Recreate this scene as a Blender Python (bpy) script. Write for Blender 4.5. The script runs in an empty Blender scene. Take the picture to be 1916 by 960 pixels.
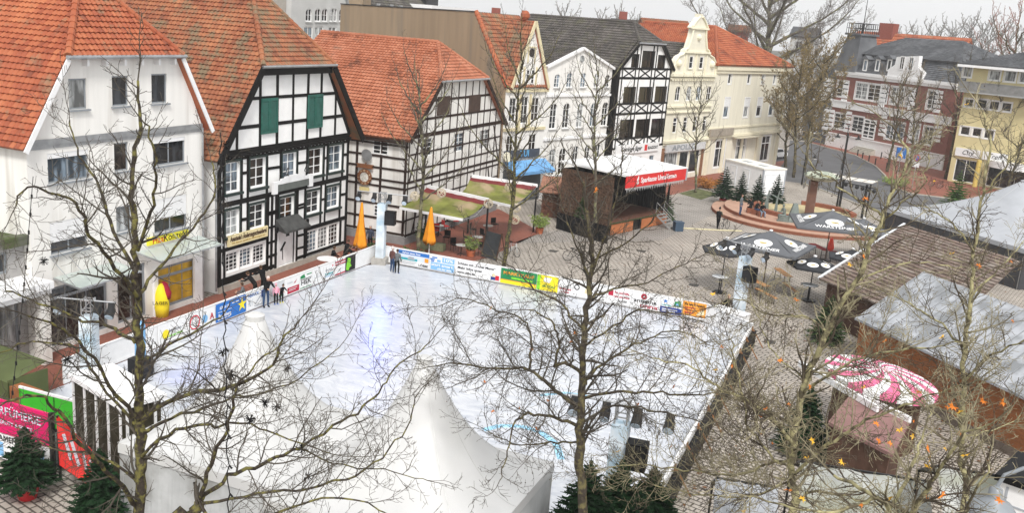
import bpy, math, random
from mathutils import Vector, Matrix
from math import radians as R_, sin, cos, pi
rnd = random.Random(7)
scene = bpy.context.scene
# ------------------------------------------------------------ camera
H = 15.5; FPX = 1757.0; TH = math.atan(441/1757.0); RO = R_(4.5); YAW = R_(21.3)
fw = Vector((-sin(YAW)*cos(TH), cos(YAW)*cos(TH), -sin(TH)))
up0 = Vector((-sin(YAW)*sin(TH), cos(YAW)*sin(TH), cos(TH)))
rt0 = Vector((cos(YAW), sin(YAW), 0))
RT = rt0*cos(RO) + up0*sin(RO); UP = up0*cos(RO) - rt0*sin(RO)
cam = bpy.data.cameras.new('camera'); co = bpy.data.objects.new('camera', cam)
scene.collection.objects.link(co); scene.camera = co
cam.sensor_width = 36; cam.lens = FPX/1916*36; cam.clip_start = .2; cam.clip_end = 4000
m = Matrix((RT, UP, -fw)).transposed().to_4x4(); m.translation = (0, 0, H); co.matrix_world = m
CP = Vector((0, 0, H))
def ray(px, py): return fw + RT*((px-958)/FPX) - UP*((py-480)/FPX)
def G(px, py, z=0.0):
    d = ray(px, py); return CP + d*((z-H)/d.z)
def DP(px, py, dist):                       # point at a horizontal distance
    d = ray(px, py); return CP + d*(dist/math.hypot(d.x, d.y))
def PJ(p):
    v = Vector(p)-CP; return (958+FPX*v.dot(RT)/v.dot(fw), 480-FPX*v.dot(UP)/v.dot(fw))
# ------------------------------------------------------------ world, sun, exposure
SUN_EL, SUN_AZ = R_(48), R_(150)
w = bpy.data.worlds.new('World'); scene.world = w; w.use_nodes = True
nt = w.node_tree; nt.nodes.clear()
sky = nt.nodes.new('ShaderNodeTexSky'); sky.sky_type = 'NISHITA'; sky.sun_disc = False
sky.sun_elevation = SUN_EL; sky.sun_rotation = SUN_AZ; sky.air_density = 1.0; sky.dust_density = 4.0; sky.ozone_density = 1.0
hs = nt.nodes.new('ShaderNodeHueSaturation'); hs.inputs['Saturation'].default_value = .10
mx = nt.nodes.new('ShaderNodeMix'); mx.data_type = 'RGBA'; mx.inputs[0].default_value = .72
mx.inputs[7].default_value = (7.7, 7.75, 7.85, 1)          # even cloud cover
bg = nt.nodes.new('ShaderNodeBackground'); bg.inputs['Strength'].default_value = .108
out = nt.nodes.new('ShaderNodeOutputWorld')
nt.links.new(sky.outputs[0], hs.inputs['Color']); nt.links.new(hs.outputs[0], mx.inputs[6])
nt.links.new(mx.outputs[2], bg.inputs[0]); nt.links.new(bg.outputs[0], out.inputs[0])
sl = bpy.data.lights.new('sun', 'SUN'); sl.energy = 2.0; sl.angle = R_(11); sl.color = (1, .97, .93)
so = bpy.data.objects.new('sun', sl); scene.collection.objects.link(so)
sd = Vector((sin(SUN_AZ)*cos(SUN_EL), cos(SUN_AZ)*cos(SUN_EL), sin(SUN_EL)))
so.rotation_euler = sd.to_track_quat('Z', 'Y').to_euler()
scene.view_settings.view_transform = 'Standard'; scene.view_settings.look = 'None'
scene.view_settings.exposure = 0.60; scene.view_settings.gamma = 1
scene.view_settings.use_curve_mapping = False
scene.cycles.max_bounces = 6; scene.cycles.transparent_max_bounces = 12
# ------------------------------------------------------------ materials
MATS = {}
def mat(name, col, rough=.8, var=.12, scale=3.0, bump=0.0, metal=0.0, col2=None, thr=None, emit=0, bscale=None, coat=0, detail=5.0, streak=False):
    """principled material with uneven colour from noise; col2 mixes in as blotches (moss, dirt, rust)"""
    if name in MATS: return MATS[name]
    M = bpy.data.materials.new(name); M.use_nodes = True; n = M.node_tree; b = n.nodes['Principled BSDF']
    b.inputs['Roughness'].default_value = rough; b.inputs['Metallic'].default_value = metal
    if rough >= .6 and not metal: b.inputs['Specular IOR Level'].default_value = .18
    tc = n.nodes.new('ShaderNodeTexCoord'); ns = n.nodes.new('ShaderNodeTexNoise')
    ns.inputs['Scale'].default_value = scale; ns.inputs['Detail'].default_value = detail
    src = tc.outputs['Object']
    if streak:
        mp = n.nodes.new('ShaderNodeMapping'); mp.inputs['Scale'].default_value = (3, 3, .25); n.links.new(src, mp.inputs[0]); src = mp.outputs[0]
    n.links.new(src, ns.inputs['Vector'])
    cr = n.nodes.new('ShaderNodeValToRGB'); e = cr.color_ramp.elements
    lo = [max(0, c*(1-var)) for c in col]; hi = [min(1, c*(1+var)) for c in col]
    e[0].color = (*lo, 1); e[1].color = (*hi, 1); e[0].position = .3; e[1].position = .7
    n.links.new(ns.outputs['Fac'], cr.inputs[0]); o = cr.outputs[0]
    if col2 is not None:
        n2 = n.nodes.new('ShaderNodeTexNoise'); n2.inputs['Scale'].default_value = scale*.6; n2.inputs['Detail'].default_value = 8
        n.links.new(src, n2.inputs['Vector'])
        r2 = n.nodes.new('ShaderNodeValToRGB'); t = thr or .55
        r2.color_ramp.elements[0].position = t-.07; r2.color_ramp.elements[1].position = t+.07
        n.links.new(n2.outputs['Fac'], r2.inputs[0])
        mi = n.nodes.new('ShaderNodeMix'); mi.data_type = 'RGBA'; mi.inputs[7].default_value = (*col2, 1)
        n.links.new(r2.outputs[0], mi.inputs[0]); n.links.new(o, mi.inputs[6]); o = mi.outputs[2]
    n.links.new(o, b.inputs['Base Color'])
    if bump:
        nb = n.nodes.new('ShaderNodeTexNoise'); nb.inputs['Scale'].default_value = bscale or scale*6; nb.inputs['Detail'].default_value = 6
        n.links.new(tc.outputs['Object'], nb.inputs['Vector'])
        bp = n.nodes.new('ShaderNodeBump'); bp.inputs['Strength'].default_value = bump; bp.inputs['Distance'].default_value = .02
        n.links.new(nb.outputs['Fac'], bp.inputs['Height']); n.links.new(bp.outputs[0], b.inputs['Normal'])
    if emit:
        b.inputs['Emission Color'].default_value = (*col, 1); b.inputs['Emission Strength'].default_value = emit
    MATS[name] = M; return M
def paving(name, c1, c2, cm, bw, bh, rot, mortar=.012, offset=.5, patch=None):
    M = bpy.data.materials.new(name); M.use_nodes = True; n = M.node_tree; b = n.nodes['Principled BSDF']; b.inputs['Roughness'].default_value = .75
    tc = n.nodes.new('ShaderNodeTexCoord'); mp = n.nodes.new('ShaderNodeMapping'); mp.inputs['Rotation'].default_value = (0, 0, rot)
    br = n.nodes.new('ShaderNodeTexBrick'); br.offset = offset
    br.inputs['Color1'].default_value = (*c1, 1); br.inputs['Color2'].default_value = (*c2, 1); br.inputs['Mortar'].default_value = (*cm, 1)
    br.inputs['Scale'].default_value = 1; br.inputs['Mortar Size'].default_value = mortar; br.inputs['Mortar Smooth'].default_value = .2
    br.inputs['Brick Width'].default_value = bw; br.inputs['Row Height'].default_value = bh
    n.links.new(tc.outputs['Object'], mp.inputs[0]); n.links.new(mp.outputs[0], br.inputs['Vector'])
    ns = n.nodes.new('ShaderNodeTexNoise'); ns.inputs['Scale'].default_value = .35; ns.inputs['Detail'].default_value = 7
    n.links.new(tc.outputs['Object'], ns.inputs['Vector'])
    r = n.nodes.new('ShaderNodeMapRange'); r.inputs[1].default_value = .3; r.inputs[2].default_value = .7; r.inputs[3].default_value = .78; r.inputs[4].default_value = 1.18
    n.links.new(ns.outputs['Fac'], r.inputs[0])
    mu = n.nodes.new('ShaderNodeVectorMath'); mu.operation = 'SCALE'; n.links.new(br.outputs['Color'], mu.inputs[0]); n.links.new(r.outputs[0], mu.inputs['Scale'])
    n.links.new(mu.outputs[0], b.inputs['Base Color'])
    bp = n.nodes.new('ShaderNodeBump'); bp.inputs['Strength'].default_value = .5; bp.inputs['Distance'].default_value = .01; bp.invert = True
    n.links.new(br.outputs['Fac'], bp.inputs['Height']); n.links.new(bp.outputs[0], b.inputs['Normal'])
    rr = n.nodes.new('ShaderNodeMapRange'); rr.inputs[3].default_value = .45; rr.inputs[4].default_value = .9
    n.links.new(ns.outputs['Fac'], rr.inputs[0]); n.links.new(rr.outputs[0], b.inputs['Roughness'])
    return M
def tilemat(name, c1, c2, moss, mthr=.62, dark=.5):
    """clay tiles: colour differs from tile to tile (random per UV cell), moss and soot in patches"""
    M = bpy.data.materials.new(name); M.use_nodes = True; n = M.node_tree; b = n.nodes['Principled BSDF']; b.inputs['Roughness'].default_value = .7
    uv = n.nodes.new('ShaderNodeUVMap'); fl = n.nodes.new('ShaderNodeVectorMath'); fl.operation = 'FLOOR'
    wn = n.nodes.new('ShaderNodeTexWhiteNoise'); n.links.new(uv.outputs[0], fl.inputs[0]); n.links.new(fl.outputs[0], wn.inputs['Vector'])
    tc = n.nodes.new('ShaderNodeTexCoord'); n1 = n.nodes.new('ShaderNodeTexNoise'); n1.inputs['Scale'].default_value = .45; n1.inputs['Detail'].default_value = 6
    n.links.new(tc.outputs['Object'], n1.inputs['Vector'])
    ad = n.nodes.new('ShaderNodeMath'); ad.operation = 'MULTIPLY_ADD'; ad.inputs[1].default_value = .55
    sb = n.nodes.new('ShaderNodeMath'); sb.operation = 'MULTIPLY_ADD'; sb.inputs[1].default_value = 1.6; sb.inputs[2].default_value = -.55
    n.links.new(n1.outputs['Fac'], sb.inputs[0]); n.links.new(wn.outputs['Value'], ad.inputs[0]); n.links.new(sb.outputs[0], ad.inputs[2])
    cr = n.nodes.new('ShaderNodeValToRGB'); cr.color_ramp.elements[0].color = (*[c*dark for c in c1], 1); cr.color_ramp.elements[1].color = (*c2, 1)
    k = cr.color_ramp.elements.new(.35); k.color = (*c1, 1)
    n.links.new(ad.outputs[0], cr.inputs[0])
    n2 = n.nodes.new('ShaderNodeTexNoise'); n2.inputs['Scale'].default_value = 1.1; n2.inputs['Detail'].default_value = 9; n2.inputs['Roughness'].default_value = .7
    n.links.new(tc.outputs['Object'], n2.inputs['Vector'])
    r2 = n.nodes.new('ShaderNodeValToRGB'); r2.color_ramp.elements[0].position = mthr-.05; r2.color_ramp.elements[1].position = mthr+.08
    n.links.new(n2.outputs['Fac'], r2.inputs[0])
    mi = n.nodes.new('ShaderNodeMix'); mi.data_type = 'RGBA'; mi.inputs[7].default_value = (*moss, 1)
    n.links.new(r2.outputs[0], mi.inputs[0]); n.links.new(cr.outputs[0], mi.inputs[6]); n.links.new(mi.outputs[2], b.inputs['Base Color'])
    nb = n.nodes.new('ShaderNodeTexNoise'); nb.inputs['Scale'].default_value = 14; n.links.new(tc.outputs['Object'], nb.inputs['Vector'])
    bp = n.nodes.new('ShaderNodeBump'); bp.inputs['Strength'].default_value = .3; bp.inputs['Distance'].default_value = .01
    n.links.new(nb.outputs['Fac'], bp.inputs['Height']); n.links.new(bp.outputs[0], b.inputs['Normal'])
    return M
def glassmat(name, col, rough=.06):
    M = bpy.data.materials.new(name); M.use_nodes = True; n = M.node_tree; b = n.nodes['Principled BSDF']
    b.inputs['Roughness'].default_value = rough; b.inputs['Specular IOR Level'].default_value = .55
    tc = n.nodes.new('ShaderNodeTexCoord'); ns = n.nodes.new('ShaderNodeTexNoise'); ns.inputs['Scale'].default_value = 1.3; ns.inputs['Detail'].default_value = 3
    mp = n.nodes.new('ShaderNodeMapping'); mp.inputs['Scale'].default_value = (2.2, 1, .6)
    n.links.new(tc.outputs['Object'], mp.inputs[0]); n.links.new(mp.outputs[0], ns.inputs['Vector'])
    cr = n.nodes.new('ShaderNodeValToRGB'); cr.color_ramp.elements[0].color = (*[c*.4 for c in col], 1); cr.color_ramp.elements[1].color = (*[c*2.2 for c in col], 1)
    cr.color_ramp.elements[0].position = .42; cr.color_ramp.elements[1].position = .66
    n.links.new(ns.outputs['Fac'], cr.inputs[0]); n.links.new(cr.outputs[0], b.inputs['Base Color'])
    return M
# ------------------------------------------------------------ mesh builder
class MB:
    def __init__(s): s.v = []; s.f = []; s.mi = []; s.m = 0; s.uv = None
    def quad(s, *p):
        i = len(s.v); s.v += [tuple(q) for q in p]; s.f.append(tuple(range(i, i+len(p)))); s.mi.append(s.m); return s
    def faces(s, vs, fs):
        i = len(s.v); s.v += [tuple(q) for q in vs]
        for f in fs: s.f.append(tuple(i+k for k in f)); s.mi.append(s.m)
        return s
    def box(s, x0, x1, y0, y1, z0, z1, M=None):
        vs = [(x, y, z) for x in (x0, x1) for y in (y0, y1) for z in (z0, z1)]
        if M is not None: vs = [M @ Vector(q) for q in vs]
        return s.faces(vs, [(0,1,3,2), (4,6,7,5), (0,4,5,1), (2,3,7,6), (0,2,6,4), (1,5,7,3)])
    def bar(s, a, b, w, h, upv=(0, 0, 1)):
        a = Vector(a); b = Vector(b); d = (b-a)
        L = d.length
        if L < 1e-6: return s
        d.normalize(); u = Vector(upv)
        if abs(d.dot(u)) > .99: u = Vector((0, 1, 0))
        x = d.cross(u).normalized(); u = x.cross(d)
        vs = [p + x*(sx*w/2) + u*(su*h/2) for p in (a, b) for sx in (-1, 1) for su in (-1, 1)]
        return s.faces(vs, [(0,1,3,2), (4,6,7,5), (0,4,5,1), (2,3,7,6), (0,2,6,4), (1,5,7,3)])
    def tube(s, pts, rad, n=6, cap=True, closed=False):
        pts = [Vector(p) for p in pts]
        if not hasattr(rad, '__len__'): rad = [rad]*len(pts)
        i0 = len(s.v); N = len(pts); ref = None
        for k, p in enumerate(pts):
            d = (pts[min(k+1, N-1)] - pts[max(k-1, 0)])
            if d.length < 1e-9: d = Vector((0, 0, 1))
            d.normalize()
            if ref is None:
                ref = Vector((1, 0, 0)) if abs(d.x) < .8 else Vector((0, 1, 0))
            x = (ref - d*ref.dot(d)); 
            if x.length < 1e-6: x = d.orthogonal()
            x.normalize(); ref = x; y = d.cross(x)
            for j in range(n):
                a = 2*pi*j/n; s.v.append(tuple(p + (x*cos(a) + y*sin(a))*rad[k]))
        for k in range(N-1):
            for j in range(n):
                a = i0+k*n+j; b = i0+k*n+(j+1) % n
                s.f.append((a, b, b+n, a+n)); s.mi.append(s.m)
        if cap:
            s.f.append(tuple(i0+j for j in reversed(range(n)))); s.mi.append(s.m)
            s.f.append(tuple(i0+(N-1)*n+j for j in range(n))); s.mi.append(s.m)
        return s
    def lathe(s, prof, c=(0, 0, 0), n=16, M=None, cap=True):
        i0 = len(s.v); c = Vector(c)
        for (r, z) in prof:
            for j in range(n):
                a = 2*pi*j/n; q = Vector((r*cos(a), r*sin(a), z))
                if M is not None: q = M @ q
                s.v.append(tuple(q+c))
        for k in range(len(prof)-1):
            for j in range(n):
                a = i0+k*n+j; b = i0+k*n+(j+1) % n
                s.f.append((a, b, b+n, a+n)); s.mi.append(s.m)
        if cap:
            s.f.append(tuple(i0+j for j in reversed(range(n)))); s.mi.append(s.m)
            s.f.append(tuple(i0+(len(prof)-1)*n+j for j in range(n))); s.mi.append(s.m)
        return s
    def ball(s, c, r, n=8, sz=1.0):
        k = max(4, n//2+1)
        return s.lathe([(r*sin(pi*i/k) if 0 < i < k else r*.02, -r*sz*cos(pi*i/k)) for i in range(k+1)], c, n)
    def prism(s, poly, y0, y1):                    # polygon in x,z pushed from y0 to y1
        n = len(poly); vs = [(x, y0, z) for x, z in poly] + [(x, y1, z) for x, z in poly]
        return s.faces(vs, [tuple(range(n)), tuple(reversed(range(n, 2*n)))] + [(i, (i+1) % n, (i+1) % n+n, i+n) for i in range(n)])
    def slab(s, poly, z0, z1):                     # polygon in x,y pushed from z0 to z1
        n = len(poly); vs = [(p[0], p[1], z0) for p in poly] + [(p[0], p[1], z1) for p in poly]
        return s.faces(vs, [tuple(reversed(range(n))), tuple(range(n, 2*n))] + [(i, (i+1) % n, (i+1) % n+n, i+n) for i in range(n)])
    def build(s, name, mats, parent=None, smooth=False, loc=None, rotz=None, **tags):
        me = bpy.data.meshes.new(name); me.from_pydata(s.v, [], s.f); 
        if not isinstance(mats, (list, tuple)): mats = [mats]
        for q in mats: me.materials.append(q)
        if len(mats) > 1: me.polygons.foreach_set('material_index', s.mi)
        if s.uv:
            l = me.uv_layers.new(name='UVMap'); flat = []
            for f in s.f:
                for vi in f: flat += s.uv[vi]
            l.data.foreach_set('uv', flat)
        if smooth: me.polygons.foreach_set('use_smooth', [True]*len(me.polygons))
        me.update()
        o = bpy.data.objects.new(name, me); scene.collection.objects.link(o)
        if parent is not None: o.parent = parent
        if loc is not None: o.location = loc
        if rotz is not None: o.rotation_euler = (0, 0, rotz)
        tg(o, **tags); return o
def each(mb, name, m, parent):                       # every connected piece becomes a part of its own
    par = list(range(len(mb.v)))
    def fd(a):
        while par[a] != a: par[a] = par[par[a]]; a = par[a]
        return a
    for f in mb.f:
        for k in f[1:]: par[fd(k)] = fd(f[0])
    G_ = {}
    for f in mb.f: G_.setdefault(fd(f[0]), []).append(f)
    for fs in G_.values():
        q = MB(); ids = sorted({i for f in fs for i in f}); mp = {i: k for k, i in enumerate(ids)}
        q.faces([mb.v[i] for i in ids], [tuple(mp[i] for i in f) for f in fs]); q.build(name, m, parent)
def tg(o, label=None, cat=None, group=None, kind=None):
    if label: o['label'] = label
    if cat: o['category'] = cat
    if group: o['group'] = group
    if kind: o['kind'] = kind
    return o
def empty(name, loc, rz, label, cat, group=None):
    o = bpy.data.objects.new(name, None); scene.collection.objects.link(o); o.location = loc; o.rotation_euler = (0, 0, rz); o.empty_display_size = .3
    return tg(o, label, cat, group)
KIDS = {}
def copy_tree(o, loc, rz=None, label=None, sc=None):
    if not KIDS:
        for q in bpy.data.objects:
            pass
    def cp(a, par):
        c = a.copy(); scene.collection.objects.link(c)
        if par is not None: c.parent = par
        for ch in [q for q in list(bpy.data.objects) if q.parent == a and q.name in scene.collection.objects]: cp(ch, c)
        return c
    r = cp(o, None); r.location = loc
    if rz is not None: r.rotation_euler = (0, 0, rz)
    if label: r['label'] = label
    if sc: r.scale = sc if hasattr(sc, '__len__') else (sc, sc, sc)
    return r
def text(s, size, m, parent, loc, rot, name='lettering', ext=.006, align='CENTER', w=None, bold=0.0, shear=0.0):
    c = bpy.data.curves.new(name, 'FONT'); c.body = s; c.size = size; c.extrude = ext; c.align_x = align; c.align_y = 'CENTER'; c.offset = bold; c.shear = shear
    c.resolution_u = 2
    tmp = bpy.data.objects.new('tmp', c); scene.collection.objects.link(tmp)
    me = bpy.data.meshes.new_from_object(tmp); bpy.data.objects.remove(tmp); bpy.data.curves.remove(c)
    me.materials.clear(); me.materials.append(m)
    o = bpy.data.objects.new(name, me); scene.collection.objects.link(o); o.parent = parent; o.location = loc; o.rotation_euler = rot
    if w:
        xs = [v.co.x for v in me.vertices]; ww = max(xs)-min(xs) if xs else 1
        if ww > 0: o.scale = (w/ww, 1, 1)
    return o
# ------------------------------------------------------------ shared materials
plaster_white = mat('plaster_white', (.76, .745, .71), .9, .06, .8, .2, col2=(.60, .575, .53), thr=.63, streak=True)
plaster_pure = mat('plaster_limewash', (.82, .815, .80), .9, .05, 1.4, .4, col2=(.70, .69, .66), thr=.66)
plaster_cream = mat('plaster_cream', (.70, .665, .55), .9, .06, .7, .15, col2=(.58, .54, .43), thr=.66, streak=True)
plaster_taupe = mat('plaster_taupe', (.26, .195, .13), .95, .12, .5, .2, col2=(.20, .165, .125), thr=.62, streak=True)
plaster_grey = mat('plaster_grey', (.50, .50, .49), .9, .08, .6, .1)
plaster_yellow = mat('plaster_yellow', (.62, .54, .30), .9, .07, .8, .1)
timber_black = mat('timber_black', (.007, .006, .0055), .75, .4, 4, .4)
timber_brown = mat('timber_brown', (.030, .016, .012), .8, .35, 3, .4)
frame_white = mat('frame_white', (.8, .8, .79), .45, .04, 4)
frame_grey = mat('frame_grey', (.24, .26, .28), .5, .1, 4)
green_paint = mat('green_paint', (.012, .10, .075), .5, .2, 4)
darkgreen = mat('dark_green_paint', (.008, .022, .019), .5, .25, 5)
zinc = mat('zinc', (.36, .37, .38), .4, .18, 3, metal=.6)
dark_metal = mat('dark_metal', (.012, .012, .013), .45, .3, 6, metal=.3)
steel = mat('steel', (.45, .46, .47), .35, .15, 4, metal=.8)
black = mat('black_stuff', (.005, .005, .0055), .6, .3, 5)
black_cloth = mat('black_cloth', (.007, .007, .008), .9, .3, 3, .2)
white_paint = mat('white_paint', (.78, .78, .78), .5, .05, 3)
stone = mat('stone', (.42, .39, .34), .85, .15, 3, .2)
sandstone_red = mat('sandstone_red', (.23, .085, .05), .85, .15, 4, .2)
wood = mat('wood', (.26, .13, .06), .7, .25, 3, .2)
wood_dark = mat('wood_dark', (.09, .05, .035), .75, .3, 3, .3)
red_paint = mat('red_paint', (.62, .02, .02), .45, .08, 2)
orange_cloth = mat('orange_cloth', (.78, .29, .02), .85, .12, 2.5)
glass_dark = glassmat('window_glass', (.018, .02, .023))
glass_pale = glassmat('window_glass_curtained', (.25, .26, .26), .15); glass_blue = glassmat('window_glass_reflecting', (.12, .15, .18), .04)
glass_brown = glassmat('window_glass_brown', (.022, .016, .013))
tile_orange = tilemat('tiles_orange', (.30, .068, .024), (.42, .135, .052), (.22, .13, .07), .60, .42)
tile_old = tilemat('tiles_weathered', (.24, .070, .027), (.36, .140, .058), (.17, .12, .065), .53, .34)
tile_salmon = tilemat('tiles_salmon', (.32, .100, .044), (.45, .18, .10), (.26, .13, .08), .62, .45)
tile_dark = tilemat('tiles_dark', (.050, .043, .038), (.12, .105, .095), (.085, .08, .05), .56, .6)
tile_slate = tilemat('tiles_slate', (.075, .08, .088), (.15, .155, .165), (.10, .105, .09), .7, .8)
HAZE = True
# ============================================================ buildings
def clip(poly, conv):                              # Sutherland-Hodgman, conv counter-clockwise
    out = poly
    for i in range(len(conv)):
        ax, ay = conv[i]; bx, by = conv[(i+1) % len(conv)]; inp = out; out = []
        if not inp: return []
        sd = lambda p: (bx-ax)*(p[1]-ay)-(by-ay)*(p[0]-ax)
        for j in range(len(inp)):
            p, q = inp[j-1], inp[j]; sp, sq = sd(p), sd(q)
            if sq >= -1e-9:
                if sp < -1e-9: t = sp/(sp-sq); out.append((p[0]+(q[0]-p[0])*t, p[1]+(q[1]-p[1])*t))
                out.append(q)
            elif sp >= -1e-9: t = sp/(sp-sq); out.append((p[0]+(q[0]-p[0])*t, p[1]+(q[1]-p[1])*t))
    return out
def holed(mb, poly, holes, y=0.0, depth=.16):
    """a convex facade polygon (x,z; counter-clockwise seen from the front) with rectangular openings and their reveals"""
    xs = sorted({p[0] for p in poly} | {h[i] for h in holes for i in (0, 1)}); zs = sorted({p[1] for p in poly} | {h[i] for h in holes for i in (2, 3)})
    for a, b in zip(xs, xs[1:]):
        if b-a < 1e-5: continue
        for c, d in zip(zs, zs[1:]):
            if d-c < 1e-5: continue
            mx_, mz_ = (a+b)/2, (c+d)/2
            if any(h[0] < mx_ < h[1] and h[2] < mz_ < h[3] for h in holes): continue
            q = clip([(a, c), (b, c), (b, d), (a, d)], poly)
            if len(q) > 2: mb.quad(*[(p[0], y, p[1]) for p in q])
    for x0, x1, z0, z1 in [h[:4] for h in holes]:
        Y = y+depth
        mb.quad((x0, y, z0), (x0, y, z1), (x0, Y, z1), (x0, Y, z0)); mb.quad((x1, y, z0), (x1, Y, z0), (x1, Y, z1), (x1, y, z1))
        mb.quad((x0, y, z0), (x0, Y, z0), (x1, Y, z0), (x1, y, z0)); mb.quad((x0, y, z1), (x1, y, z1), (x1, Y, z1), (x0, Y, z1))
def pv(pts, M):
    return [tuple(M @ Vector(p)) for p in pts]
class Bld:
    """local frame: x along the facade left to right, y away from the street, z up"""
    def __init__(s, name, label, org, rotz, cat='house', group=None):
        s.o = Vector((org[0], org[1], 0)); s.rz = rotz
        s.e = empty(name, s.o, rotz, label, cat, group); s.holes = []; s.M = Matrix.Translation(s.o) @ Matrix.Rotation(rotz, 4, 'Z'); s.Mi = s.M.inverted()
    def fx(s, px, py, y=0.0):                       # pixel -> x,z on the plane y of this building
        c = s.Mi @ CP; d = s.Mi.to_3x3() @ ray(px, py); t = (y-c.y)/d.y; q = c+d*t; return q.x, q.z
    def sx(s, px, py, x=0.0):                       # pixel -> y,z on the side plane x
        c = s.Mi @ CP; d = s.Mi.to_3x3() @ ray(px, py); t = (x-c.x)/d.x; q = c+d*t; return q.y, q.z
    def window(s, x0, x1, z0, z1, cols=2, rows=3, fm=None, gm=None, bar=.035, fr=.07, y=0.0, dep=.12, sill=None, name='window', hole=True, arch=False, M=None, transom=None, surround=None, sur=.12, shut=0):
        fm = fm or frame_white; gm = gm or rnd.choice([glass_dark, glass_dark, glass_dark, glass_blue, glass_pale, glass_brown])
        I = Matrix.Identity(4) if M is None else M
        if hole and M is None: s.holes.append((x0, x1, z0, z1))
        a = MB(); Y0, Y1 = y+dep-.05, y+dep
        def bx(*q): a.box(*q, M=I)
        bx(x0, x0+fr, Y0, Y1, z0, z1); bx(x1-fr, x1, Y0, Y1, z0, z1); bx(x0+fr, x1-fr, Y0, Y1, z0, z0+fr); bx(x0+fr, x1-fr, Y0, Y1, z1-fr, z1)
        for i in range(1, cols):
            x = x0+(x1-x0)*i/cols; b_ = fr*.8 if (i*2 == cols) else bar; bx(x-b_/2, x+b_/2, Y0+.006, Y1-.004, z0+fr, z1-fr)
        for i in range(1, rows):
            z = z0+(z1-z0)*i/rows; bx(x0+fr, x1-fr, Y0+.012, Y1-.008, z-bar/2, z+bar/2)
        if transom: z = z0+(z1-z0)*transom; bx(x0+fr, x1-fr, Y0-.01, Y1-.002, z-fr/2, z+fr/2)
        if arch:                                     # corner fillets that round the head of the opening
            r = (x1-x0)/2; cx = (x0+x1)/2
            for sg in (-1, 1):
                pts = [(cx+sg*r, z1)]+[(cx+sg*r*cos(t), z1-r+r*sin(t)) for t in [pi/2*k/6 for k in range(7)]]
                if sg > 0: pts = pts[::-1]
                n = len(pts); vs = [I @ Vector((p[0], y-.004, p[1])) for p in pts]+[I @ Vector((p[0], y+dep-.06, p[1])) for p in pts]
                a.m = 1; a.faces(vs, [tuple(range(n)), tuple(reversed(range(n, 2*n)))]+[(i, (i+1) % n, (i+1) % n+n, i+n) for i in range(n)]); a.m = 0
        if surround is not None:
            a.m = 2
            bx(x0-sur, x0, y-.03, y+.03, z0-sur, z1+sur); bx(x1, x1+sur, y-.03, y+.03, z0-sur, z1+sur); bx(x0, x1, y-.03, y+.03, z1, z1+sur); bx(x0, x1, y-.03, y+.03, z0-sur, z0); a.m = 0
        f = a.build(name, [fm, s.wallmat, surround or fm], s.e)
        g = MB(); g.box(x0+.01, x1-.01, Y1-.02, Y1-.012, z0+.01, z1-.01, M=I); g.build('pane', gm, f)
        if shut:                                     # roller shutter part lowered
            g = MB(); zb = z1-(z1-z0)*shut; n = max(2, int((z1-zb)/.07))
            for k in range(n):
                za = zb+(z1-zb)*k/n; g.box(x0+.02, x1-.02, Y0-.05, Y0-.02, za+.006, za+(z1-zb)/n, M=I)
            g.build('roller_shutter', white_paint, f)
        if sill is not None:
            g = MB(); g.box(x0-.08, x1+.08, y-.14, y+dep-.05, z0-.07, z0-.003, M=I); g.build('sill', sill, f)
        return f
    def pwin(s, x0, y0, x1, y1, **k):               # window from its top-left and bottom-right corners in the facade plane
        a, zt = s.fx(x0, y0); b, zb = s.fx(x1, y1); return s.window(min(a, b), max(a, b), min(zb, zt), max(zb, zt), **k)
    def wall(s, poly, depth, mat_, name='wall', back=None, left=None, right=None, y=0.0, dep=.16, holes=None):
        mb = MB(); holed(mb, poly, s.holes if holes is None else holes, y, dep)
        P = poly; n = len(P); Y = y+depth
        for i in range(n):
            a, b = P[i], P[(i+1) % n]; mb.quad((a[0], y, a[1]), (a[0], Y, a[1]), (b[0], Y, b[1]), (b[0], y, b[1]))
        mb.quad(*[(p[0], Y, p[1]) for p in reversed(P)])
        return mb.build(name, mat_, s.e)
    def roof(s, corners, m, tile=.27, course=.30, th=.16, name='roof', wav=.06, lip=.075, label=None, seg=6):
        """corners: 3D, first two = eave left to right, rest counter-clockwise seen from outside; real overlapping courses of wavy tiles"""
        P = [Vector(c) for c in corners]; ex = (P[1]-P[0]).normalized(); nn = None
        for k in range(2, len(P)):
            c = ex.cross(P[k]-P[0])
            if c.length > 1e-4: nn = c.normalized(); break
        if nn.z < 0: nn = -nn
        ey = nn.cross(ex).normalized()
        if (P[2]-P[0]).dot(ey) < 0: ey = -ey
        L = [((p-P[0]).dot(ex), (p-P[0]).dot(ey)) for p in P]
        tmax = max(l[1] for l in L); nr = max(1, int(round(tmax/course))); ch = tmax/nr
        def span(t):
            xs = []
            for i in range(len(L)):
                (a, b), (c, d) = L[i], L[(i+1) % len(L)]
                if abs(b-d) < 1e-7:
                    if abs(t-b) < 1e-4: xs += [a, c]
                elif min(b, d)-1e-6 <= t <= max(b, d)+1e-6: xs.append(a+(c-a)*(t-b)/(d-b))
            return (min(xs), max(xs)) if xs else None
        mb = MB(); mb.uv = []
        def pt(x, t, h): return P[0]+ex*x+ey*t+nn*h
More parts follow.
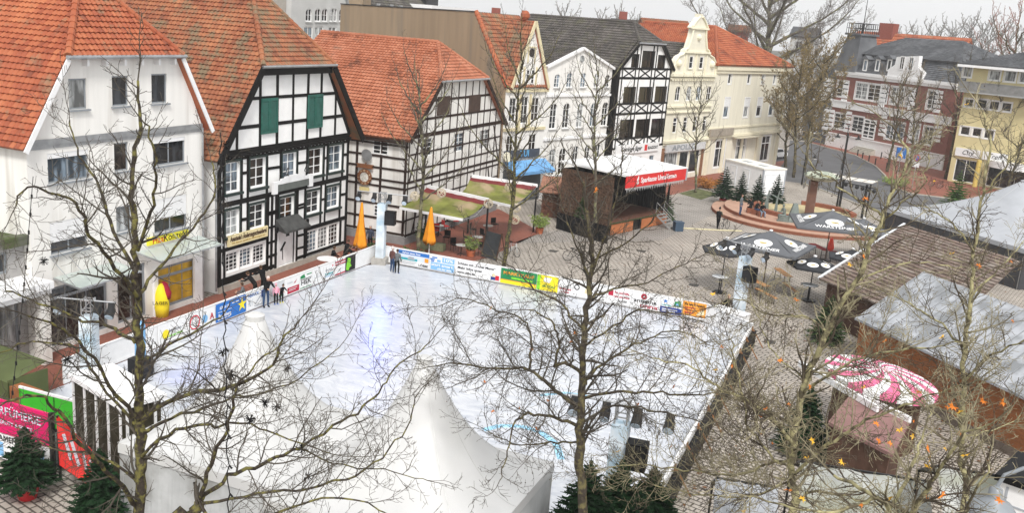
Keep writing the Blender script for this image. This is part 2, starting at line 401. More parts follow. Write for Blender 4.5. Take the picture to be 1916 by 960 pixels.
        for r in range(nr):
            t0, t1 = r*ch, (r+1)*ch; A = span(min(max(t0, 1e-4), tmax-1e-4)); Bn = span(max(min(t1, tmax-1e-4), 1e-4))
            if not A or not Bn: continue
            lo, hi = min(A[0], Bn[0]), max(A[1], Bn[1])
            step = tile/seg; k0 = int(math.floor(lo/step)); k1 = int(math.ceil(hi/step)); off = rnd.uniform(-.01, .01)
            row = []
            for k in range(k0, k1+1):
                x = k*step; xa = min(max(x, A[0]), A[1]); xb = min(max(x, Bn[0]), Bn[1])
                ph = (k % seg)/seg; h = wav*max(0, sin(pi*min(1, ph*1.45)))*1.0 if ph*1.45 < 1 else 0
                jl = rnd.uniform(-.004, .004)
                row.append((pt(xa, t0-.02, lip+h+jl+.004), pt(xb, t1, h+jl+.004), pt(xa, t0-.02, -.02), x/tile+.001, r+.5))
            i0 = len(mb.v)
            for q in row:
                mb.v += [tuple(q[0]), tuple(q[1]), tuple(q[2])]; mb.uv += [(q[3], q[4])]*3
            for k in range(len(row)-1):
                a = i0+3*k; mb.f.append((a, a+3, a+4, a+1)); mb.mi.append(0); mb.f.append((a+2, a+5, a+3, a)); mb.mi.append(0)
        i0 = len(mb.v); n = len(P); mb.v += [tuple(p-nn*.012) for p in P]+[tuple(p-nn*th) for p in P]; mb.uv += [(0, 0)]*(2*n)
        for f in [tuple(range(i0, i0+n)), tuple(reversed(range(i0+n, i0+2*n)))]+[(i0+i, i0+i+n, i0+(i+1) % n+n, i0+(i+1) % n) for i in range(n)]:
            mb.f.append(f); mb.mi.append(0)
        o = mb.build(name, m, s.e)
        if label: o['label'] = label
        return o
    def ridge(s, lines, m, r=.15, name='ridge_tiles'):
        mb = MB(); mb.uv = None
        for a, b in lines:
            a = Vector(a); b = Vector(b); L = (b-a).length; n = max(1, int(L/.38)); d = (b-a)/n
            for i in range(n):
                p = a+d*i; mb.tube([p-d*.06, p+d*.98], [r*1.12, r*.92], 8)
        return mb.build(name, m, s.e)
    def gutter(s, a, b, r=.08, drop=None):
        mb = MB(); mb.tube([a, b], r, 8)
        for q in (drop or []): mb.tube(q, r*.7, 8)
        return mb.build('gutter', zinc, s.e)
    def beams(s, L, m, y=-.03, name='timber_frame', th=.06):
        mb = MB()
        for k, (x0, z0, x1, z1, w_) in enumerate(L):
            yy = y-.0004*k if False else y-(k % 7)*.0011
            jt = lambda: rnd.uniform(-.022, .022); w_ = w_*rnd.uniform(.86, 1.12); a, b = Vector((x0+jt(), yy, z0+jt())), Vector((x1+jt(), yy, z1+jt())); d = (b-a).normalized(); nx = Vector((-d.z, 0, d.x))*w_/2
            q = [a-nx, b-nx, b+nx, a+nx]; vs = q+[p+Vector((0, th, 0)) for p in q]
            mb.faces(vs, [(0,1,2,3), (7,6,5,4), (0,4,5,1), (1,5,6,2), (2,6,7,3), (3,7,4,0)])
        return mb.build(name, m, s.e)
def halfhip(b, xl, xr, ze, gl, gr, zg, setb, depth, m, rm, ov=.3, barge=None, bw=.3, gut=True, zr=None, **rk):
    cx = (gl+gr)/2; kink = zr is not None; zr = zr or zg+(cx-gl)*(zg-ze)/(gl-xl)
    A = (cx, setb-ov, zr); Bk = (cx, depth, zr)
    if kink:
        b.roof([(xl, depth, ze), (xl, -ov, ze), (gl, -ov, zg), (gl, depth, zg)], m, **rk); b.roof([(gl, depth, zg), (gl, -ov, zg), A, Bk], m, **rk)
        b.roof([(xr, -ov, ze), (xr, depth, ze), (gr, depth, zg), (gr, -ov, zg)], m, **rk); b.roof([(gr, -ov, zg), (gr, depth, zg), Bk, A], m, **rk)
    else:
        b.roof([(xl, depth, ze), (xl, -ov, ze), (gl, -ov, zg), A, Bk], m, **rk)
        b.roof([(xr, -ov, ze), (xr, depth, ze), Bk, A, (gr, -ov, zg)], m, **rk)
    b.roof([(gl, -ov, zg), (gr, -ov, zg), A], m, name='hip_roof', **rk)
    b.ridge([((gl, -ov, zg+.05), (A[0], A[1], A[2]+.05)), ((gr, -ov, zg+.05), (A[0], A[1], A[2]+.05)), ((A[0], A[1], A[2]+.05), (Bk[0], Bk[1], Bk[2]+.05))], rm)
    if barge:
        for (xa, za, xb, zb) in ((xl, ze, gl, zg), (xr, ze, gr, zg)): MB().bar((xa, -ov-.03, za-.12), (xb, -ov-.03, zb-.12), bw, .06, (0, 1, 0)).build('bargeboard', barge, b.e)
    if gut: b.gutter((gl-.15, -ov-.09, zg-.03), (gr+.15, -ov-.09, zg-.03), .085)
    return cx, zr
# ---------------------------------------------------------------- white rendered house, far left
b = Bld('rendered_house', 'white rendered house with bright orange half-hipped roof at the left edge of the square', (-32.13, 27.65), R_(90)); b.wallmat = plaster_white
x1 = b.fx(378, 233)[0]
GP = dict(fm=frame_grey, cols=2, rows=1, fr=.08, sill=frame_grey)
b.pwin(127.5, 147, 163.5, 203, fm=frame_grey, cols=1, rows=1, sill=frame_grey, gm=glass_pale)
b.pwin(209, 142, 241, 197, fm=frame_grey, cols=1, rows=1, sill=frame_grey); b.pwin(283, 138, 313, 192, fm=frame_grey, cols=1, rows=1, sill=frame_grey)
b.pwin(88, 288, 167, 333, shut=.18, **GP); b.pwin(213, 268, 241, 318, fm=frame_grey, cols=1, rows=1, sill=frame_grey); b.pwin(286, 262, 347, 303, shut=.15, **GP)
b.pwin(93, 418, 165, 462, shut=.62, **GP); b.pwin(217, 388, 247, 430, fm=frame_grey, cols=1, rows=1, sill=frame_grey); b.pwin(288, 375, 350, 424, shut=.6, **GP)
zt = b.fx(330, 492)[1]
b.window(b.fx(294, 520)[0], b.fx(366, 520)[0], .25, zt, cols=3, rows=2, fm=frame_grey, gm=mat('shop_window_yellow', (.50, .30, .02), .3, .5, 1.2), fr=.14, transom=.75, name='shop_window')
b.window(.55, 4.0, .25, 2.9, cols=3, rows=1, fm=frame_grey, fr=.12, name='shop_window', transom=.8)
b.window(4.6, 6.4, .25, 2.9, cols=2, rows=1, fm=frame_grey, fr=.12, name='shop_window', gm=glass_brown)
ze, zg = 9.12, 12.68
b.wall([(0, 0), (x1, 0), (x1, ze+.1), (8.75, zg-.05), (2.0, zg-.05), (0, ze+.1)], 14, plaster_white)
halfhip(b, -.32, x1+.42, 9.0, 2.0, 8.75, zg, 2.75, 14, tile_orange, tile_orange, ov=.32, barge=white_paint, bw=.22, zr=16.15)
mb = MB()
mb.box(0, x1-.05, -.09, 0, 9.05, 9.3); mb.box(0, x1-.05, -.05, 0, 8.9, 9.05); mb.build('string_course', zinc, b.e)
mb = MB()
for k in range(6): mb.box(3.0+k*1.05, 3.12+k*1.05, -.3, 0, zg-.42, zg-.15)
each(mb, 'eaves_bracket', white_paint, b.e)
mb = MB(); q = Vector((.9, 4.6, 11.3)); mb.lathe([(.09, -.5), (.08, .6), (.14, .62), (.14, .78), (.05, .86)], q, 8); mb.build('vent_pipe', mat('clay_pipe', (.5, .25, .14), .8, .2), b.e)
# shop sign with its two words
xa, za = b.fx(274, 446); xb, zb = b.fx(350, 441); zb_ = b.fx(274, 460)[1]
mb = MB(); mb.box(xa, xb, -.1, -.0, zb_, za); sg = mb.build('shop_sign', mat('sign_yellow', (.80, .72, .03), .5, .04), b.e)
text('Haar', .48, mat('sign_red', (.55, .03, .02)), sg, (xa+(xb-xa)*.27, -.105, (za+zb_)/2), (R_(90), 0, 0)); text('Konzept', .5, black, sg, (xa+(xb-xa)*.67, -.105, (za+zb_)/2), (R_(90), 0, 0))
# glass canopies over the shop fronts
glass_thin = bpy.data.materials.new('canopy_glass'); glass_thin.use_nodes = True; q = glass_thin.node_tree.nodes['Principled BSDF']
q.inputs['Base Color'].default_value = (.62, .70, .66, 1); q.inputs['Roughness'].default_value = .12; q.inputs['Alpha'].default_value = .45
for (px0, py0, px1, py1) in ((255, 470, 372, 441), (100, 520, 215, 487)):
    xa, za = b.fx(px0, py0); xb, zb = b.fx(px1, py1); zz = (za+zb)/2
    mb = MB(); mb.faces([(xa, -.02, zz), (xb, -.02, zz), (xb, -1.55, zz-.22), (xa, -1.55, zz-.22), (xa, -.02, zz-.02), (xb, -.02, zz-.02), (xb, -1.55, zz-.24), (xa, -1.55, zz-.24)], [(0,1,2,3), (7,6,5,4), (0,3,7,4), (1,5,6,2), (2,6,7,3), (0,4,5,1)])
    cn = mb.build('glass_canopy', glass_thin, b.e)
    mb = MB(); mb.bar((xa, -1.56, zz-.23), (xb, -1.56, zz-.23), .05, .06)
    n = 4
    for i in range(n+1):
        x = xa+(xb-xa)*i/n; mb.bar((x, 0, zz-.06), (x, -1.55, zz-.28), .05, .08); mb.tube([(x, 0, zz+.75), (x, -1.2, zz-.15)], .018, 5)
    mb.build('canopy_frame', steel, cn)
mb = MB(); mb.box(x1-.75, x1-.08, -.12, 0, 0, zt+.1); mb.box(x1-3.6, x1-3.35, -.12, 0, 0, zt); each(mb, 'shop_pillar', white_paint, b.e)
mb = MB(); mb.tube([(x1-.1, -.12, 9.1), (x1-.1, -.12, .1)], .05, 8); mb.build('downpipe', zinc, b.e)
# ---------------------------------------------------------------- single-storey annex, left of it
b = Bld('shop_annex', 'low flat-roofed shop with white fascia bands left of the rendered house', (-32.5, 14.0), R_(90), 'shop'); b.wallmat = plaster_white
xe, zf = b.fx(80, 532); xe = 13.62
for k in range(5): b.window(.5+k*2.6, 2.8+k*2.6, .3, 2.7, cols=2, rows=1, fm=frame_grey, fr=.1, name='shop_window')
for k in range(4): b.window(.5+k*3.2, 3.2+k*3.2, 3.9, 4.8, cols=2, rows=1, fm=frame_grey, fr=.1, name='clerestory_window')
b.wall([(0, 0), (xe, 0), (xe, 5.0), (0, 5.0)], 12, mat('annex_wall', (.35, .34, .33), .8, .1))
mb = MB(); mb.box(-.2, xe, -1.6, .0, 3.35, 3.65); mb.box(-.2, xe, -1.45, -.003, 3.1, 3.35); mb.build('canopy', white_paint, b.e)
mb = MB(); mb.box(-.2, xe, -.3, 12, 5.0, 5.3); mb.box(-.2, xe, -.32, .0, 5.3, 5.42); mb.build('roof', mat('flat_roof', (.16, .15, .14), .9, .2, 1, col2=(.08, .1, .04), thr=.5), b.e)
mb = MB()
for k in range(4): mb.box(3.0+k*3.4, 3.45+k*3.4, -1.3, -.9, 0, 3.1)
each(mb, 'pillar', plaster_white, b.e)
# ---------------------------------------------------------------- black and white timber-framed house with green shutters
b = Bld('timber_house', 'tall black and white timber-framed house with two green gable shutters', (-32.15, 39.35), R_(90)); b.wallmat = plaster_pure
X = lambda px, py: b.fx(px, py)[0]
Z = lambda px, py: b.fx(px, py)[1]
WX = 12.75; ZJ = 7.42
dk = dict(cols=2, rows=3, fr=.085, bar=.045, dep=.14)
ups = [(421, 303, 448, 352), (467, 297, 496, 346), (528, 288, 553, 336), (577, 281, 602, 327), (615, 273, 638, 318)]
mids = [(421, 392, 447, 434), (466, 385, 494, 422), (523, 373, 549, 409), (573, 361, 597, 396), (611, 351, 633, 386)]
fr_ = []; gx = []
for L, rows in ((ups, 3), (mids, 3)):
    row = []
    for (a, c, d, e) in L:
        x0, zt_ = b.fx(a, c); x2, zb_ = b.fx(d, e); row.append((x0, x2, zb_, zt_))
    zb_m = sum(r[2] for r in row)/5; zt_m = sum(r[3] for r in row)/5
    for (x0, x2, _, _) in row:
        b.window(x0, x2, zb_m, zt_m, **dk); gx.append((x0, x2, zb_m, zt_m))
zu0, zu1 = gx[0][2], gx[0][3]; zm0, zm1 = gx[5][2], gx[5][3]
shops = [(422, 516, 446, 467), (449, 508, 467, 459), (472, 503, 497, 453)]
s0, s1 = X(422, 490), X(497, 478); szt = Z(497, 453); szb = Z(422, 516)+.1
for k in range(3): b.window(s0+(s1-s0)*k/3+.04, s0+(s1-s0)*(k+1)/3-.04, szb, szt, cols=3, rows=5, fr=.1, bar=.035, dep=.14, name='shop_window')
t0, t1 = X(574, 450), X(634, 440); tzt = Z(633, 416); tzb = Z(574, 475)
for k in range(3): b.window(t0+(t1-t0)*k/3+.04, t0+(t1-t0)*(k+1)/3-.04, tzb, tzt, cols=3, rows=5, fr=.1, bar=.035, dep=.14, name='shop_window')
dx0, dx1 = X(520, 470), X(550, 470); dzt = Z(550, 425)
b.holes.append((dx0, dx1, .32, dzt))
gl, gr, zg = X(482, 123), X(612, 118), 12.1
b.wall([(0, .0), (WX, .0), (WX, 7.5), (gr, zg-.05), (gl, zg-.05), (0, 7.5)], 15, plaster_pure)
halfhip(b, -.45, 13.75, 7.3, gl-.1, gr+.1, zg, 3.5, 15, tile_old, tile_old, ov=.45, barge=timber_black, bw=.42, zr=16.4)
mb = MB(); mb.box(gl, gr, -.4, -.0, zg-.5, zg-.12); mb.build('hip_fascia', timber_black, b.e)
BM = []
def hor(z, x0=0, x1=WX, w_=.2): BM.append((x0, z, x1, z, w_))
def ver(x, z0, z1, w_=.2): BM.append((x, z0, x, z1, w_))
zh1 = Z(463, 185); zh2 = Z(443, 239)
def rake(z): return max(0, (z-7.4)/(zg-7.4)*gl), min(WX, gr+(zg-z)/(zg-7.4)*(WX-gr))
for z in (zh1, zh2): hor(z, rake(z)[0]-.1, rake(z)[1]+.2, .2)
hor(ZJ+.12, .0, WX, .34); hor(ZJ-.22, 0, WX, .14)
for px, lo in ((443, 0), (486.7, 3), (518.3, 3), (547.7, 3), (575, 3), (600, 3), (627, 1.5)):
    x = X(px, 215)
    ver(x, ZJ+.2, {0: zh2, 1.5: zh1, 3: zg-.4}[lo])
BM += [(.0, 7.6, gl-.05, zg-.1, .28), (WX, 7.6, gr+.05, zg-.1, .28)]
ver(.1, .35, ZJ, .26); ver(WX-.12, .35, ZJ, .28)
zb1 = (zu0+zm1)/2-.12
hor(zb1, 0, WX, .30)
zc = (zu0+zu1)/2+.1
xs_ = [(g[0]-.14, g[1]+.14) for g in gx[:5]]
for (a, c) in xs_: ver(a, zb1, ZJ-.1, .18); ver(c, zb1, ZJ-.1, .2)
for (a, c), (d, e) in zip(xs_, xs_[1:]): hor(zc, c, d, .16)
hor(zc, xs_[4][1], WX, .16)
xm_ = [(g[0]-.14, g[1]+.14) for g in gx[5:]]
zlo = tzt+.28
for i, (a, c) in enumerate(xm_):
    ver(a, zlo if i != 2 else dzt+.7, zb1, .18); ver(c, zlo if i != 2 else dzt+.7, zb1, .18)
    hor(zm0-.16, a, c, .12)
zmc = (zm0+zm1)/2
for (a, c), (d, e) in zip(xm_, xm_[1:]): hor(zmc, c, d, .16)
hor(zmc, xm_[4][1], WX, .16)
hor(szt+.25, 0, X(500, 440), .22); hor(szb-.32, 0, X(500, 500), .24); hor(.5, 0, dx0-.2, .2); hor(.5, dx1+.3, WX, .2)
hor(tzt+.2, X(568, 430), WX, .26); hor(tzb-.3, X(568, 480), WX, .2)
for px in (500, 507.5, 515.5): ver(X(px, 470), .35, zb1, .2)
for px in (554.5, 570): ver(X(px, 460), .35, zb1 if px < 560 else zlo, .26)
for z in (1.2, 2.0, 2.9, 3.7): hor(z, X(500, 470), dx0-.1, .14); hor(z-.1, dx1+.1, X(570, 450), .14)
ver(s0-.12, .5, szt+.2, .2); ver(s1+.12, .5, szt+.2, .2); ver(t0-.1, .5, tzt+.1, .18); ver(t1+.14, .5, zlo, .2); ver((s0+s1)/2-.9, .5, szb-.3, .16); ver((s0+s1)/2+.5, .5, szb-.3, .16)
b.beams(BM, timber_black)
mb = MB(); mb.box(.0, WX, -.16, -.035, ZJ-.09, ZJ+.05)
for k in range(34): mb.box(.1+k*.375, .28+k*.375, -.2, -.16, ZJ-.16, ZJ-.02)
mb.build('jetty_moulding', timber_black, b.e)
for g in gx:                                         # dark green window surrounds, with deep sills
    mb = MB(); x0, x2, z0, z1 = g
    mb.box(x0-.1, x2+.1, -.07, -.045, z1+.0, z1+.14); mb.box(x0-.14, x2+.14, -.2, -.05, z0-.16, z0-.02); mb.box(x0-.1, x0-.0, -.065, -.04, z0-.02, z1); mb.box(x2, x2+.07, -.065, -.04, z0-.02, z1)
    mb.build('window_surround', darkgreen, b.e)
for (a, c, d, e) in ((487, 184, 516.5, 247), (574.5, 177, 600.5, 237)):      # louvred shutters
    x0, z1 = b.fx(a, c); x2, z0 = b.fx(d, e); mb = MB()
    for (p, q) in ((x0, (x0+x2)/2-.01), ((x0+x2)/2+.01, x2)):
        mb.box(p, p+.1, -.13, -.06, z0, z1); mb.box(q-.1, q, -.13, -.06, z0, z1); mb.box(p+.1, q-.1, -.13, -.06, z0, z0+.16); mb.box(p+.1, q-.1, -.13, -.06, z1-.16, z1); mb.box(p+.1, q-.1, -.07, -.062, z0, z1)
        n = 17
        for k in range(n):
            zz = z0+.2+(z1-z0-.4)*k/n; mb.faces([(p+.1, -.12, zz), (q-.1, -.12, zz), (q-.1, -.075, zz+.085), (p+.1, -.075, zz+.085)], [(0, 1, 2, 3)])
    mb.build('shutter', green_paint, b.e)
# door, its roof, sign
mb = MB(); mb.box(dx0, dx1, .08, .12, .32, dzt); mb.box(dx0+.06, (dx0+dx1)/2-.02, .06, .08, .4, 1.3); mb.box((dx0+dx1)/2+.02, dx1-.06, .06, .08, .4, 1.3); mb.box(dx0+.06, dx1-.06, .06, .08, 1.4, dzt-.1); mb.box(dx0-.12, dx0, -.05, .1, .3, dzt+.1); mb.box(dx1, dx1+.1, -.05, .1, .3, dzt+.1); mb.box(dx0, dx1, -.05, .1, dzt-.0, dzt+.12)
dr = mb.build('door', white_paint, b.e)
mb = MB(); mb.box(dx1-.75, dx1-.42, .045, .06, 2.05, 2.5); mb.build('door_window', black, dr)
mb = MB(); mb.bar((dx0+.3, .02, 1.3), (dx0+.75, .02, 1.75), .05, .1); mb.box(dx0+.5, dx0+.53, .02, .05, .7, 1.4); mb.build('door_handle', black, dr)
mb = MB(); cz = dzt+.18
mb.faces([(dx0-.45, -.85, cz), (dx1+.45, -.85, cz), (dx1+.3, 0, cz+.62), (dx0-.3, 0, cz+.62), (dx0-.45, -.85, cz-.12), (dx1+.45, -.85, cz-.12), (dx1+.3, 0, cz-.02), (dx0-.3, 0, cz-.02)], [(0,1,2,3), (7,6,5,4), (0,4,5,1), (1,5,6,2), (3,2,6,7), (0,3,7,4)])
mb.build('door_roof', mat('lead_sheet', (.06, .06, .058), .7, .3), b.e)
def wallsign(b, tl, bl, tr, m, t=.1):
    x0, z1 = b.fx(*tl); _, z0 = b.fx(*bl); x1_, _ = b.fx(*tr); mb = MB(); mb.box(x0, x1_, -.14-t, -.14, z0, z1); return mb.build('shop_sign', m, b.e), x0, x1_, z0, z1
sg, x0, x2, z0, z1 = wallsign(b, (421, 441), (423, 461), (495, 422), mat('sign_parchment', (.72, .62, .36), .6, .08, 1.5))
brn = mat('sign_brown', (.05, .02, .01))
text("Anastasia's Änderungsschneiderei", .38, brn, sg, ((x0+x2)/2, -.25, z0+(z1-z0)*.64), (R_(90), 0, 0), w=(x2-x0)*.92, bold=.008)
text('Wir führen sämtliche Änderungen aus', .16, mat('sign_gold', (.45, .3, .08)), sg, ((x0+x2)/2, -.25, z0+(z1-z0)*.25), (R_(90), 0, 0), w=(x2-x0)*.85)
mb = MB(); xa, za = b.fx(503, 363); xb, zb = b.fx(577, 345); zz = zb1+.2
mb.box(xa+.35, xb-.35, -.3, -.22, zz-.05, zz+.35); mb.build('shop_board', mat('board_grey', (.12, .13, .12)), b.e)
mb = MB(); mb.box(xa, xa+.38, -.34, -.18, zz-.15, zz+.55); mb.box(xb-.38, xb, -.34, -.18, zz-.15, zz+.6)
for i in range(8):
    a0 = xa+.4+i*(xb-xa-.8)/8; hgt = .35+.28*sin(pi*(i+.5)/8); mb.box(a0, a0+(xb-xa-.8)/8+.01, -.27, -.19, zz+.3, zz+hgt+.15)
mb.build('carved_scroll', white_paint, b.e)
mb = MB()
for xx in (xa+1.4, xb-.6): mb.tube([(xx, -.1, zz+.8), (xx-.05, -.3, zz+1.25), (xx-.3, -.55, zz+1.3), (xx-.5, -.6, zz+1.0)], .025, 6); mb.lathe([(.02, .12), (.11, 0)], (xx-.5, -.6, zz+.88), 8)
mb.build('sign_lamp', dark_metal, b.e)
for px in (510, 567):
    mb = MB(); x = X(px, 447); mb.bar((x, 0, 2.9), (x, -.3, 2.9), .03, .03); mb.lathe([(.03, .18), (.1, .12), (.08, -.14), (.02, -.2)], (x, -.3, 2.75), 6); mb.build('wall_lantern', black, b.e)
mb = MB(); mb.box(-.0, WX, -.1, -.0, 0, .34); mb.build('plinth', stone, b.e)
mb = MB(); mb.tube([(-.25, -.3, 7.1), (-.2, -.05, 6.6), (-.2, -.05, .2)], .05, 8); mb.build('downpipe', zinc, b.e)
# ---------------------------------------------------------------- timber-framed inn with long salmon roof
b = Bld('timber_inn', 'wide timber-framed inn with salmon tiled roof beside the green awnings', (-29.7, 55.6), R_(90)); b.wallmat = plaster_white
X = lambda px, py: b.fx(px, py)[0]
Z = lambda px, py: b.fx(px, py)[1]
WX = 15.85; ze = 7.4; gl, gr, zg = 3.85, 11.55, 11.05
for (a, c, d, e) in ((792, 260, 808, 290), (851, 250, 868, 281), (899, 244, 916, 275)): b.pwin(a, c, d, e, cols=2, rows=4, fr=.07, bar=.04)
for k in range(4): b.window(2.4+k*3.4, 3.6+k*3.4, 1.2, 2.6, cols=2, rows=3)
for (a, c, d, e) in ((819, 181, 840, 213), (878, 178, 897, 207)):
    x0, z1 = b.fx(a, c); x2, z0 = b.fx(d, e); mb = MB(); mb.box(x0, x2, -.06, .02, z0, z1); mb.build('shutter', mat('shutter_brown', (.07, .045, .035), .8, .2), b.e)
b.wall([(0, 0), (WX, 0), (WX, ze+.05), (gr, zg-.05), (gl, zg-.05), (0, ze+.05)], 12, plaster_white)
halfhip(b, -.4, WX+.4, 7.25, gl-.05, gr+.05, zg, 2.45, 12.2, tile_salmon, tile_salmon, ov=.35, barge=timber_brown, bw=.3, zr=13.5)
BM = []
for z in (Z(850, 215), Z(860, 182)):
    f_ = (z-ze)/(zg-ze); BM.append((gl*f_-.1, z, WX-(WX-gr)*f_+.1, z, .16))
for z, w_ in ((ze-.0, .26), (6.2, .11), (5.1, .11), (4.3, .17), (3.9, .12), (2.9, .12), (1.7, .12), (.6, .16)): BM.append((0, z, WX, z, w_))
for k in range(14):
    x = .12+k*(WX-.24)/13; top = ze if True else 0
    BM.append((x, .5, x, ze, .12))
    t_ = zg if gl < x < gr else (ze+(zg-ze)*(x/gl) if x <= gl else ze+(zg-ze)*((WX-x)/(WX-gr)))
    if t_-ze > .5: BM.append((x, ze, x, t_-.1, .12))
BM += [(.3, 4.4, 1.6, 7.2, .16), (WX-.3, 4.4, WX-1.6, 7.2, .16), (1.0, .6, 2.2, 3.8, .16), (WX-1.0, .6, WX-2.2, 3.8, .16), (0, 7.5, gl, zg, .22), (WX, 7.5, gr, zg, .22)]
b.beams(BM, timber_brown)
# side wall that faces the rink
S = Matrix.Rotation(R_(-90), 4, 'Z')               # local copy of the frame for the side: x -> -y, so x' runs from back to front
S = Matrix.Translation((0, 0, 0)) @ Matrix(((0, 1, 0, 0), (-1, 0, 0, 0), (0, 0, 1, 0), (0, 0, 0, 1)))
# side coordinates: x' = -y (distance back is negative), y' = x
def side(xb, yb): return
sw = lambda px, py: b.sx(px, py, 0)
(ya, za), (yb, zb) = sw(699, 254), sw(727, 291)
b.window(-ya, -yb, zb, za, cols=2, rows=4, fr=.09, bar=.05, M=S, y=-.06, dep=.05)
(ya, za), (yb, zb) = sw(700, 382), sw(724, 408)
b.window(-ya, -yb, zb, za, cols=2, rows=3, fr=.09, bar=.05, M=S, y=-.06, dep=.05)
mb = MB()
for k in range(6): mb.box(-.05, .02, .05+k*1.9, .22+k*1.9, .6, 7.0)
for z in (6.75, 5.9, 5.1, 4.3, 3.85, 2.6, 1.6, .7): mb.box(-.062, .02, 0, 9.5, z-.065, z+.065)
mb.build('timber_frame', timber_brown, b.e)
mb = MB(); mb.box(-.12, 0, 0, 9.5, 0, .55); mb.box(-.1, WX, -.1, 0, 0, .5); mb.build('plinth', mat('plinth_grey', (.25, .25, .25), .9, .1), b.e)
mb = MB(); mb.box(-.45, -.05, .0, 9, 6.95, 7.12); mb.build('eaves_soffit', timber_brown, b.e)
# ---------------------------------------------------------------- the terrace at the back of the square
RZ = R_(90-17.7); e1 = Vector((cos(RZ), sin(RZ))); e2 = Vector((sin(RZ), -cos(RZ)))
def eorg(a, c=-50.94): v = e1*a+e2*c; return (v.x, v.y)
# house with the bare taupe fire wall and an ornate yellow and white gable
b = Bld('gabled_house', 'narrow house with a tall bare taupe side wall and yellow trimmed white gable', eorg(60.4), RZ); b.wallmat = plaster_white
W_ = 5.6
for (x0, x2, z0, z1) in ((.6, 1.5, 7.2, 9.2), (3.6, 4.6, 7.2, 9.2), (2.1, 3.1, 7.0, 9.3)): b.window(x0, x2, z0, z1, cols=2, rows=3)
for (x0, x2, z0, z1) in ((.6, 1.5, 3.9, 6.0), (3.6, 4.6, 3.9, 6.0)): b.window(x0, x2, z0, z1, cols=2, rows=3, gm=glass_brown)
b.wall([(0, 0), (W_, 0), (W_, 10.3), (0, 10.3)], 20, plaster_white)
mb = MB(); poly = [(0, 0), (0, 10.1), (3.8, 15.95), (21, 15.75), (21, 0)]
vs = [(-.02, y, z) for y, z in poly]+[(-.3, y, z) for y, z in poly]; n = 5
mb.faces(vs, [tuple(range(n)), tuple(reversed(range(n, 2*n)))]+[(i, (i+1) % n, (i+1) % n+n, i+n) for i in range(n)]); mb.build('fire_wall', plaster_taupe, b.e)
mb = MB(); mb.bar((-.16, 3.8, 16.0), (-.16, 21, 15.8), .4, .08); mb.build('wall_coping', dark_metal, b.e)
b.roof([(0, -.2, 10.1), (W_, -.2, 10.1), (W_, 3.8, 15.95), (0, 3.8, 15.95)], tile_old, tile=.3, course=.4)
b.roof([(W_, 21, 11), (0, 21, 11), (0, 3.8, 15.95), (W_, 3.8, 15.95)], tile_dark, tile=.3, course=.5)
mb = MB(); zs_ = 0
b.ridge([((-.15, -.15, 10.2), (-.15, 3.8, 16.05))], tile_orange, r=.2, name='verge_tiles')
cx = 2.85; mb = MB(); mb.prism([(cx-2.4, 10.0), (cx+2.4, 10.0), (cx+1.5, 12.2), (cx, 15.5), (cx-1.5, 12.2)], -.12, .5); mb.build('front_gable', plaster_white, b.e)
b.roof([(cx-2.55, 3.2, 9.95), (cx-2.55, -.3, 9.95), (cx, -.3, 15.6), (cx, 3.6, 15.6)], tile_old, tile=.3, course=.4, name='gable_roof')
b.roof([(cx+2.55, -.3, 9.95), (cx+2.55, 3.2, 9.95), (cx, 3.6, 15.6), (cx, -.3, 15.6)], tile_orange, tile=.3, course=.4, name='gable_roof')
ylw = mat('trim_yellow', (.62, .55, .36), .8, .1)
mb = MB()
for sg_ in (-1, 1):
    mb.bar((cx+sg_*2.5, -.33, 10.05), (cx, -.33, 15.55), .3, .1, (0, 1, 0))
mb.box(cx-.5, cx-.42, -.2, -.1, 12.1, 13.4); mb.box(cx+.42, cx+.5, -.2, -.1, 12.1, 13.4); mb.box(cx-.5, cx+.5, -.21, -.1, 13.4, 13.5)
for x in (cx-.9, cx+.75): mb.box(x, x+.16, -.2, -.1, 10.0, 11.8)
mb.box(0, W_, -.2, .0, 9.7, 9.95); mb.box(0, W_, -.14, 0, 6.4, 6.65); mb.box(0, W_, -.14, 0, 3.5, 3.7)
for x in (1.85, 3.2): mb.box(x, x+.16, -.16, .0, 6.7, 9.5)
mb.build('gable_trim', ylw, b.e)
mb = MB(); mb.lathe([(.01, -.02), (.36, -.02), (.36, .02), (.01, .02)], (cx, -.14, 13.0), 14, Matrix.Rotation(R_(90), 4, 'X')); mb.build('oval_window', glass_brown, b.e)
for x in (cx-.55, cx+.1): b.window(x, x+.45, 10.4, 11.6, cols=1, rows=3, y=-.17, dep=.05, hole=False)
mb = MB(); mb.tube([(cx, 1.0, 15.6), (cx, 1.0, 16.4)], .25, 8); mb.ball((cx, .9, 16.0), .42, 8); mb.build('gable_finial', tile_orange, b.e)
mb = MB(); mb.box(.4, W_-.1, -.12, 0, .2, 3.1); mb.build('shop_front', mat('shop_dark', (.05, .06, .07), .4, .2), b.e)
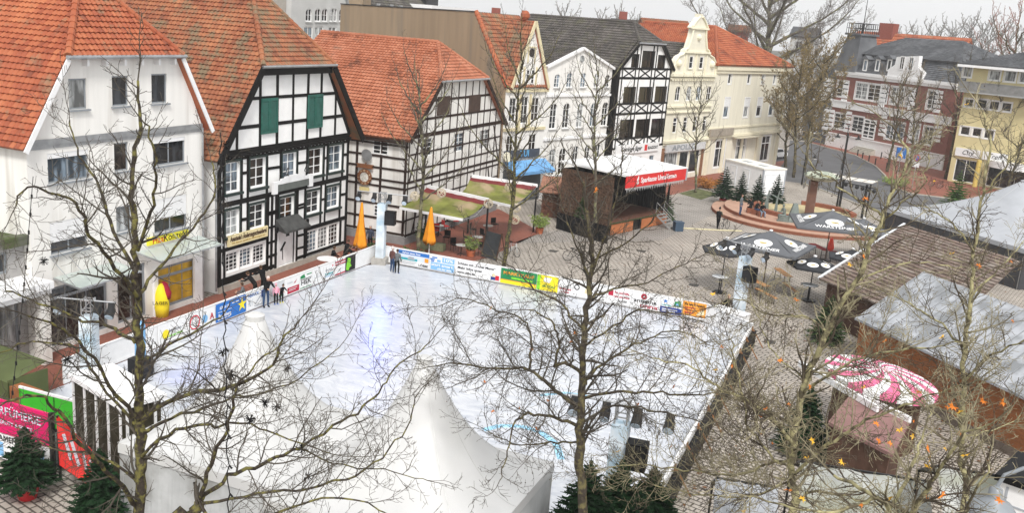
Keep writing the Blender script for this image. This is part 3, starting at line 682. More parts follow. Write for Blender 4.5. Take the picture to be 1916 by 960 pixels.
# shop awning, blue, with round white lamp sign
xa, za = b.fx(948, 312)
mb = MB(); mb.faces([(.4, -.05, 3.8), (W_+.4, -.05, 3.8), (W_+.4, -1.3, 3.0), (.4, -1.3, 3.0), (.4, -.05, 3.7), (W_+.4, -.05, 3.7), (W_+.4, -1.3, 2.75), (.4, -1.3, 2.75)], [(0,1,2,3), (4,7,6,5), (2,6,7,3), (0,3,7,4), (1,5,6,2), (0,4,5,1)])
blue_aw = mat('awning_blue', (.15, .34, .60), .8, .15, 1.5)
aw = mb.build('awning', blue_aw, b.e)
sgn = MB().box(.3, W_-.6, -.18, -.05, 4.05, 4.75).build('shop_sign', mat('sign_dark', (.06, .07, .09)), b.e)
text('TUI', .8, mat('sign_skyblue', (.15, .5, .85)), sgn, (2.9, -.19, 4.4), (R_(90), 0, 0))
mb = MB(); mb.lathe([(.01, -.1), (.42, -.1), (.42, .1), (.01, .1)], (.2, -.5, 4.3), 14, Matrix.Rotation(R_(90), 4, 'X')); mb.build('round_sign', mat('sign_pale', (.78, .75, .6)), b.e)
# white round-arched house
b = Bld('arched_house', 'plain white house with round-arched windows and low pediment behind the stage', eorg(66.05, -51.3), RZ); b.wallmat = plaster_white
W_ = 10.3
for i, px in enumerate((1043, 1066, 1092, 1117, 1137)):
    x = b.fx(px, 145)[0]; b.window(x-.42, x+.42, 10.0-.0, 11.35 if 0 < i < 4 else 11.2, cols=2, rows=3, arch=True, fr=.08, sill=plaster_grey)
for i, px in enumerate((1036, 1060, 1086, 1111, 1132)):
    x = b.fx(px, 208)[0]; b.window(x-.5, x+.5, 6.3, 8.6, cols=2, rows=4, arch=True, fr=.09, sill=plaster_grey)
for i, px in enumerate((1033, 1052)):
    x = b.fx(px, 300)[0]; b.window(x-.55, x+.55, 2.0, 4.5, cols=2, rows=4, arch=True, fr=.1, sill=plaster_grey)
for x in (5.6, 7.5, 9.2): b.window(x-.5, x+.4, 2.6, 4.6, cols=2, rows=3, fr=.1, arch=True)
az = b.fx(1097, 92)[1]; ez = 11.7
b.wall([(0, 0), (W_, 0), (W_, ez), (W_/2, az), (0, ez)], 13, plaster_white)
mb = MB(); mb.bar((-.1, -.1, ez+.08), (W_/2, -.1, az+.1), .22, .3, (0, 1, 0)); mb.bar((W_+.1, -.1, ez+.08), (W_/2, -.1, az+.1), .22, .3, (0, 1, 0)); mb.box(0, W_, -.14, 0, 9.2, 9.4); mb.box(0, W_, -.14, 0, 5.3, 5.5); mb.box(0, W_, -.06, 0, 0, 1.6)
mb.build('cornice', white_paint, b.e)
mb = MB(); mb.lathe([(.01, -.03), (.3, -.03), (.3, .03), (.01, .03)], (W_/2, -.06, 12.6), 14, Matrix.Rotation(R_(90), 4, 'X')); mb.build('round_window', glass_pale, b.e)
b.roof([(-.2, 13, ez), (-.2, .1, ez), (W_/2, .1, az+.1), (W_/2, 13, az+.1)], tile_dark, tile=.3, course=.4); b.roof([(W_+.1, .1, ez), (W_+.1, 13, ez), (W_/2, 13, az+.1), (W_/2, .1, az+.1)], tile_dark, tile=.3, course=.4)
for x_, y_ in ((1.6, 4), (2.6, 7)):
    zz = ez+(az-ez)*x_/(W_/2)+.2; mb = MB(); mb.box(x_-.4, x_+.4, y_-.5, y_+.5, zz-.1, zz+.12); mb.build('skylight', zinc, b.e)
# four-storey timber-framed house
b = Bld('cross_braced_house', 'four-storey black and white timber-framed house with rows of crossed braces', eorg(76.75), RZ); b.wallmat = plaster_pure
W_ = 9.85; gl, gr, zg = 2.9, 7.5, 14.35; ze = 12.0
for (a, c, d, e) in ((1183, 100, 1195, 126), (1203, 94, 1224, 127), (1232, 102, 1244, 128)): b.pwin(a, c, d, e, cols=2, rows=1, fm=timber_black, fr=.07, gm=glass_brown)
for (a, c, d, e) in ((1168, 162, 1188, 193), (1197, 162, 1218, 193), (1227, 161, 1246, 191)): b.pwin(a, c, d, e, cols=2, rows=1, fm=timber_black, fr=.08, gm=glass_brown)
for (a, c, d, e) in ((1161, 224, 1183, 257), (1191, 223, 1212, 256), (1220, 222, 1240, 252)): b.pwin(a, c, d, e, cols=2, rows=1, fm=timber_black, fr=.08, gm=glass_brown)
for x in (1.2, 3.4, 5.6, 8): b.window(x-.5, x+.5, 1.5, 3.0, cols=1, rows=2, fm=frame_white)
b.wall([(0, 0), (W_, 0), (W_, ze), (gr, zg), (gl, zg), (0, ze)], 15, plaster_pure)
halfhip(b, -.2, W_+.2, 11.85, gl, gr, zg, 2.4, 15.5, tile_dark, tile_dark, ov=.3, barge=timber_black, bw=.3, tile=.3, course=.38)
BM = []
def lev(px, py): return b.fx(px, py)[1]
L1, L1b, L2, L2b, L3, L3b = lev(1205, 128), lev(1205, 146), lev(1205, 193), lev(1205, 211), lev(1205, 256), lev(1205, 273)
for z in (L1, L1b, L2, L2b, L3, L3b): BM.append((0, z, W_, z, .2))
xb_ = [0.12, .8, 3.1, 3.75, 6.05, 6.7, 9.05, W_-.12]
for x in xb_: BM.append((x, L3b, x, ze if x < gl or x > gr else zg, .17))
for hi, lo in ((L1, L1b), (L2, L2b), (L3, L3b)):
    for x0, x2 in ((.8, 3.1), (3.75, 6.05), (6.7, 9.05)): BM += [(x0, lo, x2, hi, .13), (x0, hi, x2, lo, .13)]
BM += [(0, ze, gl, zg, .25), (W_, ze, gr, zg, .25), (gl, zg-.05, gr, zg-.05, .4)]
b.beams(BM, timber_black)
mb = MB(); mb.box(-.02, .3, -.1, 12, 3, ze-.2); mb.build('corner_board', timber_black, b.e)
sg = MB().box(.9, 8.9, -.16, -.02, 3.45, 4.35).build('shop_sign', white_paint, b.e)
text('Getränge Jäger', .62, black, sg, (3.6, -.17, 3.9), (R_(90), 0, 0), w=3.9, shear=.3, bold=.01)
MB().box(6.1, 6.6, -.175, -.16, 3.6, 4.2).build('sign_emblem', red_paint, sg); text('BLACKOUT', .42, black, sg, (7.7, -.17, 3.85), (R_(90), 0, 0), w=1.9, bold=.012)
# cream house with curved gable
b = Bld('baroque_gable_house', 'narrow cream house with curved baroque gable and arched windows', eorg(86.65), RZ); b.wallmat = plaster_cream
W_ = 9.4
def rowz(py0, py1, px): return b.fx(px, py0)[1], b.fx(px, py1)[1]
z1, z0 = rowz(161, 188, 1295)
for px in (1268, 1289, 1307, 1326): x = b.fx(px, 175)[0]; b.window(x-.55, x+.55, z0, z1, cols=2, rows=2, arch=True, fr=.1, surround=plaster_cream, sur=.12)
z1, z0 = rowz(218, 246, 1295)
for px in (1263, 1282, 1300, 1318): x = b.fx(px, 232)[0]; b.window(x-.45, x+.45, z0, z1, cols=1, rows=2, fr=.1, surround=plaster_cream, sur=.12, transom=.7)
for k, (x0, x2) in enumerate(((.55, 3.5), (3.9, 5.9), (6.1, 8.4))): b.window(x0, x2, .5, 3.1, cols=1, rows=1, fr=.14, name='shop_window', gm=glass_pale if k == 0 else glass_dark)
b.wall([(0, 0), (W_, 0), (W_, 11.3), (0, 11.3)], 13, plaster_cream)
cx = W_/2; zb = 11.3
def gab(w1, z): return [(cx+w1*s_, z) for s_ in (-1, 1)]
prof = [(4.6, 11.3), (4.55, 12.2), (4.3, 12.9), (3.7, 13.5), (2.9, 13.75), (2.6, 14.0), (2.5, 14.3), (2.0, 14.5), (1.75, 15.2), (1.5, 15.9), (1.35, 16.8), (1.7, 16.95), (1.6, 17.1), (.9, 17.8), (.55, 18.1), (.25, 18.3)]
poly = [(cx+r_, z_-(z_-11.3)*.13) for r_, z_ in prof]+[(cx-r_, z_-(z_-11.3)*.13) for r_, z_ in reversed(prof)]
mb = MB(); mb.prism(poly, -.1, .45); mb.box(cx-.3, cx+.3, -.14, .5, 17.3, 17.7)
mb.build('gable', plaster_cream, b.e)
for x in (cx-1.1, cx+1.1): b.window(x-.4, x+.4, 12.0, 13.3, cols=1, rows=2, y=-.16, dep=.05, hole=False, fr=.09, arch=False, surround=plaster_cream, sur=.1)
mb = MB()
for z_, h_, p_ in ((11.15, .28, .4), (10.85, .16, .2), (7.9, .2, .22), (7.3, .15, .2), (4.15, .25, .35), (3.95, .1, .2)): mb.box(-.05, W_+.05, -p_, .0, z_, z_+h_)
mb.box(cx-2.75, cx+2.75, -.32, -.08, 13.95-.35, 14.1-.3); mb.box(cx-1.75, cx+1.75, -.32, -.08, 16.1, 16.3)
for x in (cx-2.3, cx-.1, cx+2.1): mb.box(x, x+.2, -.2, -.09, 11.5, 13.5)
for sg_ in (-1, 1):
    pts = [(cx+sg_*(r_+.02), -.16, z_-(z_-11.3)*.13+.03) for r_, z_ in prof]; mb.tube(pts, .11, 6)
for k in range(18): mb.box(.1+k*.52, .3+k*.52, -.28, -.18, 10.7, 10.86)
mb.build('stucco_trim', mat('stucco_pale', (.76, .72, .56), .85, .08, 2), b.e)
mb = MB(); mb.ball((cx-3.6, -.1, 12.5), .42, 10); mb.ball((cx+3.6, -.1, 12.5), .42, 10); mb.ball((cx, -.1, 15.3), .35, 8); each(mb, 'stucco_rosette', MATS['stucco_pale'], b.e)
b.roof([(0, 12, 11.0), (0, .4, 11.0), (cx, .4, 14.6), (cx, 12, 14.6)], tile_dark, tile=.3, course=.4); b.roof([(W_, .4, 11.0), (W_, 12, 11.0), (cx, 12, 14.6), (cx, .4, 14.6)], tile_dark, tile=.3, course=.4)
sg = MB().box(.4, 8.9, -.3, -.02, 3.15, 3.95).build('shop_sign', mat('sign_silver', (.55, .55, .55)), b.e); text('APOLLO', .8, frame_grey, sg, (4.2, -.31, 3.55), (R_(90), 0, 0), w=5.2, bold=.02)
mb = MB()
for x in (-.05, 8.6): mb.box(x, x+.5, -.1, 0, 0, 3.6)
each(mb, 'brick_pillar', mat('brick_brown', (.22, .11, .06), .85, .2, 5), b.e)
# cream corner house
b = Bld('corner_house', 'large plain cream corner house with orange hipped roof and shop windows', eorg(96.1), RZ); b.wallmat = plaster_cream
W_ = 19.3
for px, py in ((1366, 147), (1402, 147), (1428, 148), (1450, 148)): x, z = b.fx(px, py); b.window(x-.45, x+.35, z-.6, z+.6, cols=1, rows=1, fr=.12, surround=white_paint, sur=.1)
for px, py in ((1360, 201), (1397, 201), (1421, 200), (1444, 199)): x, z = b.fx(px, py); b.window(x-.7, x+.6, z-1.15, z+1.15, cols=1, rows=2, fr=.12, shut=.45, surround=white_paint, sur=.1)
for px in (1348, 1386, 1432):
    x = b.fx(px, 275)[0]; b.window(x-1.2, x+1.2, .7, 3.9, cols=2, rows=1, fr=.12, transom=.7, name='shop_window', surround=white_paint)
b.wall([(0, 0), (W_, 0), (W_, 12.5), (0, 12.5)], 20, plaster_cream)
ap = (W_/2+.2, 5.9, 16.6)
b.roof([(-.5, -.5, 12.5), (W_+.5, -.5, 12.5), ap], tile_orange, tile=.3, course=.38, name='hip_roof')
b.roof([(-.5, 20, 12.5), (-.5, -.5, 12.5), ap, (ap[0], 16, 16.6)], tile_orange, tile=.3, course=.38); b.roof([(W_+.5, -.5, 12.5), (W_+.5, 20, 12.5), (ap[0], 16, 16.6), ap], tile_orange, tile=.3, course=.38)
b.ridge([((-.5, -.5, 12.55), (ap[0], ap[1], 16.65)), ((W_+.5, -.5, 12.55), (ap[0], ap[1], 16.65)), ((ap[0], ap[1], 16.65), (ap[0], 16, 16.65))], tile_orange, r=.18)
mb = MB(); mb.box(-.1, W_+.35, -.35, 0, 11.9, 12.35); mb.box(-.05, W_+.2, -.2, 0, 11.55, 11.9); mb.box(0, W_+.1, -.12, 0, 5.2, 5.4); mb.box(0, W_+.1, -.3, 0, 4.2, 4.5)
for x in (.2, 3.9, 8.6, 12.9, W_-.6): mb.box(x, x+.55, -.16, 0, 0, 4.2)
mb.box(W_, W_+.35, -.2, 15, 11.9, 12.35)
mb.build('cornice', mat('trim_cream', (.72, .67, .52), .85, .05), b.e)
MB().box(-.1, 5.5, -.5, -.3, 4.5, 5.3).build('blank_sign', mat('sign_taupe', (.32, .28, .23)), b.e)
mb = MB(); mb.box(6.2, 12.8, -1.1, -.1, 4.05, 4.15); mb.build('awning', mat('awning_cream', (.5, .46, .36)), b.e)
mb = MB(); mb.box(2.6, 3.4, 4.4, 5.2, 14.0, 16.2); mb.build('chimney', mat('chimney_dark', (.06, .055, .05)), b.e)
# ---------------------------------------------------------------- red brick villa with white quoins
g0 = G(1546, 271)
b = Bld('brick_villa', 'red brick villa with white quoins, slate mansard roof and small roof turret', (g0.x, g0.y), R_(-45.8), 'villa'); b.wallmat = white_paint
brick_red = mat('brick_red', (.24, .10, .08), .85, .15, 3, .2)
W_ = b.fx(1766, 300)[0]; ZC = b.fx(1625, 140)[1]; ZM = b.fx(1625, 203)[1]; ZL = b.fx(1595, 262)[1]
wk = dict(cols=2, rows=4, fr=.14, bar=.07, dep=.12, surround=white_paint, sur=.16)
for (a, c, d, e) in ((1603, 153, 1621, 187), (1626, 156, 1644, 190), (1650, 158, 1658, 193), (1669, 161, 1681, 196), (1684, 162, 1695, 198), (1697, 164, 1706, 199), (1738, 168, 1750, 205), (1568, 150, 1584, 182)): b.pwin(a, c, d, e, **wk)
for (a, c, d, e) in ((1562, 210, 1579, 243), (1596, 216, 1612, 249), (1660, 226, 1672, 262), (1676, 228, 1688, 265), (1730, 235, 1742, 272), (1704, 230, 1716, 268)): b.pwin(a, c, d, e, **wk)
b.wall([(0, 0), (W_, 0), (W_, ZC), (0, ZC)], 13, brick_red)
f = b.pwin(1619, 221, 1636, 262, cols=2, rows=5, fr=.25, bar=.16, y=-.2, dep=.1, hole=False, name='door', gm=glass_dark)
mb = MB()
mb.box(-.2, W_+.2, -.45, 0, ZC-.2, ZC+.25); mb.box(-.1, W_+.1, -.25, 0, ZC-.6, ZC-.2); mb.box(-.1, W_+.1, -.2, 0, ZM-.55, ZM+.45); mb.box(-.1, W_+.1, -.3, -.02, ZM+.45, ZM+.6); mb.box(-.1, W_+.1, -.25, 0, 0, ZL+.4); mb.box(-.1, W_+.1, -.35, -.0, ZL+.4, ZL+.55)
mb.build('white_bands', white_paint, b.e)
mb = MB()
for px in (1558, 1590, 1656, 1712, 1760, 1549):
    for (pa, pb) in ((208, 250), (150, 195)):
        x, zt_ = b.fx(px, pa+(px-1600)*.11); zb_ = b.fx(px, pb+(px-1600)*.11)[1]; n = 5; h = (zt_-zb_)/n
        if pa == 150 and px in (1590,): x -= .5
        for k in range(n): mb.box(x-.6, x+.6, -.14, 0, zb_+k*h+.08, zb_+(k+1)*h-.12)
each(mb, 'quoin', white_paint, b.e)
mb = MB()
for k in range(5): mb.box(b.fx(1612, 268)[0]-.6, b.fx(1640, 268)[0]+.3, -.5-k*.3, -.2-k*.3 if k else 0, 0, .9-k*.18)
mb.build('front_steps', stone, b.e)
zt_ = b.fx(1625, 101, 1.2)[1]; ins = 1.3
b.roof([(-.1, -.1, ZC+.2), (W_+.1, -.1, ZC+.2), (W_-ins, ins, zt_), (ins, ins, zt_)], tile_slate, tile=.4, course=.3, wav=.0, seg=2, name='mansard_roof')
b.roof([(W_+.1, -.1, ZC+.2), (W_+.1, 13, ZC+.2), (W_-ins, 12, zt_), (W_-ins, ins, zt_)], tile_slate, tile=.4, course=.3, wav=0, seg=2, name='mansard_roof'); b.roof([(-.1, 13, ZC+.2), (-.1, -.1, ZC+.2), (ins, ins, zt_), (ins, 12, zt_)], tile_slate, tile=.4, course=.3, wav=0, seg=2, name='mansard_roof')
zr = zt_+2.9
b.roof([(ins-.5, ins-.5, zt_), (W_-ins+.5, ins-.5, zt_), (W_-6.5, 6.5, zr), (6.5, 6.5, zr)], tile_slate, tile=.4, course=.35, wav=0, seg=2)
b.roof([(W_-ins+.5, ins-.5, zt_), (W_-ins+.5, 12.5, zt_), (W_-6.5, 6.5, zr)], tile_slate, tile=.4, course=.35, wav=0, seg=2); b.roof([(ins-.5, 12.5, zt_), (ins-.5, ins-.5, zt_), (6.5, 6.5, zr)], tile_slate, tile=.4, course=.35, wav=0, seg=2)
for px in (1619, 1642, 1664):
    x, z = b.fx(px, 120); d_ = b.window(x-.45, x+.45, z-1.0, z+.75, cols=1, rows=1, y=-.05, dep=.1, hole=False, fr=.2, name='dormer')
    mb = MB(); mb.prism([(x-.8, z+.8), (x+.8, z+.8), (x, z+1.35)], -.25, 1.6); mb.box(x-.55, x+.55, .08, 1.5, z-1.0, z+.85); mb.build('dormer_roof', tile_slate, d_)
xa, zb_ = b.fx(1672, 136); xc, zc_ = b.fx(1718, 108)
mb = MB(); x0, x2 = b.fx(1678, 125)[0], b.fx(1720, 125)[0]; mb.prism([(x0-1.3, ZC+.2), (x2+1.3, ZC+.2), (x2+1.2, ZC+1.2), (x2+.1, ZC+1.9), (x2, zc_+.3), (x0, zc_-.1), (x0-.1, ZC+1.9), (x0-1.2, ZC+1.2)], -.35, .3); mb.build('white_gable', white_paint, b.e)
for x in (x0+1.3, x0+3.0): b.window(x-.45, x+.45, ZC+1.3, ZC+3.2, cols=2, rows=2, y=-.42, dep=.05, hole=False, fr=.12)
tx = b.fx(1597, 100)[0]; tz = zt_
def frustum(mb, cx, cy, w0, w1, z0, z1):
    mb.faces([(cx+sx*w_, cy+sy*w_, z) for (w_, z) in ((w0, z0), (w1, z1)) for sx, sy in ((-1, -1), (1, -1), (1, 1), (-1, 1))], [(3,2,1,0), (4,5,6,7), (0,1,5,4), (1,2,6,5), (2,3,7,6), (3,0,4,7)])
mb = MB(); frustum(mb, 1.9, 1.9, 2.4, 1.5, ZC+.2, zt_+2.7); mb.box(.1, 3.7, .1, 3.7, zt_+2.7, zt_+3.0); mb.build('turret', tile_slate, b.e)
mb = MB(); zz = zt_+3.0
for i in range(9):
    t = i/8*3.4+.2
    for (x, y) in ((t, .25), (t, 3.55), (.25, t), (3.55, t)): mb.bar((x, y, zz), (x, y, zz+1.5), .05, .05)
for h in (.75, 1.5):
    for a_, c_ in (((.25, .25), (3.55, .25)), ((.25, 3.55), (3.55, 3.55)), ((.25, .25), (.25, 3.55)), ((3.55, .25), (3.55, 3.55))): mb.bar((*a_, zz+h), (*c_, zz+h), .07, .07)
mb.build('turret_railing', dark_metal, b.e)
mb = MB(); mb.tube([(1.9, 1.9, zz-.2), (1.9, 1.9, zz+8)], [.07, .03], 6); mb.build('antenna_mast', dark_metal, b.e)
# orange roofed house behind the villa
p = G(1600, 190, 3)
b = Bld('orange_roof_house', 'house behind the brick villa showing only its big orange roof and brick chimney', tuple(DP(1560, 200, 178)[:2]), R_(-25)); b.wallmat = plaster_grey
z0_ = b.fx(1600, 130)[1]; zt_ = b.fx(1600, 57, 5)[1]
b.wall([(0, 0), (19, 0), (19, z0_), (0, z0_)], 10, plaster_white); b.roof([(-.5, -.4, z0_), (19.5, -.4, z0_), (19.5, 5, zt_), (-.5, 5, zt_)], tile_orange, tile=.35, course=.6); b.roof([(19.5, 10.4, z0_), (-.5, 10.4, z0_), (-.5, 5, zt_), (19.5, 5, zt_)], tile_orange, tile=.35, course=.6)
x_ = b.fx(1660, 70, 5)[0]; MB().box(x_-1.3, x_+1.3, 4, 6, zt_-2, zt_+1.6).build('chimney', mat('chimney_brick', (.24, .07, .05), .9, .2, 5), b.e)
# dark grey house behind the street trees
b = Bld('slate_clad_house', 'dark grey house half hidden behind the brown street trees', tuple(G(1500, 262)[:2]), R_(-30)); b.wallmat = mat('slate_cladding', (.13, .14, .155), .8, .15, 2)
for k in range(3):
    for z in (1.5, 4.3, 6.8): b.window(1.2+k*2.6, 2.4+k*2.6, z, z+1.5, cols=2, rows=1, surround=white_paint)
b.wall([(0, 0), (8.5, 0), (8.5, 8.5), (4.2, 12.6), (0, 8.5)], 9, b.wallmat); b.roof([(-.3, 9, 8.3), (-.3, -.3, 8.3), (4.2, -.3, 12.7), (4.2, 9, 12.7)], tile_slate, course=.5, wav=0, seg=2); b.roof([(8.8, -.3, 8.3), (8.8, 9, 8.3), (4.2, 9, 12.7), (4.2, -.3, 12.7)], tile_slate, course=.5, wav=0, seg=2)
# yellow apartment house with balcony
g0 = G(1772, 338)
b = Bld('yellow_apartments', 'yellow apartment house with flat hipped roof and long grey top-floor balcony', (g0.x, g0.y), R_(-25), 'apartment house'); b.wallmat = plaster_yellow
W_ = 17; ZE = b.fx(1800, 117)[1]; wk = dict(cols=1, rows=1, fr=.12, dep=.12, surround=white_paint, sur=.1)
for (a, c, d, e) in ((1804, 122, 1817, 145), (1852, 130, 1870, 151), (1881, 131, 1899, 154), (1909, 133, 1925, 156)): b.pwin(a, c, d, e, gm=glass_pale, **wk)
for (a, c, d, e) in ((1806, 183, 1820, 201), (1829, 184, 1845, 204), (1852, 187, 1868, 207), (1875, 190, 1891, 210)): b.pwin(a, c, d, e, gm=glass_brown, **wk)
for (a, c, d, e) in ((1798, 235, 1813, 254), (1820, 238, 1835, 257), (1842, 241, 1858, 261)): b.pwin(a, c, d, e, gm=glass_brown, **wk)
b.window(.6, 3.2, .2, 3.0, cols=2, rows=1, fr=.1, gm=glass_dark, name='shop_window'); b.window(4.6, 9.5, .2, 3.0, cols=3, rows=1, fr=.1, gm=glass_dark, name='shop_window')
b.wall([(0, 0), (W_, 0), (W_, ZE), (0, ZE)], 12, plaster_yellow)
zr = ZE+2.1
b.roof([(-.9, -1.2, ZE), (W_+.9, -1.2, ZE), (W_-5, 6, zr), (5, 6, zr)], tile_slate, wav=0, seg=2, course=.4); b.roof([(-.9, 13, ZE), (-.9, -1.2, ZE), (5, 6, zr)], tile_slate, wav=0, seg=2, course=.4); b.roof([(W_+.9, 13, ZE), (-.9, 13, ZE), (5, 6, zr), (W_-5, 6, zr)], tile_slate, wav=0, seg=2, course=.4)
MB().box(-.9, W_+.9, -1.25, -.02, ZE-.45, ZE-.16).build('eaves_board', white_paint, b.e)
MB().box(10.5, 14.5, 4, 8, zr-.5, zr+1.0).build('chimney', tile_slate, b.e); mb = MB()
for x in (5.2, 6.0, 6.7): mb.tube([(x, 3.5, zr-.9), (x, 3.5, zr+.5)], .2, 6)
each(mb, 'roof_vent', dark_metal, b.e)
z0_, z1_ = b.fx(1800, 168)[1], b.fx(1800, 150)[1]
mb = MB(); mb.box(-.3, W_, -1.4, 0, z0_-.2, z0_); bc = mb.build('balcony', mat('concrete', (.35, .36, .36), .85, .1), b.e)
mb = MB(); mb.box(-.3, 8.6, -1.42, -1.36, z0_+.0, z1_-.1); mb.box(-.3, 8.7, -1.45, -1.34, z1_-.1, z1_); mb.build('balcony_panel', mat('panel_grey', (.2, .2, .195), .6, .2, 2), bc)
mb = MB(); mb.box(8.75, W_, -1.42, -1.36, z0_, z1_-.1); mb.box(8.7, W_, -1.45, -1.34, z1_-.1, z1_-.0); mb.build('balcony_panel', mat('panel_green', (.16, .26, .24), .6, .1, 2), bc)
z_ = 3.35; mb = MB(); mb.box(.4, 3.4, -.2, -.02, z_, z_+1.0); s1 = mb.build('shop_sign', white_paint, b.e); text('City', .85, dark_metal, s1, (1.9, -.22, z_+.5), (R_(90), 0, 0), shear=.3)
mb = MB(); mb.box(3.7, 6.6, -.2, -.02, z_, z_+1.0); s1 = mb.build('shop_sign', white_paint, b.e); text('Treff', .85, dark_metal, s1, (5.1, -.22, z_+.5), (R_(90), 0, 0), shear=.3)
mb = MB(); n = 14
for k in range(n):
    a0, a1_ = pi+pi*k/n, pi+pi*(k+1)/n; c = (7.6, -.2); r = (3.0, 1.7)
    P_ = [(c[0]+r[0]*cos(t), c[1]+r[1]*sin(t)) for t in (a0, a1_)]; mb.faces([(P_[0][0], P_[0][1], 2.7), (P_[1][0], P_[1][1], 2.7), (P_[1][0], P_[1][1], 3.5), (P_[0][0], P_[0][1], 3.5), (c[0], c[1], 3.52), (c[0], c[1], 2.68)], [(0,1,2,3), (3,2,4), (0, 5, 1)])
mb.build('entrance_canopy', white_paint, b.e)
MB().tube([(3.9, -1.3, 0), (3.9, -1.3, 3.3)], .28, 10).build('entrance_pillar', mat('pillar_ochre', (.55, .42, .12), .8), b.e)
# brown and white timber house, right edge
b = Bld('small_timber_house', 'small white house with brown timber frame at the right edge behind the marquee', tuple(G(1868, 352)[:2]), R_(-25)); b.wallmat = plaster_pure
for k in range(5):
    for z in (.9, 4.0): b.window(.8+k*2.2, 1.9+k*2.2, z, z+1.4, cols=2, rows=2, fr=.1)
b.wall([(0, 0), (13, 0), (13, 6.2), (0, 6.2)], 9, plaster_pure)
BM = [(0, z, 13, z, .22) for z in (.4, 3.0, 3.5, 6.0)]+[(x*1.07+.1, .3, x*1.07+.1, 6.1, .2) for x in range(13)]
b.beams(BM, timber_brown); b.roof([(-.4, -.5, 6.1), (13.4, -.5, 6.1), (13.4, 4.5, 10), (-.4, 4.5, 10)], tile_slate, course=.4); b.roof([(13.4, 9.5, 6.1), (-.4, 9.5, 6.1), (-.4, 4.5, 10), (13.4, 4.5, 10)], tile_slate, course=.4)
# ---------------------------------------------------------------- houses behind the front rows
b = Bld('grey_arched_house', 'tall pale grey house with round-arched windows behind the two orange roofs', (-58, 62), R_(90)); b.wallmat = plaster_grey
a0 = b.fx(575, 20)[0]
for px in (578, 595, 608, 621, 627, 640):
    x, z1_ = b.fx(px, 15); _, z0_ = b.fx(px, 40); b.window(x-.55 if px not in (621, 627) else x-.4, x+.55 if px not in (621, 627) else x+.4, z0_, z1_, cols=2, rows=2, arch=True, fr=.12, sill=plaster_grey)
for px in (577, 597, 622): x, z = b.fx(px, 65); b.window(x-.8, x+.8, z-.9, z+.9, cols=2, rows=2, fr=.12, sill=plaster_grey)
xl, xr = b.fx(545, 20)[0], b.fx(650, 20)[0]
b.wall([(xl, 0), (xr, 0), (xr, 15.2), (xr-1.6, 19.5), (xl, 19.5)], 12, plaster_grey)
MB().bar((xr+.05, -.1, 15.2), (xr-1.6, -.1, 19.6), .25, .3, (0, 1, 0)).build('verge_board', zinc, b.e)
xl0 = b.fx(521, 20)[0]; MB().prism([(xl0, 0), (xl-.05, 0), (xl-.05, 18), (xl0, 18)], .6, 9).build('side_wing', mat('plaster_dull', (.40, .37, .33), .9, .08), b.e)
b = Bld('dark_roof_house', 'house with dark tiled roof and skylights peeking over the taupe wall', (-64, 88), R_(90)); b.wallmat = plaster_taupe
xl, xr = b.fx(672, 10)[0], b.fx(806, 10)[0]; zt_ = b.fx(740, 12)[1]
b.wall([(xl, 0), (xr, 0), (xr, 15), (xl, 15)], 12, plaster_taupe); b.roof([(xl+2.5, -.3, 15.2), (xr+2, -.3, 15.2), (xr-1, 6, 21), (xl+3.2, 6, 21)], tile_dark, course=.45)
MB().prism([(xl, 12), (xl+2.8, 12), (xl+2.8, 21), (xl+1.5, 20)], 0, 6).build('side_gable', plaster_taupe, b.e)
mb = MB()
for x in (xl+5, xl+8.5, xl+11): mb.box(x, x+.9, .4, 1.2, 16.0, 16.35)
each(mb, 'skylight', steel, b.e)
b = Bld('flat_roof_block', 'flat-roofed white block with rooftop plant behind the taupe wall', (-62, 108), R_(90), 'building'); b.wallmat = plaster_white
xl, xr = b.fx(806, 20)[0], b.fx(892, 20)[0]; z_ = b.fx(850, 13)[1]
b.wall([(xl, 0), (xr, 0), (xr, z_-.5), (xl, z_-.5)], 10, plaster_grey); MB().box(xl-.2, xr+.4, -.3, 10, z_-.5, z_).build('roof_slab', white_paint, b.e); mb = MB(); xm = b.fx(840, 5)[0]
mb.box(xm-1.2, xm+2.5, 3, 6, z_, z_+1.4); mb.box(xm-.9, xm+.6, 3, 5, z_+1.4, z_+2.2); mb.build('roof_plant', dark_metal, b.e)
def small_house(px0, px1, pe, pr, dist, rz, label, m, wm=None, hip=0, chim=None, name='distant_house'):
    p0 = DP(px0, pe, dist); b = Bld(name, label, (p0.x, p0.y), rz); b.wallmat = wm or plaster_white
    x1_ = b.fx(px1, pe)[0]; ze_ = b.fx((px0+px1)/2, pe)[1]; zr_ = max(ze_+1, b.fx((px0+px1)/2, pr, 5)[1])
    for k in range(int(x1_/3)): b.window(1+k*3, 2.2+k*3, ze_-2.4, ze_-.9, cols=2, rows=1, hole=True)
    b.wall([(0, 0), (x1_, 0), (x1_, ze_), (0, ze_)], 10, b.wallmat)
    h_ = hip
    b.roof([(-.4, -.4, ze_), (x1_+.4, -.4, ze_), (x1_+.4-h_, 5, zr_), (-.4+h_, 5, zr_)], m, course=.5, seg=3); b.roof([(x1_+.4, 10.4, ze_), (-.4, 10.4, ze_), (-.4+h_, 5, zr_), (x1_+.4-h_, 5, zr_)], m, course=.5, seg=3)
    MB().prism([(0, ze_), (x1_, ze_), (x1_-h_, zr_-.1), (h_, zr_-.1)], 4.8, 5.2).build('gable_wall', b.wallmat, b.e)
    if chim: x = b.fx(chim, pr, 5)[0]; MB().box(x-.7, x+.7, 4.4, 5.6, zr_-1, zr_+1.3).build('chimney', MATS['chimney_brick'], b.e)
    return b
small_house(905, 1000, 44, 36, 150, R_(21), 'low distant roof with brick chimney behind the pointed gable', tile_dark, chim=927)
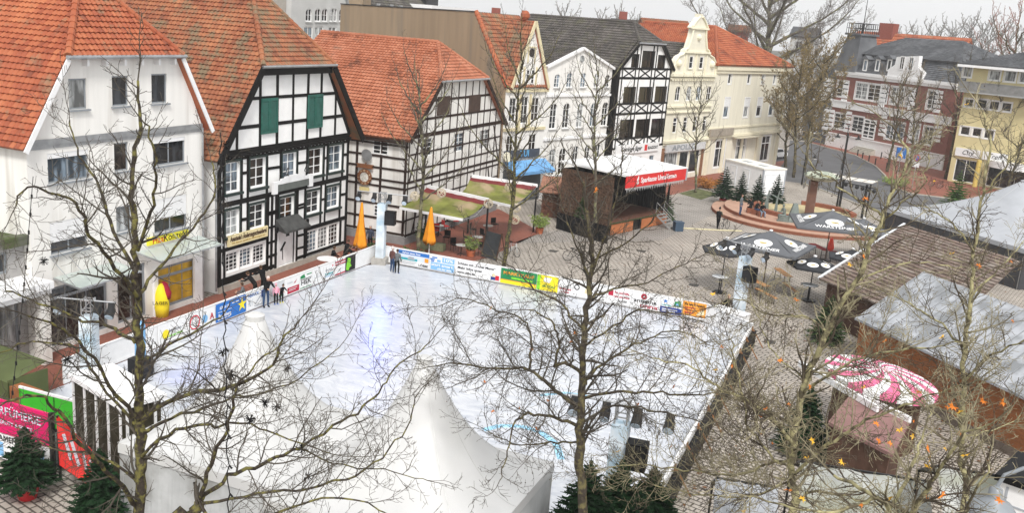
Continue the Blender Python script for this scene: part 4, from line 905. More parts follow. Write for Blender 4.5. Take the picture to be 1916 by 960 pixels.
small_house(1150, 1245, 48, 38, 170, R_(21), 'distant grey roof with two small chimneys between the dark and orange roofs', tile_dark, chim=1165)
small_house(1208, 1290, 52, 36, 150, R_(21), 'distant weathered orange roof just left of the baroque gable', tile_old, chim=None)
small_house(1365, 1402, 58, 46, 190, R_(10), 'narrow distant brick house behind the big bare tree', tile_old, wm=MATS['chimney_brick'])
small_house(1480, 1525, 68, 50, 185, R_(0), 'grey gabled house behind the branches of the big bare tree', tile_slate, wm=plaster_grey)
# ============================================================ ground, road, pavements, ice
pav_beige = paving('paving_beige', (.37, .33, .285), (.44, .395, .345), (.085, .072, .06), .46, .25, R_(14), .034)
pav_grey = paving('paving_grey', (.31, .285, .26), (.37, .34, .31), (.085, .075, .065), .5, .27, R_(-30), .034)
pav_red = paving('paving_red', (.22, .07, .045), (.28, .095, .06), (.13, .05, .035), .21, .10, R_(5), .006)
asphalt = mat('asphalt', (.12, .12, .125), .85, .12, .5, .3, bscale=60)
def sheet(name, pts, z, m, kind='structure'):
    mb = MB(); mb.quad(*[(p[0], p[1], z) for p in pts]); return mb.build(name, m, kind=kind)
sheet("ground", [(-540, -55), (540, -55), (540, 880), (-540, 880)], 0, pav_beige)
def gp(*q): return [tuple(G(x, y)[:2]) for x, y in q]
sheet('square_paving', gp((960, 455), (1240, 450), (1345, 395), (1360, 355), (1240, 372), (1180, 400), (1000, 440)), .004, pav_grey)
sheet('pavement_houses', [(-32.2, 10), (-28.9, 10), (-28.9, 52), (-32.2, 52)], .004, pav_red)
sheet('pavement_inn', [(-32.2, 52), (-28.3, 51.2), (-25.0, 51.6), (-23.6, 56), (-23.5, 66), (-29.6, 72), (-36, 56)], .004, pav_red)
sheet('pavement_shops', gp((1180, 372), (1245, 368), (1330, 345), (1452, 322), (1470, 300), (1320, 320), (1180, 340)), .008, pav_red)
road_px = ((1641, 397), (1545, 359), (1500, 343), (1440, 335), (1440, 300), (1476, 280), (1478, 262), (1510, 266), (1548, 277), (1600, 291), (1638, 311), (1656, 329), (1668, 348), (1700, 362), (1820, 378), (1820, 420))
sheet('road', gp(*road_px), .006, asphalt)
sheet('pavement_villa', gp((1478, 262), (1510, 266), (1548, 277), (1600, 291), (1638, 311), (1656, 329), (1668, 348), (1700, 362), (1820, 378), (1900, 350), (1760, 318), (1545, 268)), .010, pav_red)
mb = MB(); K = [G(x, y) for x, y in ((1478, 262), (1510, 266), (1548, 277), (1600, 291), (1638, 311), (1656, 329), (1668, 348), (1700, 362), (1820, 378))]
for a_, c_ in zip(K, K[1:]): mb.bar((a_.x, a_.y, .05), (c_.x, c_.y, .05), .16, .14)
K = [G(x, y) for x, y in ((1641, 397), (1545, 359), (1500, 343))]
for a_, c_ in zip(K, K[1:]): mb.bar((a_.x, a_.y, .05), (c_.x, c_.y, .05), .16, .14)
mb.build('kerb', stone, kind='structure')
mb = MB()
for (px, py) in ((1553, 326), (1570, 331), (1590, 334), (1610, 337), (1629, 340)):
    c = G(px, py); d_ = (G(1629, 340)-G(1570, 331)).normalized(); n_ = Vector((-d_.y, d_.x, 0)); mb.quad(*[(c+d_*sx*.55+n_*sy*1.5+Vector((0, 0, .010))) for sx, sy in ((-1, -1), (1, -1), (1, 1), (-1, 1))])
mb.build('road_markings', mat('road_paint', (.72, .68, .62), .8, .15, 4), kind='structure')
# ice sheet with skate marks
M = bpy.data.materials.new('ice'); M.use_nodes = True; n = M.node_tree; q = n.nodes['Principled BSDF']; q.inputs['Roughness'].default_value = .32
tc = n.nodes.new('ShaderNodeTexCoord')
def ns_(sc, mp=None, det=6, dist=0):
    t = n.nodes.new('ShaderNodeTexNoise'); t.inputs['Scale'].default_value = sc; t.inputs['Detail'].default_value = det; t.inputs['Distortion'].default_value = dist
    if mp:
        m_ = n.nodes.new('ShaderNodeMapping'); m_.inputs['Scale'].default_value = mp[0]; m_.inputs['Rotation'].default_value = (0, 0, mp[1]); n.links.new(tc.outputs['Object'], m_.inputs[0]); n.links.new(m_.outputs[0], t.inputs['Vector'])
    else: n.links.new(tc.outputs['Object'], t.inputs['Vector'])
    return t
wp = ns_(.5, None, 4, 0); ad = n.nodes.new('ShaderNodeVectorMath'); ad.operation = 'MULTIPLY_ADD'; ad.inputs[1].default_value = (2.2, 2.2, 0); n.links.new(wp.outputs['Color'], ad.inputs[0]); n.links.new(tc.outputs['Object'], ad.inputs[2])
def strk(sc, rot):
    t = n.nodes.new('ShaderNodeTexNoise'); t.inputs['Scale'].default_value = 1; t.inputs['Detail'].default_value = 9; t.inputs['Roughness'].default_value = .68
    m_ = n.nodes.new('ShaderNodeMapping'); m_.inputs['Scale'].default_value = sc; m_.inputs['Rotation'].default_value = (0, 0, rot); n.links.new(ad.outputs[0], m_.inputs[0]); n.links.new(m_.outputs[0], t.inputs['Vector']); return t
A_ = strk((.9, 3.6, 1), .45); B_ = strk((1.3, 2.6, 1), 1.6); C_ = ns_(.10, None, 4, .4)
mxn = n.nodes.new('ShaderNodeMath'); mxn.operation = 'ADD'; n.links.new(A_.outputs['Fac'], mxn.inputs[0]); n.links.new(B_.outputs['Fac'], mxn.inputs[1])
ma = n.nodes.new('ShaderNodeMath'); ma.operation = 'MULTIPLY_ADD'; ma.inputs[1].default_value = .9; n.links.new(C_.outputs['Fac'], ma.inputs[0]); n.links.new(mxn.outputs[0], ma.inputs[2])
hf = n.nodes.new('ShaderNodeMath'); hf.operation = 'MULTIPLY'; hf.inputs[1].default_value = .345; n.links.new(ma.outputs[0], hf.inputs[0])
cr = n.nodes.new('ShaderNodeValToRGB'); cr.color_ramp.elements[0].position = .40; cr.color_ramp.elements[1].position = .62
cr.color_ramp.elements[0].color = (.38, .41, .47, 1); cr.color_ramp.elements[1].color = (.66, .67, .69, 1); n.links.new(hf.outputs[0], cr.inputs[0]); n.links.new(cr.outputs[0], q.inputs['Base Color'])
bp = n.nodes.new('ShaderNodeBump'); bp.inputs['Strength'].default_value = .25; bp.inputs['Distance'].default_value = .01; n.links.new(mxn.outputs[0], bp.inputs['Height']); n.links.new(bp.outputs[0], q.inputs['Normal'])
RK = [(-28.75, 22.0), (-5.3, 22.0), (-5.3, 48.3), (-6.6, 50.0), (-8.5, 50.4), (-27.6, 50.4), (-28.75, 49.2)]
mb = MB(); mb.slab([(x, y) for x, y in RK], 0.0, .10); ice = mb.build('ice_rink_surface', M, kind='structure')
mb = MB(); mb.box(-28.7, -22, 21, 23, .11, .16); mb.build('rubber_matting', mat('rubber', (.1, .1, .1), .9), kind='structure')

mb = MB(); K = [G(x, y, .105) for x, y in ((905, 805), (935, 797), (975, 798), (1010, 808), (1040, 830), (1050, 860))]
for a_, c_ in zip(K, K[1:]): mb.bar((a_.x, a_.y, .1), (c_.x, c_.y, .1), .28, .008)
K = [G(x, y, .105) for x, y in ((1010, 740), (1060, 735), (1100, 742))]
for a_, c_ in zip(K, K[1:]): mb.bar((a_.x, a_.y, .1), (c_.x, c_.y, .1), .2, .008)
mb.build('ice_markings', mat('ice_blue', (.30, .58, .78), .4, .3, 2), kind='structure')

mb = MB(); mb.m = 0
for k in range(900):                                  # fallen leaves and scraps
    px, py = rnd.uniform(700, 1900), rnd.uniform(330, 950); g_ = G(px, py); x_, y_ = g_.x, g_.y
    if x_ < -5.2 and 22 < y_ < 50.6: continue
    a_ = rnd.uniform(0, 6.28); s_ = rnd.uniform(.05, .11); mb.quad(*[(x_+s_*cos(a_+j*pi/2)*(1 if j % 2 else .6), y_+s_*sin(a_+j*pi/2)*(1 if j % 2 else .6), .03+.012*(j % 2)) for j in range(4)])
mb.build('fallen_leaves', mat('leaf_litter', (.20, .085, .03), .8, .4, 9), kind='stuff')
mb = MB()
for (px, py) in ((1298, 534), (1200, 470), (1385, 372), (1690, 610), (1335, 640), (1035, 470), (1440, 640)): c = G(px, py); mb.box(c.x-.3, c.x+.3, c.y-.3, c.y+.3, .005, .016)
mb.build('drain_covers', mat('drain_iron', (.07, .065, .06), .7, .2, 8), kind='structure')
# ============================================================ rink barriers, banners, light towers
def cm(name, c, r=.6, **k): return mat('paint_'+name, c, r, .05, 3, **k)
C_ = dict(white=white_paint, blue=cm('blue', (.03, .16, .50)), sky=cm('sky', (.22, .45, .72)), navy=cm('navy', (.02, .05, .25)), red=cm('red', (.55, .02, .04)), crimson=cm('crimson', (.42, .02, .05)), yellow=cm('yellow', (.85, .70, .03)),
          green=cm('green', (.02, .22, .08)), lime=cm('lime', (.22, .62, .04)), orange=cm('orange', (.78, .32, .04)), black=cm('black', (.015, .015, .017)), grey=cm('grey', (.35, .37, .4)), pale=cm('pale', (.62, .68, .78)), teal=cm('teal', (.03, .35, .40)), lgrey=cm('lgrey', (.6, .62, .64)), sand=cm('sand', (.72, .62, .40)), brown=cm('brown', (.2, .09, .04)))
def barrier(name, label, org, rz, L, step=2.0):
    e = empty(name, org, rz, label, 'rink barrier', 'white boards round the ice rink'); n = int(math.ceil(L/step))
    for i in range(n):
        a, c = i*step+.01, min(L, (i+1)*step)-.01; mb = MB(); mb.box(a, c, 0, .06, .12, 1.12); mb.box(a, c, -.02, .08, 1.12, 1.17); mb.box(a, c, -.012, 0, .12, .26); mb.build('board', C_['white'], e)
        mb = MB(); mb.bar((a+.2, .1, .1), (a+.2, .1, 1.1), .06, .06); mb.bar((a+.2, .1, 1.0), (a+.2, .75, .05), .05, .05); mb.build('brace', wood, e)
    return e
barrier('rink_barrier', 'white rink boards hung with banners along the timber-framed house', (-28.8, 26.0, 0), R_(90), 24.3)
barrier('rink_barrier', 'white rink boards hung with banners along the far side of the ice', (-28.6, 50.5, 0), 0, 20.6)
e = barrier('rink_barrier', 'white rink boards with black kick strip along the paved right side', (-5.15, 48.2, 0), R_(-90), 22)
MB().box(0, 22, .08, .3, .0, .85).build('kick_strip', black, e)
e = barrier('rink_barrier', 'short slanted white boards at the far right corner of the rink', (-8.0, 50.5, 0), R_(-38), 3.7)
def vplane(px, py, axis, val):
    d = ray(px, py); t = (val-(CP.x if axis == 0 else CP.y))/(d.x if axis == 0 else d.y); return CP+d*t
def banner(side, pa, pb, label, bg, items, h=(.2, 1.1)):
    if side == 'L':
        ya = [497+(683-p)*.396-14 for p in (pa, pb)]; A = vplane(pa, ya[0], 0, -28.74); Bq = vplane(pb, ya[1], 0, -28.74); org = (-28.735, A.y, 0); w_ = Bq.y-A.y; rz = R_(90)
    else:
        ya = [500+(p-700)*.172-14 for p in (pa, pb)]; A = vplane(pa, ya[0], 1, 50.44); Bq = vplane(pb, ya[1], 1, 50.44); org = (A.x, 50.44, 0); w_ = Bq.x-A.x; rz = 0
    e = empty('advertising_banner', org, rz, label, 'banner', 'advertising banners on the rink boards')
    Hh = h[1]-h[0]; MB().box(.01, w_-.01, 0, .03, h[0], h[1]).build('banner_sheet', C_[bg], e)
    k = 0
    for it in items:
        k += 1; y = -.004-.002*k
        if it[0] == 'r': MB().box(w_*it[1], w_*it[2], y, -.001, h[0]+Hh*it[3], h[0]+Hh*it[4]).build('printed_field', C_[it[5]], e)
        elif it[0] == 'd': MB().lathe([(.005, 0), (it[3]*Hh, 0), (it[3]*Hh, .004)], (w_*it[1], y, h[0]+Hh*it[2]), 16, Matrix.Rotation(R_(90), 4, 'X') @ Matrix.Scale(1, 4)).build('printed_disc', C_[it[4]], e)
        elif it[0] == 'o':
            mb = MB(); r = it[3]*Hh; mb.tube([(w_*it[1]+r*cos(2*pi*j/18), y, h[0]+Hh*it[2]+r*sin(2*pi*j/18)) for j in range(19)], .03, 4, cap=False); mb.build('printed_ring', C_[it[4]], e)
        elif it[0] == 's':
            mb = MB(); r = it[3]*Hh; pts = [(w_*it[1]+(r if j % 2 == 0 else r*.38)*sin(2*pi*j/10), y, h[0]+Hh*it[2]+(r if j % 2 == 0 else r*.38)*cos(2*pi*j/10)) for j in range(10)]
            mb.faces([(w_*it[1], y, h[0]+Hh*it[2])]+pts, [(0, 1+(j+1) % 10, 1+j) for j in range(10)]); mb.build('printed_star', C_[it[4]], e)
        elif it[0] == 'p':
            mb = MB(); mb.quad(*[(w_*a_, y, h[0]+Hh*c_) for a_, c_ in it[1]]); mb.build('printed_shape', C_[it[2]], e)
        else:
            _, s, sz, u, v, c = it[:6]; text(s, sz*Hh, C_[c], e, (w_*u, y, h[0]+Hh*v), (R_(90), 0, 0), ext=.001, w=(it[6]*w_ if len(it) > 6 else None), bold=.006)
    return e
banner('L', 296, 403, 'white banner with red ring and small logos nearest the shop', 'white', [('o', .62, .5, .36, 'red'), ('t', 'BEERDIGUNG', .16, .28, .55, 'grey', .2), ('d', .80, .5, .22, 'sky'), ('t', 'A', .5, .93, .5, 'red'), ('t', 'Café am Markt', .15, .28, .3, 'lime', .25), ('d', .12, .45, .25, 'yellow')])
banner('L', 404.5, 460, 'blue banner with yellow star lettered Bromberg', 'blue', [('t', 'SÜD- & OST', .2, .28, .74, 'white', .34), ('t', 'Bromberg', .3, .28, .3, 'white', .42), ('s', .86, .52, .42, 'yellow'), ('r', .05, .5, .52, .54, 'white'), ('r', .05, .45, .1, .14, 'white'), ('r', .52, .75, .78, .82, 'white'), ('t', '1.200 €', .13, .85, .92, 'white')])
banner('L', 461, 493, 'white banner lettered HEIDUCK with grey outline drawings', 'white', [('t', 'HEIDUCK', .24, .4, .82, 'blue', .62), ('r', .1, .28, .2, .6, 'lgrey'), ('r', .33, .37, .2, .6, 'lgrey'), ('p', [(.45, .2), (.5, .2), (.85, .62), (.8, .66)], 'grey'), ('r', .86, .96, .5, .9, 'navy'), ('r', .45, .9, .1, .14, 'grey')])
banner('L', 508, 531, 'pale grey banner with red lips emblem behind the skating children', 'lgrey', [('p', [(.25, .5), (.5, .35), (.75, .5), (.5, .68)], 'red'), ('r', .3, .7, .49, .52, 'white'), ('r', .6, .9, .1, .28, 'green')])
banner('L', 532, 560, 'white banner with crimson lower half and small bird emblem', 'white', [('r', .2, .98, .04, .42, 'crimson'), ('r', .3, .85, .3, .33, 'white'), ('r', .3, .75, .2, .23, 'white'), ('p', [(.6, .62), (.7, .6), (.85, .85), (.72, .72)], 'crimson'), ('t', 'KAMEN', .14, .35, .72, 'lgrey', .35)])
banner('L', 560.5, 584, 'white banner with green roof shape over black figures lettered HSK', 'white', [('p', [(.05, .68), (.45, .68), (.35, .95), (.05, .85)], 'green'), ('t', 'HSK', .42, .5, .4, 'black', .8), ('r', .05, .95, .06, .1, 'green'), ('r', .55, .95, .82, .88, 'green'), ('r', .05, .95, .6, .63, 'black')])
banner('L', 584.5, 605, 'white banner lettered LIGA in thin grey', 'white', [('t', 'LIGA', .4, .5, .5, 'lgrey', .7), ('r', .2, .8, .2, .22, 'lgrey')])
banner('L', 605.5, 626, 'white banner lettered Kamener in teal', 'white', [('t', 'Ihre Stadt', .2, .45, .62, 'grey', .6), ('t', 'Kamener', .24, .5, .36, 'teal', .75), ('r', .1, .95, .18, .22, 'sky'), ('d', .8, .82, .06, 'red')])
banner('L', 626.5, 646, 'white banner with crimson stripes along top and bottom', 'white', [('r', .0, 1, .86, .96, 'crimson'), ('r', 0, 1, .7, .78, 'crimson'), ('r', 0, 1, .03, .12, 'crimson'), ('r', .1, .8, .4, .43, 'lgrey')])
banner('L', 646.5, 665, 'dark grey banner with bright green splash by the corner', 'black', [('p', [(.05, .15), (.35, .05), (.4, .5), (.1, .6)], 'lime'), ('p', [(.1, .55), (.45, .3), (.5, .85), (.2, .95)], 'lime'), ('p', [(.3, .2), (.6, .3), (.45, .5), (.35, .45)], 'lime')])
banner('B', 745, 802, 'banner with blue heading above a photo of cars lettered LÖBBE', 'pale', [('r', 0, 1, .76, 1, 'blue'), ('t', 'Auf zur neuen Tour', .17, .42, .87, 'white', .6), ('r', 0, 1, 0, .36, 'white'), ('r', 0.0, .62, .36, .52, 'teal'), ('p', [(.3, .42), (.55, .42), (.5, .62), (.34, .62)], 'grey'), ('r', .86, .98, .4, .68, 'orange'), ('t', 'LÖBBE', .22, .82, .14, 'black', .3), ('r', .05, .6, .24, .28, 'grey'), ('r', .05, .55, .12, .16, 'grey')])
banner('B', 803, 850, 'pale blue banner lettered 10% start smart', 'white', [('r', .05, .98, .03, .55, 'sky'), ('r', .5, .98, .62, .97, 'sky'), ('t', '10%', .32, .73, .8, 'white', .36), ('t', 'start smart', .28, .5, .4, 'white', .85), ('t', 'mit der ukbs', .18, .6, .14, 'white', .55), ('r', .02, .2, .72, .8, 'blue'), ('r', .1, .3, .85, .93, 'blue'), ('r', .3, .44, .62, .78, 'sky'), ('r', .06, .18, .6, .68, 'blue')])
banner('B', 851, 935, 'white banner lettered Schluss mit Hotel Mama in bold black', 'white', [('t', 'Schluss mit „Hotel Mama“', .24, .47, .8, 'black', .84), ('t', 'Mehr Infos unter', .24, .33, .5, 'black', .55), ('t', 'www.ukbs.de', .24, .25, .2, 'black', .4), ('r', .9, .98, .08, .4, 'red'), ('d', .86, .4, .12, 'sand'), ('r', .8, .9, .08, .28, 'navy')])
banner('B', 936, 1003, 'green and yellow banner with orange lettering behind the bare twigs', 'green', [('t', 'MARKTKAUF', .3, .5, .72, 'orange', .85), ('r', 0, 1, 0, .22, 'yellow'), ('r', 0, 1, .22, .28, 'orange'), ('r', .3, .9, .38, .5, 'lime')])
banner('B', 1004, 1043, 'bright yellow banner with green edge between green and white ones', 'yellow', [('r', 0, .15, 0, 1, 'lime'), ('t', 'AKTION', .24, .55, .3, 'green', .6), ('p', [(.3, .6), (.6, .55), (.7, .9), (.35, .9)], 'white')])
banner('B', 1044, 1088, 'white banner with black ring logo and small red lettering', 'white', [('o', .78, .62, .16, 'black'), ('t', 'Ihr Fachmann', .18, .3, .36, 'crimson', .5), ('t', 'in Kamen', .18, .3, .16, 'crimson', .35)])
banner('B', 1089, 1134, 'plain white banner behind the dark trunk of the foreground tree', 'white', [('r', .1, .4, .3, .6, 'sand'), ('r', .5, .9, .4, .45, 'grey')])
banner('B', 1135, 1180, 'white banner with three lines of crimson lettering', 'white', [('t', 'Rat und Hilfe', .22, .6, .75, 'crimson', .6), ('t', 'rund ums Haus', .22, .6, .5, 'crimson', .65), ('t', 'Tel. 02307', .2, .65, .22, 'black', .4), ('r', .05, .25, .5, .85, 'crimson')])
banner('B', 1181, 1234, 'white banner lettered antenne unna with red arcs', 'white', [('o', .42, .8, .09, 'crimson'), ('o', .42, .8, .16, 'crimson'), ('t', 'antenne', .34, .48, .5, 'black', .8), ('t', 'unna', .4, .62, .2, 'crimson', .62)])
banner('B', 1235, 1275, 'white banner with green bird emblem above a dark blue field', 'white', [('r', 0, 1, 0, .42, 'navy'), ('r', .08, .8, .24, .3, 'white'), ('r', .08, .7, .12, .17, 'white'), ('p', [(.6, .5), (.92, .55), (.95, .92), (.65, .85)], 'green'), ('p', [(.7, .6), (.85, .6), (.8, .75), (.72, .72)], 'sky'), ('s', .22, .78, .16, 'blue'), ('r', .05, .5, .5, .54, 'teal')])
banner('B', 1276, 1320, 'orange banner lettered Eis am Projekt in black', 'orange', [('t', 'Eis am Projekt?', .2, .5, .84, 'black', .85), ('r', .1, .55, .6, .66, 'crimson'), ('r', .1, .5, .44, .5, 'crimson'), ('r', .1, .5, .28, .34, 'crimson'), ('p', [(.6, .2), (.95, .3), (.9, .65), (.7, .45)], 'sand'), ('r', .0, 1, .0, .1, 'white')])
# light towers
cloth_blue = mat('tower_cloth', (.62, .68, .73), .7, .25, 1.4, col2=(.36, .52, .64), thr=.56)
def tower(loc, rz, label, top=4.3, spots=4, speaker=True, arm=1.6, first=True):
    e = empty('light_tower', loc, rz, label, 'light tower', 'cloth-wrapped light towers round the rink')
    MB().box(-.45, .45, -.45, .45, 0, .5).build('base_block', mat('concrete_block', (.36, .34, .31), .9, .15, 4, .3), e)
    mb = MB(); mb.box(-.26, .26, -.26, .26, .5, top-.35); mb.build('cloth_cover', cloth_blue, e)
    mb = MB()
    for sx in (-.18, .18):
        for sy in (-.18, .18): mb.tube([(sx, sy, top-.35), (sx, sy, top+.35)], .03, 6)
    for z in (top-.1, top+.3):
        for a_, c_ in (((-.18, -.18), (.18, -.18)), ((.18, -.18), (.18, .18)), ((.18, .18), (-.18, .18)), ((-.18, .18), (-.18, -.18))): mb.bar((*a_, z), (*c_, z+.0), .04, .04)
    mb.bar((-.18, -.18, top-.1), (.18, -.18, top+.3), .03, .03); mb.bar((.18, .18, top-.1), (-.18, .18, top+.3), .03, .03)
    mb.tube([(-arm, -.1, top+.3), (arm, -.1, top+.3)], .035, 6); mb.build('truss', steel, e)
    for i in range(spots):
        x = -arm+.15+(2*arm-.3)*i/(spots-1)
        if abs(x) < .3: x = .45
        mb = MB(); Mx = Matrix.Translation((x, -.25, top-.05)) @ Matrix.Rotation(R_(115+8*(i % 3)), 4, 'X')
        mb.lathe([(.08, -.22), (.15, -.16), (.17, .18), (.17, .2)], (0, 0, 0), 12, Mx); mb.bar((x, -.1, top+.3), (x, -.22, top), .26, .03); h_ = mb.build('spotlight', dark_metal, e)
        MB().lathe([(.01, .205), (.15, .205), (.15, .215)], (0, 0, 0), 12, Mx).build('lens', mat('spot_lens', (.55, .65, .75), .1, .1), h_)
    if speaker:
        mb = MB(); mb.box(.28, .92, -.5, .0, top-1.6, top-.75); s_ = mb.build('speaker_box', black, e); MB().box(.33, .87, -.515, -.5, top-1.55, top-.8).build('speaker_grille', dark_metal, s_)
    return e
tower((-28.35, 50.05, 0), R_(15), 'light tower with pale blue cloth in the far left rink corner', 4.3)
tower((-6.3, 51.3, 0), R_(-30), 'light tower with pale blue cloth behind the far right rink corner', 4.3)
p = G(1165, 772, 4.3); tower((p.x, p.y, 0), R_(5), 'light tower with four hanging lamps at the near right of the ice', 4.3, speaker=True)
p = G(165, 575, 4.0); tower((p.x, p.y, 0), R_(20), 'light tower with light blue cloth left of the mossy foreground trunk', 4.0, spots=3, speaker=False, arm=1.1)
for (px, py, zz, en, sz) in ((700, 605, 4.5, 520, 34), (365, 700, 4.5, 420, 34)):       # the towers' lit blue lamps
    sp_ = bpy.data.lights.new('tower_lamp', 'SPOT'); sp_.energy = en; sp_.color = (.05, .12, 1); sp_.spot_size = R_(sz); sp_.spot_blend = 1; sp_.shadow_soft_size = .15
    o_ = bpy.data.objects.new('tower_lamp', sp_); scene.collection.objects.link(o_); src_ = Vector((-28.0, 49.5, zz)) if px == 700 else Vector((-26.5, 26, zz)); o_.location = src_; o_.rotation_euler = (src_-G(px, py, .1)).to_track_quat('Z', 'Y').to_euler()
# ============================================================ white pagoda tents
tent_white = mat('tent_white', (.53, .53, .525), .5, .05, .9, .5, bscale=1.6, col2=(.53, .53, .515), thr=.6); tent_dirty = mat('tent_wall', (.46, .47, .47), .6, .15, 1.1, .15, col2=(.28, .28, .27), thr=.58)
def pagoda(cx, cy, s, ze, zp, label, pw=2.6, r0=.2, m=None, rz=0.0, wallh=True, mw=None, grp=None, cat='tent'):
    e = empty('pagoda_tent', (cx, cy, 0), rz, label, cat, grp); mb = MB(); N = 32; K = 18; vs = []; fs = []
    for k in range(K+1):
        t = k/K
        for j in range(4*N//4):
            a = 2*pi*j/N; sq = 1/max(abs(cos(a)), abs(sin(a))); q = (1-t)
            rad = (s/2)*(sq*(q)+1.0*(1-q))*q+r0*(1-q); z = ze+(zp-ze)*(t**pw); vs.append((rad*cos(a), rad*sin(a), z+.04*sin(a*8)*q*t))
    for k in range(K):
        for j in range(N): fs.append((k*N+j, k*N+(j+1) % N, (k+1)*N+(j+1) % N, (k+1)*N+j))
    fs.append(tuple(K*N+j for j in range(N))); mb.faces(vs, fs); rf = mb.build('tent_roof', m or tent_white, e, smooth=True)
    mb = MB()
    for j in range(0, N, 4):
        pts = [Vector(vs[k*N+j])+Vector((0, 0, .012)) for k in range(K+1)]
        for p_, q_ in zip(pts, pts[1:]): mb.bar(p_, q_, .022, .006)
    mb.build('roof_seams', mat('tent_seam', (.56, .56, .55), .6), rf)
    MB().lathe([(r0+.02, zp-.12), (r0+.03, zp+.1), (r0*.6, zp+.16)], (0, 0, 0), 14).build('peak_cap', m or tent_white, rf)
    mb = MB(); h = s/2
    mb.box(-h, h, -h-.02, -h, ze-.3, ze+.02); mb.box(-h, h, h, h+.02, ze-.3, ze+.02); mb.box(-h-.02, -h, -h, h, ze-.3, ze+.02); mb.box(h, h+.02, -h, h, ze-.3, ze+.02); mb.build('valance', m or tent_white, e)
    if wallh:
        n = 12
        for (ax, sg) in ((0, -1), (0, 1), (1, -1), (1, 1)):
            mb = MB()
            for k in range(n*3):
                a0, a1_ = -h+s*k/(n*3), -h+s*(k+1)/(n*3); o0, o1 = .03*sin(k*1.3), .03*sin((k+1)*1.3)
                if ax == 0: mb.quad((a0, sg*(h-.03)+o0, 0.02), (a1_, sg*(h-.03)+o1, 0.02), (a1_, sg*(h-.03), ze-.05), (a0, sg*(h-.03), ze-.05))
                else: mb.quad((sg*(h-.03)+o0, a0, 0.02), (sg*(h-.03)+o1, a1_, 0.02), (sg*(h-.03), a1_, ze-.05), (sg*(h-.03), a0, ze-.05))
            mb.build('side_wall', mw or tent_dirty, e)
    mb = MB()
    for sx in (-1, 1):
        for sy in (-1, 1): mb.bar((sx*(h-.08), sy*(h-.08), 0), (sx*(h-.08), sy*(h-.08), ze), .09, .09)
    mb.tube([(0, 0, ze), (0, 0, zp)], .05, 6); mb.build('tent_pole', steel, e)
    return e
pagoda(-10.72, 21.6, 5.98, 2.8, 6.35, 'white pagoda tent with tall pointed peak in the foreground centre', grp='white pagoda tents in the foreground', pw=1.8)
pagoda(-16.5, 21.85, 5.4, 2.8, 6.4, 'white pagoda tent behind the forked foreground branches, left of the central tent', grp='white pagoda tents in the foreground', pw=1.8, r0=.26)
# ============================================================ stage
so_ = Vector((-18.85, 68.5, 0)); st = empty('stage', so_, RZ, 'mobile stage with white roof, red bank sign and black curtains', 'stage')
SW, SD, SH = 8.6, 4.9, 4.55
MB().box(0, SW, 0, SD, .85, 1.0).build('stage_deck', mat('deck_brown', (.13, .06, .04), .8, .2, 2), st)
for (x0, x2) in ((.15, 3.2), (4.5, SW-.2)): MB().box(x0, x2, -.06, 0, .05, .85).build('front_panel', mat('panel_terracotta', (.42, .15, .06), .8, .12, 2), st)
MB().box(3.25, 4.45, .1, .2, .02, .85).build('front_gap_cover', black, st)
mb = MB()
for k in range(60): x = .1+k*(SW-.2)/60; mb.tube([(x, -.08, .93), (x+.09, -.14, .98+.05*sin(k*2.1)), (x+.14, -.07, .9)], .035, 4)
mb.build('fir_garland', mat('garland', (.05, .07, .03), .9, .4, 8), st)
def wavy(mb, p, d, L, z0, z1, am=.05, n=60, fr=2.2):
    d = Vector(d); nx = Vector((-d.y, d.x, 0)); p = Vector(p)
    for k in range(n):
        a = p+d*(L*k/n)+nx*(am*sin(k*fr)); c = p+d*(L*(k+1)/n)+nx*(am*sin((k+1)*fr)); mb.quad((a.x, a.y, z0), (c.x, c.y, z0), (c.x, c.y, z1), (a.x, a.y, z1))
mb = MB(); wavy(mb, (.1, SD-.1, 0), (1, 0, 0), SW-.2, 1.0, SH); wavy(mb, (SW-.1, .4, 0), (0, 1, 0), SD-.5, 1.0, SH); wavy(mb, (.12, .3, 0), (0, 1, 0), SD-.4, 1.0, SH); mb.build('stage_curtain', black_cloth, st)
brush = mat('brushwood', (.10, .06, .04), .95, .6, 6, .6, bscale=20)
mb = MB(); mb.box(-.12, -.02, 0, SD, 0, SH)
for k in range(260):
    y = rnd.uniform(.0, SD); z = rnd.uniform(.3, SH-.2); mb.tube([(-.15, y, z), (-.22, y+rnd.uniform(-.5, .5), z+rnd.uniform(-.5, .5))], .02, 4)
mb.build('brushwood_side', brush, st)
mb = MB()
for x in (.1, SW-.1):
    for y in (.1, SD-.1): mb.bar((x, y, 0), (x, y, SH), .12, .12)
mb.build('stage_post', black, st)
mb = MB(); mb.faces([(-.3, -1.1, SH+.35), (SW+.35, -1.1, SH+.35), (SW+.35, SD+.2, SH+.55), (-.3, SD+.2, SH+.55), (-.3, -1.1, SH+.25), (SW+.35, -1.1, SH+.25), (SW+.35, SD+.2, SH+.4), (-.3, SD+.2, SH+.4)], [(0,1,2,3), (7,6,5,4), (0,4,5,1), (1,5,6,2), (2,6,7,3), (3,7,4,0)])
mb.build('stage_roof', white_paint, st)
sg = MB().box(-.2, SW+.05, -1.2, -1.1, SH-.62, SH+.3).build('bank_sign', red_paint, st)
MB().box(-.25, SW+.3, -1.215, -1.09, SH+.3, SH+.36).build('sign_edge', white_paint, sg); mb = MB(); mb.box(SW+.05, SW+.3, -1.2, -1.05, SH-.7, SH+.3); mb.build('sign_edge', C_['grey'], sg)
text('Sparkasse UnnaKamen', .56, white_paint, sg, (4.45, -1.21, SH-.16), (R_(90), 0, 0), w=5.3, bold=.012)
